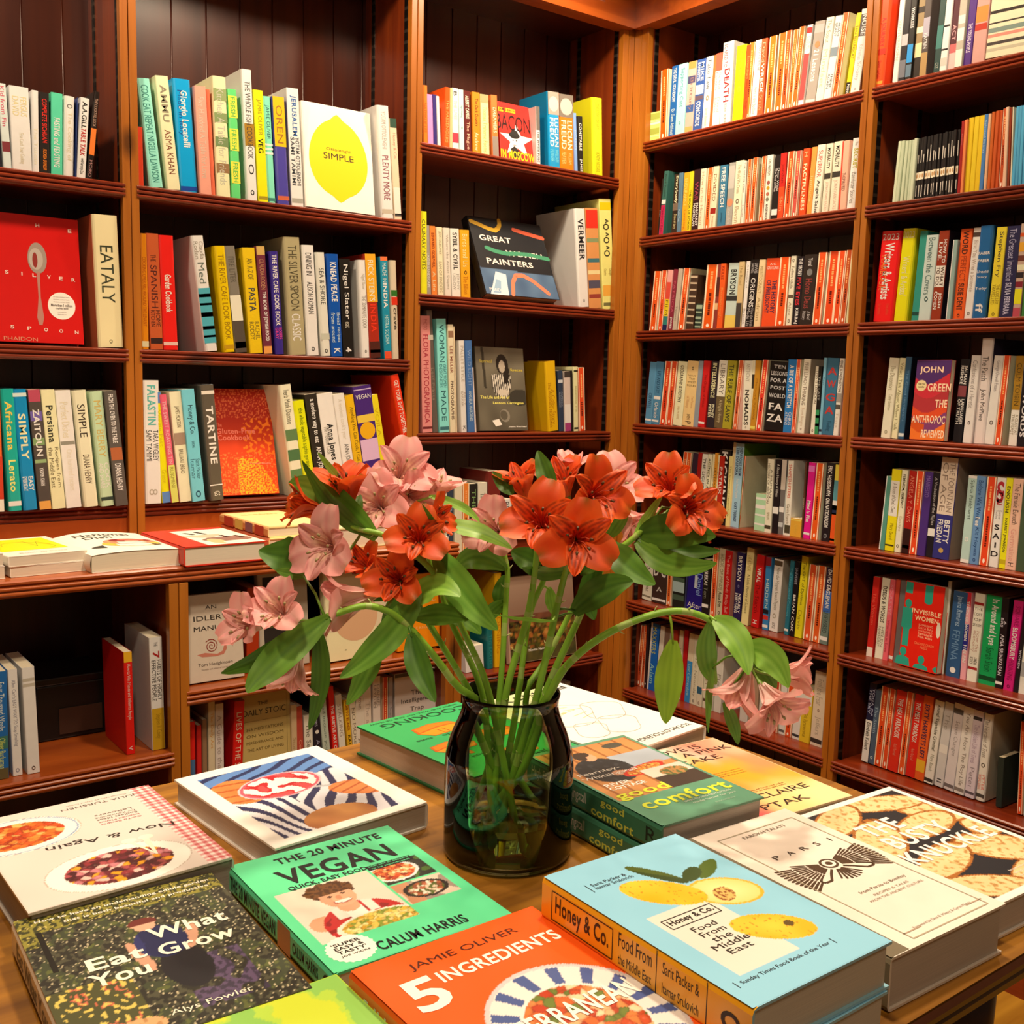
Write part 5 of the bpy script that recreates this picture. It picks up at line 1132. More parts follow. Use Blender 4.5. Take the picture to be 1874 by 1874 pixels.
# the soft book with the drawn burger, its cover bowed
rt = thing('cookbook', 'thick white book with a drawn burger on its curling cover, on the counter', 'book', Matrix.Translation((.603, 2.196, CT)) @ Matrix.Rotation(math.radians(3), 4, 'Z'), G_)
W_, H_, T_ = .19, .27, .036
mb = MB(); bow = lambda x, y: T_ + .010 * math.sin(math.pi * min(1, x / W_) ** .8) * (.4 + .6 * y / H_)
mb.grid(16, 8, lambda i, j: (W_ * i / 16, H_ * j / 8, bow(W_ * i / 16, H_ * j / 8)), lambda i, j: hx('f2eee2')); mb.grid(6, 4, lambda i, j: (-.004 * math.sin(math.pi * i / 6), H_ * j / 4, T_ * i / 6), lambda i, j: hx('efe9d8')); mb.box((0, 0, 0), (W_, H_, .0025), 'f0ece0'); mb.build('cover', M_COVER, rt)
pb = MB(); pb.grid(12, 4, lambda i, j: (W_ * .99 * i / 12, .002, .003 + (bow(W_ * i / 12, 0) - .004) * j / 4), lambda i, j: hx('e6dcc6')); pb.box((.001, .003, .0028), (W_ * .985, H_ - .003, T_ - .0005), 'e6dcc6'); pb.build('page_block', M_PAGE, rt)
mb = MB(); F = lambda k: (lambda x, y: (x, y, bow(x, y) + EPS * k)); 
put_text(mb, 'National', True, F(2), .095, .228, .12, .03, '2a2826'); put_text(mb, 'Dish', True, F(2), .075, .19, .06, .03, '2a2826'); mb.build('cover_lettering', M_INK, rt)
mb = MB()
for k, (c, cx, cy, rx, ry) in enumerate((('3a3632', .1, .075, .075, .022), ('e8b84a', .118, .1, .062, .04), ('e88a6a', .122, .125, .056, .034), ('8a2a2a', .128, .138, .046, .022), ('c86a5a', .13, .14, .03, .012))): mb.poly([F(2 + .4 * k)(x, y) for x, y in ellipse(cx, cy, rx, ry, 30)], c)
mb.build('cover_picture', M_INK, rt)
rt, a = flat('cookbook', (.786, 2.176), CT, 1.5, .19, .262, .043, 'd8321c', 'd8301c', True, 'red hardback with a kitchen drawing on its cover, on the counter', G_, edge='d8301c')
a.field(lambda x, y: 'd8301c' if x < .3 or y > .9 else ('8a6a60' if ine(x, y, .68, .28, .3, .14) < 1 else ('efe6d8' if (y < .5 + .1 * math.sin(x * 9) or y > .58) else 'c8b8a0')), res=.004)
for x0, y0, x1, y1 in ((.4, .75, .46, .62), (.55, .78, .6, .6), (.72, .5, .74, .36), (.86, .44, .9, .3)): a.line([(x0, y0), (x1, y1)], .05, '2a1a18')
a.ell(.5, .2, .09, .14, 'c8b888'); a.ell(.74, .12, .2, .05, 'f0e8d8'); a.done(); spine_print(rt, .262, .043, ['.1-.5 8a1a10 Simply/Italian', '.6-.9 8a1a10 Kitchen'])
rt, a = flat('cookbook', (1.05, 2.335), CT, -1, .17, .31, .022, 'd87a5a', 'e8d898', True, 'lower patterned pink hardback in the pile behind the red counter book', G_)
rt, a = flat('cookbook', (1.052, 2.345), CT + .0225, 0, .165, .3, .026, 'd8a068', 'ead898', True, 'upper cream hardback in the pile behind the red counter book', G_)
a.rect(.05, .05, .95, .95, 'eadc9c'); a.text('GARDEN', .5, .8, .6, .06, 'c8b060'); a.done()
spine_print(rt, .3, .026, ['.1-.3 b84a3a', '.34-.5 e8d070', '.55-.7 8a6a7a', '.74-.92 b84a3a'])
rt, a = flat('cookbook', (1.14, 2.235), CT, 1, .18, .09, .05, 'c8c090', 'd8d0a0', True, 'small yellowish patterned book at the front of the counter pile', G_)
rt, a = flat('paperback_book', (1.36, 2.21), CT, 3, .13, .2, .012, 'e8e4dc', 'e8e4dc', False, 'thin white booklet at the end of the counter behind the flowers', G_)
a.rect(.1, .4, .9, .9, '2a2826'); a.done()

# ------------------------------------------------------------------ the display table
TZ = .90
tb = thing('table', 'old brown wooden display table covered with cookbooks around a green vase', 'table', Matrix.Translation((.6, .98, 0)))
bpy.context.view_layer.update()
def outline(grow=0):
    x0, x1, y0, y1, r = -.35 - grow, 1.325 + grow, .507 - grow, 1.478 + grow, .16 + grow; pts = []
    for cx, cy, a0 in ((x1 - r, y0 + r, -90), (x1 - r, y1 - r, 0), (x0 + r, y1 - r, 90), (x0 + r, y0 + r, 180)):
        for i in range(9):
            q = math.radians(a0 + i * 11.25); pts.append((cx + r * math.cos(q), cy + r * math.sin(q)))
        if a0 == -90:
            for i in range(1, 8):
                t = i / 8; pts.append((x1 + .016 * math.sin(math.pi * t), y0 + r + (y1 - y0 - 2 * r) * t))
    return pts
mb = MB(); o0 = outline(); n = len(o0)
mb.prism(o0, lambda x, y, t: (x, y, t), TZ - .012, TZ); put(tb, mb.build('table_top', W_TABLE))
mb = MB(); L_ = [(outline(g), z) for g, z in ((.001, TZ - .0015), (.006, TZ - .006), (.0055, TZ - .012), (.001, TZ - .0155), (.003, TZ - .02), (.002, TZ - .028), (-.006, TZ - .036))]
for (a0, za), (b0, zb) in zip(L_, L_[1:]):
    for i in range(n): j = (i + 1) % n; mb.poly([(*a0[i], za), (*b0[i], zb), (*b0[j], zb), (*a0[j], za)])
mb.poly([(*p, TZ - .036) for p in reversed(L_[-1][0])]); put(tb, mb.build('table_edge', W_EDGE))
for x, y in ((-.22, .62), (1.2, .62), (-.22, 1.36), (1.2, 1.36)):
    mb = MB(); mb.tube([(x, y, TZ - .036), (x, y, .7), (x, y, .5), (x, y, .2), (x, y, 0)], lambda t: (.034, .03, .026, .024, .018)[min(4, int(t * 4.01))], '3a1c0e', 12); put(tb, mb.build('leg', W_EDGE))
mb = MB(); mb.box((-.26, .585, TZ - .12), (1.24, .605, TZ - .036)); mb.box((-.26, 1.375, TZ - .12), (1.24, 1.395, TZ - .036)); mb.box((1.222, .6, TZ - .12), (1.242, 1.38, TZ - .036)); put(tb, mb.build('apron', W_EDGE))

GT = 'cookbooks on the display table'
TS = TZ + .0006
# --- twenty minute vegan
rt, a = flat('cookbook', (.442, .842), TS, -1.2, .21, .27, .0315, '5fdca0', label='mint green cookbook with a smiling curly-haired cook and bold black title', group=GT, edge='4cc890')
def veg(x, y):
    if .62 < x < .93 and .47 < y < .66:
        if ine(x, y, .73, .57, .145, .085) < 1: return 'd8dce0' if ine(x, y, .73, .57, .145, .085) > .86 else food(x, y, ('b8401c', 'd86a30', '8a2a14', 'e8a060', 'c84a24', 'f0d0a0'), 40, 1)
        return '2c2e28' if N(x, y, 20, 2) < .2 else '4a6a30'
    if .62 < x < .93 and .28 < y < .46:
        d = ine(x, y, .78, .37, .13, .07)
        if d < 1: return '2a2220' if d > .82 else food(x, y, ('e0c8b0', 'b0603c', 'e8e0d0', '8a4a30', '5a6a30'), 36, 4)
        return 'd8c8b8' if N(x, y, 8, 3) < .1 else ('c08a68' if x < .72 else '9a8a80')
    if .07 < x < .605 and .2 < y < .645:
        d = ine(x, y, .42, .24, .24, .085)
        if d < 1 and y > .2: return 'e8e2d4' if d > .88 else food(x, y, ('e8d070', 'd8b848', 'f0e098', 'c89a30', '8a9a3a', 'e0c458'), 34, 6)
        hr = ine(x, y, .335, .565, .135, .075) + .18 * N(x, y, 30, 3)
        fc = ine(x, y, .345, .5, .095, .085)
        if hr < 1 and (y > .535 or fc > 1): return '4a2c18' if N(x, y, 45, 1) > 0 else '6a4424'
        if fc < 1:
            if math.hypot((x - .31) / .014, (y - .515) / .007) < 1 or math.hypot((x - .385) / .014, (y - .52) / .007) < 1: return '3a2418'
            if ine(x, y, .352, .463, .045, .014) < 1 and y < .468: return 'f4ece4'
            if ine(x, y, .352, .462, .052, .02) < 1 and y < .47: return '9a3a34'
            if ine(x, y, .348, .495, .016, .02) < 1: return 'c88a6a'
            return 'e0a888' if x > .31 else 'd0977a'
        if ine(x, y, .35, .415, .06, .05) < 1: return 'd8a080'
        if ine(x, y, .37, .27, .225, .165) < 1:
            if abs(x - .36) < .05 and y > .3: return 'f0ebe4'
            if abs(abs(x - .365) - .085) < .03 and y > .33: return 'e8ddd4'
            return 'b82a2c' if N(x, y, 25, 8) < .25 else '8a1c20'
        if ine(x, y, .17, .33, .08, .06) < 1: return 'd8a080'
        return mix(hx('e8dcd0'), hx('d8c8b8'), y)
    return '5fdca0'
a.field(veg, res=.0016)
a.text('THE 20 MINUTE', .56, .92, .65, .06, '14181a', True); a.text('VEGAN', .51, .765, .68, .14, '14181a', True, ratio=(.5, 1.3)); a.text('QUICK, EASY FOOD', .395, .66, .46, .04, '14181a', True); a.rect(.62, .628, .9, .672, '14181a'); a.text('(that just so happens', .76, .661, .25, .015, '5fdca0', True); a.text('to be plant-based)', .76, .639, .24, .015, '5fdca0', True); a.text('CALUM HARRIS', .53, .075, .5, .065, '14181a', True)
st = []
for i in range(48): q = 2 * math.pi * i / 48; r = 1 if i % 2 else .93; st.append((.17 + .125 * r * math.cos(q), .12 + .098 * r * math.sin(q)))
a.poly(st, 'f4f2ec')
for t, y, h in (("'SUPER", .165, .022), ('EASY &', .137, .022), ("TASTY'", .109, .022), ('JOE WICKS', .08, .014)): a.text(t, .17, y, .15, h, '1a1c1c', True)
a.done(); spine_print(rt, .27, .0315, ['.03-.5 *14181a THE 20 MINUTE VEGAN', '.52-.64 c88a5a', '.66-.88 *14181a CALUM HARRIS', '.92-.97 *14181a C'])
# --- blue quince book, two copies
for k in (0, 1):
    rt, a = flat('cookbook', (.647 - .004 * (1 - k), .511 - .004 * (1 - k)), TS + .0465 * k, -1 + (1 - k) * .8, .19, .278, .046, 'f0a81c', '8ecbe8', True, 'sky-blue cookbook with three yellow quinces on its cover, upper copy' if k else 'second copy of the blue quince cookbook, lying underneath it', GT, edge='9ad0e6', pages='d8cebc')
    spine_print(rt, .278, .046, ['.08-.37 *2a1a08 Honey & Co.', '.42-.58 2a1a08 Food From/the Middle East', '.6-.604 2a1a08', '.63-.79 2a1a08 Sarit Packer &/Itamar Srulovich', '.82-.824 2a1a08', '.88-.96 2a1a08 o'])
    mb = MB(); f = spine_f(.046, .278, 2); stroke(mb, [(.008, .278 * .94), (.038, .278 * .94), (.038, .278 * .61), (.008, .278 * .61), (.008, .278 * .94)], .0012, f, '2a1a08'); mb.build('spine_frame', M_INK, rt)
    if k:
        def qn(x, y):
            for cx, cy, rx, ry, an in ((.42, .665, .2, .1, -.5), (.63, .285, .2, .09, -.35)):
                d = ine(x, y, cx, cy, rx, ry, an)
                if d < 1:
                    n = .5 + .5 * N(x, y, 7, 2)
                    if cx > .6 and ine(x, y, .72, .27, .03, .018) < 1: return '5a4414'
                    return mix(hx('e8b010'), hx('f6d648'), n * 1.1 - d * .35) if N(x, y, 60, 4) > -.42 else 'c88a10'
            d = ine(x, y, .71, .55, .2, .105, -.2)
            if d < 1:
                if d > .9: return 'd8b030'
                e = ine(x, y, .68, .535, .07, .045, .3)
                if e < 1: return '8a4a20' if N(x, y, 60, 1) > .1 else 'd8b468'
                return mix(hx('f2e6a4'), hx('e6d07c'), d)
            if ine(x, y, .53, .78, .14, .04, -.9) < 1: return '2f4416' if y < .78 - .9 * (x - .53) else '4a5c1e'
            if ine(x, y, .7, .71, .09, .035, .3) < 1: return '32481a'
            if ine(x, y, .82, .71, .12, .035, .35) < 1: return '4c6420'
            if .155 < x < .57 and .14 < y < .56: return 'e4ddd4'
            return '8ecbe8'
        a.field(qn, res=.0015); a.text('Honey & Co.', .36, .485, .3, .04, '2a2420', True); a.frame(.19, .455, .53, .515, .006, '2a2420')
        for t, y in (('Food', .415), ('From', .375), ('the', .335), ('Middle', .295), ('East', .255)): a.text(t, .34, y, .24 if len(t) > 4 else .16, .03, '2a2420')
        a.text('Sarit Packer &', .27, .845, .24, .02, '2a3440'); a.text('Itamar Srulovich', .28, .82, .26, .02, '2a3440'); a.line([(.12, .8), (.12, .86)], .005, '2a3440'); a.text('Sunday Times Food Book of the Year', .42, .11, .62, .022, '2a3440'); a.line([(.08, .095), (.08, .128)], .005, '2a3440'); a.line([(.76, .095), (.76, .128)], .005, '2a3440'); a.done()
# --- cream book with the winged emblem
rt, a = flat('cookbook', (.868, .527), TS, -2, .2, .298, .056, '6e6450', 'f2e8de', True, 'thick cream cookbook with a dark winged emblem and olive cloth spine', GT, edge='e8ded2', pages='cdbfb0')
a.rect(.012, .003, .155, .997, '746a56'); a.frame(.26, .035, .92, .92, .008, 'b0a48c'); K = '4a3420'
a.text('FAROKH TALATI', .6, .882, .36, .02, '6a5c4c'); 
for i, t in enumerate('PARSI'): a.text(t, .385 + i * .118, .69, .05, .03, '3a2c22')
for s in (-1, 1):
    for row, (n_, r0, r1) in enumerate(((9, .07, .15), (11, .155, .25), (12, .255, .37))):
        for i in range(n_):
            q = math.radians(14 - 46 * i / n_) if row == 2 else math.radians(22 - 52 * i / n_); w_ = .0085 if row == 2 else .0065
            c_, s_ = math.cos(q), math.sin(q); pts = []
            for rr, ww in ((r0, w_ * .7), (r1 - .01, w_), (r1, w_ * .3)): pts.append((rr, ww))
            pts += [(r, -ww) for r, ww in reversed(pts)]
            a.poly([(.585 + s * (x * c_ - y * s_) * 1.0, .545 + (x * s_ + y * c_) * .72) for x, y in pts], K)
    a.line([(.585 + s * x, y) for x, y in ((.05, .51), (.1, .485), (.16, .45), (.21, .45), (.225, .465), (.205, .475))], .016, K)
for i in range(7):
    q = math.radians(-90 + (i - 3) * 13); a.poly([(.585 + r * math.cos(q) + k_ * .006, .52 + r * math.sin(q) * .72) for r, k_ in ((.03, -1), (.14, -1.3), (.14, 1.3), (.03, 1))], K)
a.ell(.585, .55, .06, .036, K); a.ell(.585, .55, .044, .026, 'f2e8de'); a.ell(.585, .55, .024, .014, K)
a.text('from Persia to Bombay', .63, .33, .4, .022, '7a6a5a'); a.text('RECIPES & TALES', .63, .295, .36, .012, '9a8a7a'); a.text('FROM THE ANCIENT CULTURE', .63, .27, .46, .012, '9a8a7a'); a.text('Foreword by Dina B. Mistry & Cyrus Mistry', .6, .075, .5, .016, '8a7a6a'); a.line([(.25, .07), (.4, .07)], .008, 'b09a84'); a.line([(.8, .07), (.94, .07)], .008, 'b09a84'); a.done()
# --- bread book
rt, a = flat('cookbook', (1.078, .538), TS, -2.2, .208, .278, .041, 'f4f0ea', 'f6f2ec', True, 'white-bordered bread book with sliced loaves and white block title', GT, pages='cfc6bc')
SL = [(.22, .86, .3, .1, .3), (.7, .88, .34, .09, -.2), (.2, .62, .3, .13, .5), (.66, .62, .3, .1, .1), (.85, .7, .2, .12, -.6), (.3, .35, .3, .1, .2), (.75, .3, .26, .15, -.4), (.2, .12, .3, .1, -.3), (.62, .1, .26, .07, .2), (.95, .48, .16, .1, .3)]
def brd(x, y):
    if x < .05 or x > .955 or y < .04 or y > .965: return 'f6f2ec'
    for cx, cy, rx, ry, an in SL:
        d = ine(x, y, cx, cy, rx, ry, an)
        if d < 1:
            if d > .88: return 'a8682a' if N(x, y, 30, 2) > -.2 else '7a4416'
            n = N(x * 1.0, y * 1.3, 34, cx * 9)
            return 'b88a50' if n > .34 else ('d8b478' if n > .15 else mix(hx('eed6a4'), hx('e2c088'), .5 + .5 * N(x, y, 10, 4)))
    return '23232a'
a.field(brd, res=.0017)
for t, x, y, wd in (('THE', .36, .71, .34), ('RUSTY'.replace('R', 'B'), .47, .57, .56), ('KNUCKLE', .5, .43, .8)): a.text(t, x, y, wd, .115, 'f8f4f0', True, ratio=(.5, 1.2), lay=5)
for y in (.14, .115, .09): a.text('bread and baking for beginners', .68, y, .4, .016, 'f0e8e0')
a.done()
# --- good comfort, two copies
for k in (0, 1):
    rt, a = flat('cookbook', (.874, .838), TS + .0375 * k, -3 + (1 - k) * .6, .175, .278, .037, '3f7a5e', '5a967a', True, 'green cookbook with a cook holding a red dish, upper copy beside the vase' if k else 'second copy of the green comfort cookbook, lying underneath it', GT, edge='4a8466' if k else 'c8cc3a', pages='cbbfb4', back='c8cc3a')
    spine_print(rt, .278, .037, ['.04-.48 e0d8cc Hugh Fearnley-Whittingstall', '.52-.82 *c8d45a good/comfort', '.9-.97 20302a R'])
    if k:
        def gc(x, y):
            if y < .3: return '5a967a'
            if y < .97 and .03 < x < .97:
                if x > .55 and y < .55:
                    if ine(x, y, .8, .47, .13, .05) < 1: return '5a6a3a' if N(x, y, 30, 1) > 0 else 'b08048'
                    return '3a2c24' if y < .44 else 'd8cfc4'
                d = ine(x, y, .62, .56, .23, .05, .12)
                if d < 1: return 'c83020' if d > .8 else food(x, y, ('e8a040', 'f0c060', 'd87028', 'e8b858', 'b85a20'), 40, 3)
                if ine(x, y, .36, .865, .085, .035) < 1 or (ine(x, y, .33, .84, .05, .05) < 1): return '3a2a20'
                if ine(x, y, .385, .825, .075, .055) < 1: return 'd8a080'
                if ine(x, y, .4, .58, .07, .03) < 1 or ine(x, y, .82, .6, .06, .03) < 1: return 'd09878'
                if ine(x, y, .35, .64, .24, .16) < 1: return '23252a' if N(x, y, 20, 6) < .3 else '35383e'
                if ine(x, y, .74, .9, .1, .035) < 1: return '4a4a40'
                if x > .52 and .6 < y < .78: return 'a8b4c4'
                return 'c88a50' if math.sin(x * 44) > -.85 else '9a6030'
            return '5a967a'
        a.field(gc, res=.0016); a.text('Fearnley-', .27, .635, .4, .04, 'f0ece6'); a.text('Whittingstall', .31, .58, .52, .04, 'f0ece6'); a.text('RIVER', .24, .475, .24, .035, 'f4f0ea', True); a.text('COTTAGE', .28, .43, .34, .035, 'f4f0ea', True); a.text('good', .3, .335, .5, .1, 'd8e43a', True, lay=5); a.text('comfort', .53, .21, .84, .1, 'd8e43a', True, lay=5); a.text('best-loved favourites', .66, .15, .46, .022, 'cfe0d0'); a.text('made better for you', .68, .115, .42, .022, 'cfe0d0'); a.text('BLOOMSBURY', .72, .07, .2, .012, 'a8c8b4'); a.done()
# --- pink and orange watercolour book
rt, a = flat('cookbook', (1.044, .842), TS, -4.2, .196, .277, .034, 'f0a86a', 'f4dcb0', True, 'watercolour-covered cookbook in pink, orange and yellow near the table end', GT, pages='cfc4b4')
BL = [(.2, .95, .3, 'f4e8dc'), (.75, .93, .2, 'f0806a'), (.95, .85, .18, 'f4b090'), (.4, .62, .26, 'f0a81a'), (.6, .5, .25, 'f4b422'), (.85, .6, .2, 'f08a5a'), (.9, .35, .16, 'b8a428'), (.2, .4, .3, 'f49040'), (.12, .12, .2, 'e84a5a'), (.5, .15, .24, 'f6cc88'), (.85, .1, .25, 'f8dca4'), (.6, .8, .14, 'f6c0b0'), (.3, .78, .12, 'f8e0d0')]
def wc(x, y):
    c = [0, 0, 0]; s = 1e-6; xx = x + .06 * N(x, y, 7, 1); yy = y + .06 * N(x, y, 7, 9)
    for cx, cy, r, h in BL:
        wt = math.exp(-((xx - cx) ** 2 + (yy - cy) ** 2) / (r * r * .45)); q = hx(h); s += wt
        for i in range(3): c[i] += wt * q[i]
    return tuple(v / s for v in c)
a.field(wc, res=.003)
for t, x, y, wd in (('LOVE IS', .5, .93, .5), ('A PINK', .72, .85, .5), ('CAKE', .53, .755, .42), ('CLAIRE', .62, .22, .5), ('PTAK', .48, .11, .46)): a.text(t, x, y, wd, .058, '2a1a14')
for y in (.56, .535, .51): a.text('baking through the seasons', .5, y, .36, .014, '8a5a20')
for y in (.3, .28): a.text('stories of love and cake', .55, y, .4, .014, '8a5a20')
a.done()
# --- books that face away from the camera
rt, a = flat('cookbook', (.713, 1.413), TS, 184.5, .228, .281, .036, 'f0ece4', 'f6f2ec', True, 'white-bordered cookbook with hands holding a berry bowl over striped cloth', GT, pages='cfc6bc')
def hands(x, y):
    X, Y = 1 - x, 1 - y                               # turned round: X to the viewer's right, Y away
    if X < .1 or X > .87 or Y < .06 or Y > .92: return 'f6f2ec'
    b = ine(X, Y, .46, .62, .27, .15, .05)
    if b < 1:
        if b > .87: return 'd85a70' if b < .95 else 'e8c0c8'
        n = N(X, Y, 13, 3); return 'f4f0ec' if n > .02 else ('b8202c' if n > -.25 else 'd84a50')
    if ine(X, Y, .22, .66, .17, .16, .25) < 1: return 'b05a28' if math.sin((Y + .15 * X) * 80) > .75 else mix(hx('e09050'), hx('c87438'), .5 + .5 * N(X, Y, 8, 1))
    if ine(X, Y, .84, .36, .2, .1, -.35) < 1: return 'b05a30' if math.sin((Y - .3 * X) * 95) > .75 else 'd8844c'
    if ine(X, Y, .5, .12, .22, .13) < 1: return mix(hx('d89858'), hx('a8683a'), .5 + N(X, Y, 6, 2))
    if abs(Y - .5 + .35 * (X - .6)) < .012 and .5 < X < .76: return 'b8bcc4'
    if Y > .58 + .1 * X: return '1e2c5c' if math.sin((Y * 1.5 - X * .6 + .05 * N(X, Y, 4, 1)) * 42) > .45 else '5a86c8'
    if X < .42: return '2a2c58' if math.sin((X * 1.3 + .5 * Y + .12 * N(X, Y, 3, 2)) * 52) > .2 else 'e8e6ee'
    return '2a2c58' if math.sin((X - Y * .9 + .16 * N(X, Y, 3, 5)) * 46) > .15 else 'dcdce8'
a.field(hands, res=.0017); a.done(); spine_print(rt, .281, .036, ['.04-.4 *2a2826 KITCHEN'])
rt, a = flat('cookbook', (.444, 1.374), TS, 181.8, .222, .27, .045, 'e8d8d4', 'ddd2ca', True, 'pale cookbook with two plates and a red gingham spine strip', GT, pages='a89c92', edge='c8beb6')
def now(x, y):
    X, Y = 1 - x, 1 - y
    if X > .87:
        i, j = int(X * 46), int(Y * 56); s = (i % 2) + (j % 2); return 'efe4e0' if s == 0 else ('c85a62' if s == 2 else 'dca0a0')
    for cx, cy, rx, ry, pal, rim in ((.17, .74, .33, .19, ('d85a20', 'e88a38', 'c04418', 'e8b060', 'b03a14', 'e07028'), 1), (.5, .2, .36, .2, ('5a1c24', '8a2c34', 'a84a50', 'e89a1c', '6a2430', 'c87a84', '4a1820', 'e8b8b0'), 0)):
        d = ine(X, Y, cx, cy, rx, ry)
        if d < 1:
            if d > .74 + (0 if rim else .1) * 0: return '8ca4c8' if rim and .93 < d < .965 else ('f2eee8' if d < .985 else 'b8aaa0')
            return food(X, Y, pal, 22, 3 if rim else 8)
    return mix(hx('d8ccc6'), hx('e2d8d2'), .5 + .5 * N(X, Y, 3, 2))
a.field(now, res=.0017)
a.text('Now & Again', .42, .49, .66, .06, '2a2422', ang=math.radians(-4)); a.text('JULIA TURSHEN', .33, .085, .42, .03, '6a6460'); a.text('Photographs by David Loftus', .33, .05, .34, .014, 'a09890')
for i, t in enumerate(('Go-To Recipes', 'Inspired Menus', 'Endless Ideas', 'for Reinventing', 'Leftovers')): a.text(t, .31, .24 + (4 - i) * .028, .22, .02, 'b06068' if i < 2 else '7a706a')
for s in (0, 1):
    px, py = (.27, .62) if s else (.36, .62); pts = ((px, py - .02), (px + .035, py - .05), (.31, .78), (.3, .785)); a.poly([(x, y) for x, y in pts], 'ede6d4'); a.ell(px + .01, py - .03, .04, .025, 'f0eada')
a.done()
rt, a = flat('cookbook', (.205, .836), TS, -2.4, .208, .272, .036, 'd8cdbc', '3a382e', True, 'dark garden-photo cookbook with bold white title, near the front corner of the table', GT, edge='4a463a', pages='c8bcac')
def eat(x, y):
    n = N(x, y, 12, 1); m = N(x, y, 40, 5); p = N(x, y, 90, 2)
    if ine(x, y, .53, .735, .07, .035) < 1: return '6a2c28' if y > .722 else 'd8a890'
    if ine(x, y, .53, .7, .05, .03) < 1: return 'd8a890'
    if ine(x, y, .56, .57, .12, .12) < 1: return '1e2450' if n < .3 else '2a3068'
    if ine(x, y, .44, .5, .03, .12, .2) < 1 or ine(x, y, .7, .56, .03, .1, -.4) < 1: return 'c89880'
    if ine(x, y, .6, .36, .11, .15) < 1: return '1a1a22'
    if ine(x, y, .28, .08, .12, .05) < 1: return 'd8a878' if m > -.1 else 'b88858'
    if .55 < x < .85 and .08 < y < .4 and n > -.15: return '5a4a6a' if m > 0 else '3a3248'
    if y > .86 or (x < .1 and y > .75): return '8a8438' if m > .05 else ('c8b868' if p > .3 else '3a3c20')
    if x < .36 and y < .42: return 'd8c060' if m > .22 else ('c86a50' if n > .2 and m > 0 else '4a4c2c')
    if p > .42: return 'c8bc9c'
    return ('5a6236' if m > .15 else '3c4430') if n > .1 else ('4a4a3a' if m > .1 else '282822')
a.field(eat, res=.0016)
a.rect(.075, .55, .1, .86, '141410')
for t, x, y, wd in (('How to have an undemanding edible garden', .52, .94, .86), ('that is both beautiful and productive', .57, .895, .72)): a.text(t, x, y, wd, .026, 'ece6d8', True)
for t, x, y, wd in (('Eat', .34, .53, .26), ('What', .71, .63, .38), ('You', .32, .42, .26), ('Grow', .7, .5, .36)): a.text(t, x, y, wd, .085, 'f4efe0', True, lay=5)
a.text('Alys Fowler', .6, .1, .36, .04, 'f0ead8', lay=5); a.done(); spine_print(rt, .272, .036, ['.1-.9 *6a6050 Eat What You Grow'])
rt, a = flat('cookbook', (.236, .566), TS, 0, .206, .27, .035, '9ac83a', 'a8d03c', True, 'lime green paisley-patterned book at the near edge of the table', GT)
def pai(x, y):
    v = math.sin(16 * math.hypot(x - .3 + .1 * N(x, y, 5, 1), (y - .7) * 1.3)) + math.sin(18 * math.hypot(x - .8, (y - .85) * 1.3 + .1 * N(x, y, 5, 3))) + 1.1 * N(x, y, 18, 4)
    return 'c8d838' if v > .5 else ('b0d44a' if v > -.2 else '8cc45a')
a.field(pai, res=.002); a.done()
rt, a = flat('cookbook', (.442, .541), TS, 0, .215, .27, .05, 'e8500c', 'f05a10', True, 'orange cookbook with a big white 5 and a prawn plate', GT, edge='e8500c')
def five(x, y):
    d = ine(x, y, .6, .3, .4, .36)
    if d < 1:
        q = math.atan2((y - .3) * 1.25, x - .6)
        if d > .985: return 'c8c4c8'
        if d > .62: return '4a5c98' if (math.sin(q * 16) > .35 and .66 < d < .94 and abs(math.sin(q * 16)) > .3) else ('e6e2e0' if d < .95 else 'd0c8cc')
        return food(x, y, ('d8642a', 'e88a4a', 'c0481c', 'f0b080', 'e07a3a', '6a7a30', 'f4d0a8', 'b83a18'), 18, 5)
    return 'f05a10'
a.field(five, res=.0016); a.text('JAMIE OLIVER', .51, .89, .58, .05, '4a1a0c'); a.text('5', .18, .73, .17, .19, 'f8f2ea', True, ratio=(.8, 1.4), lay=5); a.text('INGREDIENTS', .61, .785, .65, .07, 'f8f2ea', True, ratio=(.5, 1.2), lay=5); a.text('MEDITERRANEAN', .5, .385, .86, .1, 'f8f2ea', True, ratio=(.5, 1.2), lay=6); a.done(); spine_print(rt, .27, .05, ['.1-.7 *f8e8dc 5 INGREDIENTS'])
rt, a = flat('cookbook', (1.007, 1.456), TS, 186, .215, .284, .046, '1f8a50', '2fae66', True, 'green cookbook with orange pans drawn on its cover, behind the vase', GT, edge='1c7a48', pages='cfc0b4')
def pan(cx, cy, s=1, fl=1):
    a.poly([(cx + x * s * fl, cy + y * s) for x, y in ((-.2, .02), (-.16, .09), (.12, .1), (.2, .03), (.18, -.05), (.0, -.075), (-.15, -.05))], 'b85808'); a.poly([(cx + x * s * fl, cy + y * s) for x, y in ((-.19, .025), (-.15, .083), (.11, .093), (.185, .03), (.0, .0), (-.14, .0))], 'f08c14'); a.poly([(cx + x * s * fl, cy + y * s) for x, y in ((-.18, .008), (-.13, -.012), (.0, -.015), (.17, .015), (.165, -.042), (.0, -.066), (-.14, -.044))], 'e8780c')
    a.line([(cx + .02 * fl, cy + .09), (cx + .03 * fl, cy + .02)], .006, '6a3008'); a.line([(cx - .03 * fl, cy + .088), (cx - .02 * fl, cy + .02)], .006, '6a3008')
pan(.56, .3, 1.05); pan(.72, .58, .9); pan(.3, .55, .9, -1); pan(.42, .84, .8); a.rect(.69, .63, .73, .74, 'd86c0c')
for t, x, y in (('saute', .8, .42), ('do', .6, .43), ('fry', .45, .68), ('roast', .25, .38), ('boil', .7, .78)): a.text(t, x, y, .14, .03, '1a4a2c')
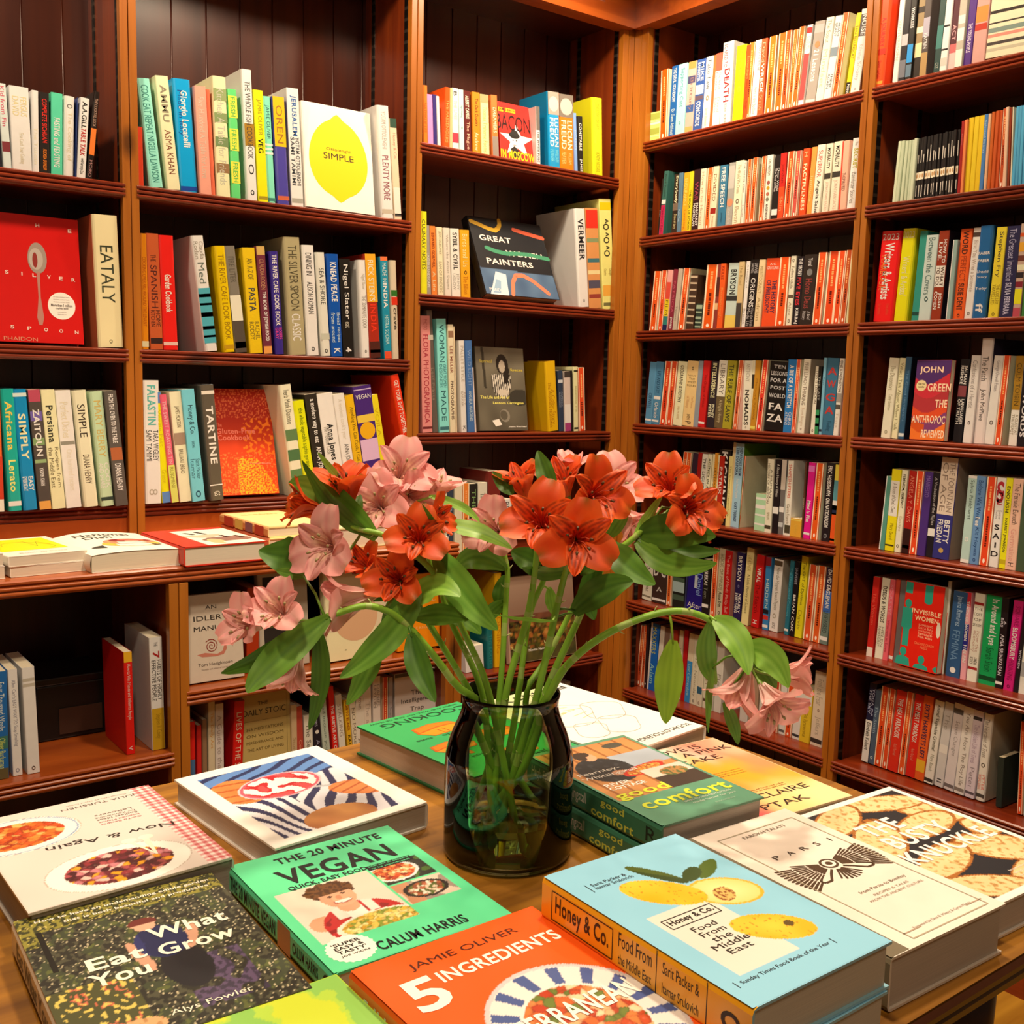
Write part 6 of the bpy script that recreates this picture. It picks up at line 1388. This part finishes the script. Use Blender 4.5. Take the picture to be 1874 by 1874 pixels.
a.text('COOKING', .46, .105, .82, .07, '123a22', ratio=(.5, 1.8)); a.text('SIMPLY AND WELL, FOR ONE OR MANY', .5, .035, .84, .02, '174a2a'); a.text('JEREMY LEE', .5, .95, .5, .04, '123a22'); a.done()
rt, a = flat('cookbook', (1.232, 1.452), TS, 187, .225, .325, .046, 'f4f0ea', 'f8f5f0', True, 'large white cookbook with thin line drawings, behind the vase and partly hidden', GT, pages='c8bcb0')
a.text('PLENTY', .45, .075, .72, .06, '3a3a3a', ratio=(.5, 1.8)); a.text('YOTAM OTTOLENGHI', .38, .93, .62, .035, '3a3a3a')
random.seed(11)
for cx, cy, r in ((.3, .5, .2), (.6, .45, .24), (.45, .7, .18), (.72, .68, .15)): a.line([(cx + r * (1 + .25 * math.sin(3 * q / 6)) * math.cos(q / 4.0), cy + r * .6 * (1 + .2 * math.sin(q / 2.5)) * math.sin(q / 4.0)) for q in range(0, 26)], .004, '9a968e')
for i in range(9): x0, y0 = random.uniform(.4, .8), random.uniform(.3, .5); a.line([(x0, y0), (x0 + .16, y0 + random.uniform(-.03, .03))], .005, 'd4d090')
a.done()
random.seed(21)

# ------------------------------------------------------------------ the vase
VC = Vector((.782, 1.019, TZ + .0006))
def glass(name, col, ior, dens=0, tint=(1, 1, 1)):
    m = bpy.data.materials.new(name); m.use_nodes = True; nt = m.node_tree; b = nt.nodes['Principled BSDF']
    b.inputs['Base Color'].default_value = (*tint, 1); b.inputs['Roughness'].default_value = 0.0; b.inputs['IOR'].default_value = ior; b.inputs['Transmission Weight'].default_value = 1.0
    if dens:
        v = nt.nodes.new('ShaderNodeVolumeAbsorption'); v.inputs['Color'].default_value = (*col, 1); v.inputs['Density'].default_value = dens
        nt.links.new(v.outputs[0], nt.nodes['Material Output'].inputs['Volume'])
    return m
def lathe(mb, prof, seg, col, c=(0, 0, 0), close=False):
    k = len(mb.v); n = len(prof)
    for r, z in prof:
        for j in range(seg): q = 2 * math.pi * j / seg; mb.v.append((c[0] + r * math.cos(q), c[1] + r * math.sin(q), c[2] + z))
    rng = range(n) if close else range(n - 1)
    for i in rng:
        i2 = (i + 1) % n
        for j in range(seg): j2 = (j + 1) % seg; mb.f.append((k + i * seg + j, k + i * seg + j2, k + i2 * seg + j2, k + i2 * seg + j)); mb.c.append(hx(col)); mb.sm.append(True)
    if not close:
        mb.f.append(tuple(k + j for j in reversed(range(seg)))); mb.f.append(tuple(k + (n - 1) * seg + j for j in range(seg))); mb.c += [hx(col)] * 2; mb.sm += [False] * 2
OUT = [(.001, 0), (.06, 0), (.0765, .001), (.0805, .004), (.0815, .01), (.0815, .06), (.0815, .115), (.0805, .13), (.077, .145), (.0715, .16), (.0655, .173), (.0618, .184), (.0605, .194), (.0612, .202), (.0625, .208)]
INN = [(.0603, .2085), (.0588, .202), (.0582, .194), (.0594, .184), (.063, .173), (.069, .16), (.0745, .145), (.078, .13), (.079, .115), (.079, .06), (.079, .012), (.0775, .008), (.07, .0065), (.001, .0062)]
vz = thing('vase', 'round-shouldered green glass vase of alstroemerias in the middle of the table', 'vase', Matrix.Translation(VC))
mb = MB(); lathe(mb, OUT + [(.0618, .2095)] + INN, 72, '8a9a6a', close=True)
M_GLASS = bpy.data.materials.new('green_tinted_glass'); M_GLASS.use_nodes = True; _t = M_GLASS.node_tree; _t.nodes.remove(_t.nodes['Principled BSDF'])
_lw = _t.nodes.new('ShaderNodeLayerWeight'); _lw.inputs[0].default_value = .35; _c = _t.nodes.new('ShaderNodeMix'); _c.data_type = 'RGBA'; _c.inputs['A'].default_value = (.88, .94, .76, 1); _c.inputs['B'].default_value = (.46, .50, .24, 1)
_tr = _t.nodes.new('ShaderNodeBsdfTransparent'); _gl = _t.nodes.new('ShaderNodeBsdfGlossy'); _gl.inputs['Roughness'].default_value = .02; _fr = _t.nodes.new('ShaderNodeFresnel'); _fr.inputs[0].default_value = 1.45; _ms = _t.nodes.new('ShaderNodeMixShader')
_t.links.new(_lw.outputs['Facing'], _c.inputs['Factor']); _t.links.new(_c.outputs['Result'], _tr.inputs[0]); _t.links.new(_fr.outputs[0], _ms.inputs[0]); _t.links.new(_tr.outputs[0], _ms.inputs[1]); _t.links.new(_gl.outputs[0], _ms.inputs[2]); _t.links.new(_ms.outputs[0], _t.nodes['Material Output'].inputs['Surface'])
mb.build('glass_body', M_GLASS, vz)
WL = .057
mb = MB(); lathe(mb, [(.001, .0072), (.07, .0074), (.0772, .0088), (.0786, .0125), (.0786, WL), (.0775, WL - .0008), (.001, WL - .0012)], 64, '8a9a6a')
wt = mb.build('water', glass('greenish_water', (.42, .58, .12), 1.33, 9)); wt.location = VC; wt['kind'] = 'stuff'; wt['label'] = 'shallow green-tinted water in the bottom of the glass vase'; wt['category'] = 'water'

# ------------------------------------------------------------------ alstroemerias
def leafy(name, rough, trans):
    m = bpy.data.materials.new(name); m.use_nodes = True; nt = m.node_tree; b = nt.nodes['Principled BSDF']; L = nt.links.new
    a = nt.nodes.new('ShaderNodeAttribute'); a.attribute_name = 'Col'; L(a.outputs['Color'], b.inputs['Base Color']); b.inputs['Roughness'].default_value = rough
    t = nt.nodes.new('ShaderNodeBsdfTranslucent'); L(a.outputs['Color'], t.inputs['Color']); mx = nt.nodes.new('ShaderNodeMixShader'); mx.inputs[0].default_value = trans
    L(b.outputs[0], mx.inputs[1]); L(t.outputs[0], mx.inputs[2]); L(mx.outputs[0], nt.nodes['Material Output'].inputs['Surface']); return m
M_PETAL = leafy('petal_tissue', .5, .3); M_LEAF = leafy('leaf_tissue', .42, .18)
STEMS={
'a':[(0.830,1.008,0.867),(0.765,1.032,1.013),(0.712,1.035,1.119),(0.646,1.047,1.204),(0.602,1.056,1.231),(0.562,1.074,1.222),(0.537,1.081,1.214)],
'b':[(0.853,1.028,0.921),(0.785,1.042,1.027),(0.740,1.051,1.110),(0.694,1.086,1.205),(0.677,1.099,1.249),(0.673,1.102,1.283),(0.671,1.104,1.300)],
'c':[(0.758,1.012,0.877),(0.762,1.035,1.013),(0.764,1.058,1.105),(0.750,1.107,1.184),(0.740,1.127,1.239),(0.722,1.140,1.288),(0.705,1.153,1.327),(0.691,1.164,1.351)],
'd':[(0.782,0.982,0.890),(0.770,1.004,0.992),(0.747,1.020,1.117),(0.718,1.031,1.189),(0.682,1.045,1.264),(0.635,1.069,1.307),(0.601,1.094,1.319),(0.590,1.128,1.332)],
'e':[(0.748,1.083,0.882),(0.780,1.059,1.002),(0.795,1.059,1.099),(0.811,1.072,1.212),(0.818,1.080,1.253),(0.816,1.094,1.288)],
'f':[(0.750,1.031,0.865),(0.770,1.028,1.013),(0.778,1.022,1.111),(0.800,1.018,1.188),(0.801,1.005,1.239),(0.793,0.986,1.304)],
'g':[(0.774,1.076,0.863),(0.791,1.038,1.006),(0.809,1.037,1.103),(0.836,1.054,1.191),(0.850,1.043,1.242),(0.865,1.031,1.300),(0.872,1.026,1.357)],
'h':[(0.762,1.035,0.871),(0.777,0.998,1.021),(0.791,0.975,1.121),(0.804,0.964,1.212),(0.807,0.950,1.268),(0.808,0.937,1.296)],
'i':[(0.739,1.052,0.889),(0.787,1.015,0.999),(0.818,0.992,1.113),(0.859,0.986,1.194),(0.891,0.974,1.267),(0.920,0.952,1.303),(0.944,0.934,1.331)],
'j':[(0.739,1.077,0.901),(0.780,0.996,1.007),(0.797,0.957,1.124),(0.814,0.932,1.170),(0.852,0.903,1.205),(0.900,0.866,1.227),(0.937,0.838,1.219),(0.964,0.817,1.185),(0.976,0.809,1.158)],
'k':[(0.771,1.078,0.847),(0.808,1.049,0.998),(0.842,1.049,1.095),(0.896,1.046,1.186),(0.932,1.030,1.266),(0.948,1.018,1.325)],
}
BLOOMS=[
('d',(0.602,1.119,1.363),0.0472,(-0.22,-0.13,0.97),'r',0.55),
('d',(0.560,1.139,1.343),0.0430,(-0.91,0.34,0.23),'r',0.60),
('b',(0.666,1.057,1.307),0.0496,(-0.49,-0.72,0.49),'r',0.85),
('b',(0.628,1.112,1.268),0.0373,(-0.77,-0.18,0.61),'r',0.60),
('b',(0.641,1.064,1.258),0.0469,(-0.68,-0.65,0.34),'r',0.80),
('b',(0.701,1.081,1.325),0.0390,(0.59,-0.75,0.29),'r',0.60),
('f',(0.776,0.961,1.331),0.0595,(-0.63,-0.63,0.44),'r',0.85),
('h',(0.785,0.904,1.318),0.0614,(-0.56,-0.81,0.20),'r',0.95),
('h',(0.840,0.937,1.363),0.0563,(-0.20,-0.93,0.30),'r',0.85),
('g',(0.861,1.022,1.371),0.0431,(-0.48,-0.18,0.86),'r',0.60),
('i',(0.945,0.920,1.370),0.0517,(-0.69,-0.34,0.64),'r',0.80),
('i',(0.945,0.882,1.347),0.0533,(-0.35,-0.88,0.31),'r',0.90),
('i',(0.990,0.899,1.324),0.0303,(0.50,-0.73,-0.47),'r',0.40),
('f',(0.800,1.031,1.369),0.0408,(-0.42,-0.06,0.90),'r',0.50),
('c',(0.663,1.148,1.337),0.0564,(-0.64,-0.68,0.34),'p',0.90),
('c',(0.702,1.156,1.376),0.0546,(-0.27,-0.78,0.57),'p',0.85),
('c',(0.748,1.146,1.356),0.0470,(0.24,-0.32,0.92),'p',0.70),
('c',(0.708,1.139,1.349),0.0390,(-0.12,-0.99,0.10),'p',0.80),
('d',(0.566,1.096,1.299),0.0587,(-0.90,-0.37,0.25),'p',0.95),
('a',(0.592,1.089,1.236),0.0615,(-0.89,0.42,-0.15),'p',0.65),
('a',(0.508,1.103,1.227),0.0464,(-0.65,-0.50,0.58),'p',0.80),
('a',(0.479,1.125,1.212),0.0402,(-0.90,-0.31,0.32),'p',0.75),
('a',(0.531,1.110,1.147),0.0424,(-0.38,-0.16,-0.91),'p',0.70),
('e',(0.797,1.083,1.306),0.0507,(-0.79,-0.54,0.30),'p',0.85),
('k',(0.932,1.006,1.367),0.0541,(-0.44,-0.74,0.50),'p',0.90),
('k',(0.963,1.007,1.318),0.0478,(0.27,-0.78,-0.57),'p',0.70),
('g',(0.888,1.039,1.385),0.0327,(-0.08,-0.19,0.98),'p',0.50),
('j',(0.979,0.818,1.135),0.0544,(-0.38,0.10,-0.92),'p',0.65),
('j',(0.987,0.775,1.124),0.0545,(-0.18,-0.81,-0.55),'p',0.85),
('j',(1.029,0.781,1.152),0.0437,(0.61,-0.78,0.10),'p',0.60),
]
LEAVES=[
('d',(0.622,1.078,1.307),(0.582,1.128,1.353),(0.552,1.170,1.367),0.0402,0.20,1),
('d',(0.613,1.085,1.313),(0.580,1.104,1.344),(0.547,1.123,1.398),0.0259,0.70,0),
('d',(0.606,1.128,1.365),(0.591,1.134,1.385),(0.575,1.139,1.406),0.0092,0.20,2),
('d',(0.570,1.143,1.292),(0.554,1.168,1.278),(0.527,1.201,1.282),0.0475,-0.10,0),
('a',(0.551,1.120,1.261),(0.539,1.136,1.263),(0.527,1.151,1.265),0.0142,0.00,1),
('a',(0.543,1.076,1.214),(0.498,1.098,1.181),(0.447,1.124,1.158),0.0276,0.30,0),
('a',(0.554,1.068,1.221),(0.499,1.084,1.177),(0.462,1.087,1.142),0.0389,-0.20,1),
('a',(0.551,1.095,1.206),(0.557,1.096,1.143),(0.549,1.109,1.077),0.0230,0.20,0),
('b',(0.669,1.055,1.244),(0.616,1.045,1.195),(0.554,1.042,1.156),0.0368,0.30,1),
('a',(0.613,1.060,1.193),(0.598,1.059,1.154),(0.575,1.064,1.115),0.0271,0.10,1),
('a',(0.645,1.036,1.197),(0.645,1.017,1.160),(0.652,0.993,1.124),0.0297,-0.10,0),
('c',(0.704,1.079,1.287),(0.708,1.019,1.243),(0.714,0.958,1.209),0.0405,-0.20,1),
('h',(0.793,0.948,1.212),(0.760,0.967,1.215),(0.727,0.985,1.221),0.0085,1.00,2),
('c',(0.724,1.102,1.313),(0.758,1.069,1.308),(0.792,1.037,1.287),0.0234,0.50,2),
('c',(0.719,1.117,1.349),(0.751,1.094,1.337),(0.771,1.078,1.317),0.0125,0.30,2),
('e',(0.810,1.073,1.255),(0.777,1.092,1.270),(0.752,1.105,1.251),0.0326,0.10,1),
('c',(0.707,1.077,1.240),(0.699,1.051,1.296),(0.664,1.046,1.349),0.0231,1.00,0),
('e',(0.816,1.094,1.199),(0.821,1.096,1.220),(0.827,1.098,1.241),0.0217,0.20,0),
('f',(0.819,0.991,1.359),(0.817,1.005,1.385),(0.815,1.019,1.411),0.0241,0.20,0),
('f',(0.780,1.021,1.358),(0.776,1.037,1.370),(0.771,1.053,1.383),0.0174,0.10,0),
('i',(0.887,0.964,1.300),(0.879,0.920,1.277),(0.879,0.870,1.261),0.0356,0.20,0),
('h',(0.822,0.951,1.218),(0.843,0.922,1.249),(0.865,0.893,1.262),0.0359,0.10,0),
('i',(0.927,0.947,1.308),(0.934,0.897,1.318),(0.949,0.842,1.317),0.0441,-0.10,0),
('i',(0.925,0.948,1.303),(0.955,0.906,1.291),(0.984,0.865,1.294),0.0248,0.30,0),
('i',(0.923,0.950,1.299),(0.930,0.894,1.278),(0.943,0.833,1.287),0.0304,0.00,1),
('i',(0.920,0.952,1.303),(0.934,0.941,1.331),(0.947,0.931,1.359),0.0138,0.50,2),
('k',(0.928,1.009,1.295),(0.935,0.997,1.317),(0.942,0.985,1.340),0.0215,0.20,1),
('j',(0.902,0.859,1.193),(0.897,0.859,1.142),(0.894,0.858,1.092),0.0339,0.00,3),
('j',(0.935,0.827,1.221),(0.942,0.797,1.202),(0.939,0.774,1.165),0.0337,0.20,2),
('j',(0.958,0.797,1.188),(0.966,0.765,1.184),(0.968,0.739,1.154),0.0361,-0.20,2),
('j',(0.940,0.836,1.217),(0.945,0.845,1.170),(0.964,0.843,1.133),0.0261,0.30,1),
('j',(0.952,0.839,1.161),(0.945,0.838,1.119),(0.943,0.834,1.078),0.0106,0.60,1),
('j',(0.964,0.830,1.114),(0.974,0.823,1.088),(0.980,0.818,1.061),0.0160,0.10,1),
('j',(0.999,0.816,1.173),(1.014,0.811,1.150),(1.030,0.805,1.125),0.0253,0.20,0),
('b',(0.662,1.073,1.216),(0.676,1.037,1.249),(0.690,1.001,1.243),0.0345,0.50,2),
('b',(0.662,1.086,1.236),(0.622,1.103,1.234),(0.584,1.120,1.241),0.0174,0.60,0),
('b',(0.675,1.076,1.205),(0.690,1.039,1.214),(0.704,1.003,1.213),0.0268,0.10,1),
('c',(0.734,1.094,1.199),(0.748,1.076,1.195),(0.763,1.059,1.177),0.0264,0.20,1),
('f',(0.809,0.999,1.270),(0.797,1.014,1.278),(0.785,1.029,1.286),0.0284,0.00,0),
('g',(0.871,1.014,1.257),(0.824,1.006,1.259),(0.778,0.997,1.271),0.0211,0.40,0),
('h',(0.821,0.939,1.268),(0.830,0.926,1.285),(0.838,0.914,1.302),0.0223,0.20,0),
('h',(0.845,0.971,1.209),(0.852,0.953,1.249),(0.848,0.944,1.289),0.0272,0.20,0),
('k',(0.892,1.010,1.225),(0.895,1.003,1.208),(0.897,0.995,1.192),0.0199,0.10,0),
('e',(0.817,1.081,1.210),(0.800,1.087,1.197),(0.783,1.094,1.178),0.0200,0.30,1),
('b',(0.685,1.093,1.246),(0.669,1.105,1.216),(0.653,1.117,1.186),0.0298,0.10,0),
('g',(0.875,1.062,1.226),(0.877,1.060,1.207),(0.880,1.058,1.189),0.0160,0.10,2),
('d',(0.606,1.116,1.320),(0.618,1.125,1.336),(0.631,1.135,1.353),0.0197,0.30,0),
('c',(0.717,1.106,1.286),(0.723,1.083,1.263),(0.729,1.060,1.240),0.0235,0.20,0),
]
def catmull(P, n=6):
    P = [Vector(p) for p in P]; out = []
    for i in range(len(P) - 1):
        a, b, c, d = P[max(i - 1, 0)], P[i], P[i + 1], P[min(i + 2, len(P) - 1)]
        for k in range(n):
            t = k / n; out.append(.5 * ((2 * b) + (c - a) * t + (2 * a - 5 * b + 4 * c - d) * t * t + (3 * b - a - 3 * c + d) * t ** 3))
    out.append(P[-1]); return out
def in_vase(p):
    h = p.z - VC.z
    if h < .235:
        lim = .068 if h < .13 else .068 - (h - .13) / .055 * .02 if h < .185 else .048 + max(0, h - .205) * 1.5
        d = Vector((p.x - VC.x, p.y - VC.y)); 
        if d.length > lim: d = d * (lim / d.length); p = Vector((VC.x + d.x, VC.y + d.y, p.z))
        p.z = max(p.z, VC.z + .0125)
    return p
LABEL = {'a': 'drooping to the low pink blooms over the snail cover', 'b': 'with a dark orange-red cluster above the orange paperback', 'c': 'with the tall pink cluster before the red spine', 'd': 'reaching up to dark red blooms by the botanical spine', 'e': 'with a single pale pink bloom in the middle', 'f': 'upright with orange-red blooms at the centre', 'g': 'behind the central orange blooms with one pink flower',
         'h': 'carrying the largest orange-red blooms facing the viewer', 'i': 'leaning to the orange blooms before the corner paperbacks', 'j': 'bending in a long arch down to three pink blooms', 'k': 'with pale pink blooms before the corner post'}
KIND = {'a': 'pink', 'b': 'orange-red', 'c': 'pink', 'd': 'mixed red and pink', 'e': 'pale pink', 'f': 'orange-red', 'g': 'orange and pink', 'h': 'orange-red', 'i': 'orange', 'j': 'pink', 'k': 'pale pink'}
STEM = {}; TIPS = {}
for k, pts in STEMS.items():
    P = [in_vase(p) for p in catmull(pts, 7)]
    rt = thing('alstroemeria_stem', f'{KIND[k]} alstroemeria stem {LABEL[k]}', 'flower', Matrix.Translation(P[0]), 'alstroemeria stems in the green vase'); STEM[k] = rt; TIPS[k] = P
    o = P[0]; mb = MB(); n = len(P); rr = .0048 if k in 'afhij' else .0042
    mb.tube([p - o for p in P], lambda t: rr * (1.12 - .4 * t), lambda t: mix(hx('82b434'), hx('94c644'), t) if math.sin(t * 40) < .9 else hx('a8c468'), 10)
    for i in range(8, n - 6, 5):                      # old leaf nodes
        d = (P[i + 1] - P[i]).normalized(); s = d.cross(Vector((random.uniform(-1, 1), random.uniform(-1, 1), .2))).normalized()
        b = P[i] - o; mb.tube([b + s * rr * .6, b + s * rr * 1.5 + d * .002, b + s * rr * 2.0 + d * .0045], lambda t: .0011 * (1.2 - t), 'c4d08a', 5)
    mb.build('stem', M_LEAF, rt)

def tepal(mb, L, wd, opn, kind, inner, lower):
    """one tepal along +z leaning out towards +x; vertex-coloured"""
    nu, nv = 14, 10 if inner else 8; phi0, phi1 = math.radians(8 if inner else 12), math.radians((58 if inner else 74) * opn + 14); rec = math.radians(34 * opn if not inner else 18 * opn)
    r, z, pr = .0028, 0, []
    for i in range(nu + 1):
        t = i / nu; s = min(max((t - .18) / .62, 0), 1); s = s * s * (3 - 2 * s); ph = phi0 + (phi1 - phi0) * s + rec * max(0, (t - .72) / .28) ** 2
        pr.append((r, z, ph)); r += math.sin(ph) * L / nu; z += math.cos(ph) * L / nu
    wob = random.uniform(-.002, .002); ph_ = random.uniform(0, 6)
    def wide(t):
        if inner: return wd * (.2 + .8 * math.sin(math.pi * min(1, t * .98) ** 1.25) ** .9) * (1 if t < .93 else (1 - t) / .07 * .7 + .3)
        return wd * (.18 + .82 * math.sin(math.pi * min(1, t * .93) ** 1.5) ** .75)
    def P(i, j):
        t = i / nu; s = j / nv * 2 - 1; r, z, ph = pr[i]; w_ = wide(t) * s; cup = (.16 if inner else .2) * wide(t) * (s * s) * (1 - .5 * t); rip = .0016 * t * math.sin(s * 5 + ph_ + t * 4)
        cup += rip + wob * s
        return Vector((r - math.cos(ph) * cup, w_, z + math.sin(ph) * cup))
    def C(i, j):
        t = i / nu; s = j / nv * 2 - 1; a = abs(s)
        if kind == 'p':
            c = mix(hx('fce4da'), hx('f6a8a6'), .25 + .75 * t * (1 - .25 * math.cos(a * 3))); c = mix(c, hx('f8e2da'), max(0, .55 - t) * .9)
            if inner: c = mix(c, hx('f4e2b0'), .75 * max(0, 1 - abs(t - .5) / .3) * (1 - a)); 
            elif t > .9: c = mix(c, hx('b8b070'), (t - .9) * 8 * max(0, 1 - a * 2))
            if a < .16: c = mix(c, hx('e47c88'), .5)
            st = 'b85a6a'
        else:
            c = mix(hx('f0601c'), hx('e03c10'), N(i * .3, j * .4, 1, ph_) * .6 + .4); c = mix(c, hx('f8803a'), max(0, a - .5) * .9)
            c = mix(c, hx('e88a4a'), max(0, .4 - t) * 1.2)
            if not inner and t > .82: c = mix(c, hx('6a6a20'), (t - .82) * 4.5 * max(0, 1 - a * 1.6))
            st = '5a0f0c'
        if inner and .28 < t < .86 and j % 2 == 1 and (i + j) % 5 != 0: c = mix(c, hx(st), .62 if kind == 'r' else .4)
        return c
    mb.grid(nu, nv, P, C, True)
def frame_z(n, spin=0):
    n = Vector(n).normalized(); a = n.cross(Vector((0, 0, 1))); a = a.normalized() if a.length > .05 else Vector((1, 0, 0)); b = n.cross(a)
    # b points mostly upwards or downwards; put the spin reference so that x is 'up'
    u = b if b.z > 0 else -b; v = n.cross(u)
    c, s = math.cos(spin), math.sin(spin); x = u * c + v * s; y = n.cross(x)
    return Matrix(((x.x, y.x, n.x, 0), (x.y, y.y, n.y, 0), (x.z, y.z, n.z, 0), (0, 0, 0, 1)))
for k, c, R, nrm, kind, opn in BLOOMS:
    rt = STEM[k]; base = rt.matrix_world.translation if False else Vector(TIPS[k][0]); nrm = Vector(nrm).normalized()
    L = R * 1.2 * (1.0 + .22 * (1 - opn)); back = Vector(c) - nrm * L * .42
    P = TIPS[k]; j = min(range(len(P) // 2, len(P)), key=lambda i: (P[i] - back).length + .02 * (len(P) - i) / len(P)); j = max(len(P) // 2, j - 2)
    fl = bpy.data.objects.new('flower', None); COL.objects.link(fl); fl.empty_display_size = .02; fl.parent = rt; fl.matrix_parent_inverse = Matrix(); fl.location = back - base
    # pedicel with its green ovary
    mb = MB(); s0 = P[j] - back; e = -nrm * .008; mid = (s0 + e) * .5 + Vector((0, 0, .006)) - nrm * .012
    mb.tube([s0, (s0 + mid) * .5, mid, e * 1.4 + (mid - e) * .15, e, Vector((0, 0, 0)), nrm * .006], lambda t: .0018 + .0034 * max(0, 1 - abs(t - .88) / .14), '7a9a3c', 7)
    mb.build('flower_stalk', M_LEAF, fl)
    B0 = frame_z(nrm, random.uniform(-.25, .25))
    for q in range(6):
        inner = q % 2 == 1; mb = MB(); tepal(mb, L * (.98 if inner else 1.0) * random.uniform(.95, 1.05), L * (.17 if inner else .30) * (1.1 if kind == 'p' else 1), opn * random.uniform(.88, 1.1), kind, inner, q == 3)
        o = mb.build('petal', M_PETAL, fl); o.matrix_parent_inverse = Matrix(); o.matrix_local = B0 @ Matrix.Rotation(math.radians(60 * q + random.uniform(-7, 7)), 4, 'Z')
    mb = MB()
    for q in range(6):
        a = math.radians(60 * q + random.uniform(-20, 20)); d = Vector((math.cos(a), math.sin(a), 0)); pts = [d * .001, d * .004 + Vector((0, 0, L * .3)), d * .008 + Vector((0, 0, L * .52)), d * .014 + Vector((-.004, 0, L * .62))]
        mb.tube(pts, .0007, 'e8b0a0' if kind == 'p' else 'd8583a', 5); t = pts[-1]; mb.tube([t - d * .001, t + Vector((.001, 0, .002)), t + d * .002 + Vector((0, 0, .004))], lambda t: .0011 + .0007 * math.sin(math.pi * t), 'b8a878' if kind == 'p' else '6a4a2a', 6)
    o = mb.build('stamen', M_PETAL, fl); o.matrix_parent_inverse = Matrix(); o.matrix_local = B0
TONE = [('38621a', '5a8a2c'), ('4e8026', '7cac40'), ('6aa030', '9ccc54'), ('7ea42a', 'a0c43a')]
for k, a, m, b, wd, roll, tone in LEAVES:
    rt = STEM[k]; base = Vector(TIPS[k][0]); a, m, b = Vector(a), Vector(m), Vector(b); ctrl = m * 2 - (a + b) * .5
    nu, nv = 18, 8; view = (EYE - m).normalized(); c0, c1 = hx(TONE[tone][0]), hx(TONE[tone][1]); tw = random.uniform(-.35, .35); ph_ = random.uniform(0, 6)
    def pos(t): return a * (1 - t) ** 2 + ctrl * 2 * t * (1 - t) + b * t * t
    rows_ = []
    for i in range(nu + 1):
        t = i / nu; p = pos(t); d = (pos(min(1, t + .02)) - pos(max(0, t - .02))).normalized(); s = d.cross(view).normalized(); nn = s.cross(d)
        q = roll + tw * (t - .5); s2 = s * math.cos(q) + nn * math.sin(q); n2 = s2.cross(d); ww = wd * .5 * (.13 + .87 * math.sin(math.pi * min(1, t * .96 + .03) ** .9) ** .9) * (1 if t < .97 else .4)
        rows_.append((p, s2, n2, ww, d))
    # stalk up to the nearest point of its stem
    mb = MB()
    def lp(i, j):
        p, s2, n2, ww, d = rows_[i]; s = j / nv * 2 - 1; fold = -.22 * abs(s) * ww + .10 * ww * math.sin(i * .8 + ph_) * s * s
        return p + s2 * (ww * s) - n2 * fold - base
    def lc(i, j):
        s = abs(j / nv * 2 - 1); f = .35 + .3 * (j % 2) + .2 * N(i * .3, j * .2, 1, ph_) - (.2 if s < .1 else 0) + .12 * (s > .9); return mix(c0, c1, f)
    mb.grid(nu, nv, lp, lc, True)
    P = TIPS[k]; j = min(range(6, len(P)), key=lambda i: (P[i] - a).length); st = P[j] - base; en = a - base
    if (st - en).length > .006: mb.tube([st, (st + en) * .5 + Vector((0, 0, .003)), en + rows_[1][4] * .004], lambda t: .0018 - .0004 * t, TONE[tone][1], 6)
    mb.build('leaf', M_LEAF, rt)

# ------------------------------------------------------------------ every shelf book is named by its place in its row
for key, items in SHELF.items():
    if key == '_': continue
    items.sort(key=lambda q: q[0]); seen = {}
    for i, (u, o, d) in enumerate(items):
        o['label'] = f'{d}, {ORD[i]} in {PH[key]}'; o['group'] = 'books in the ' + PH[key]
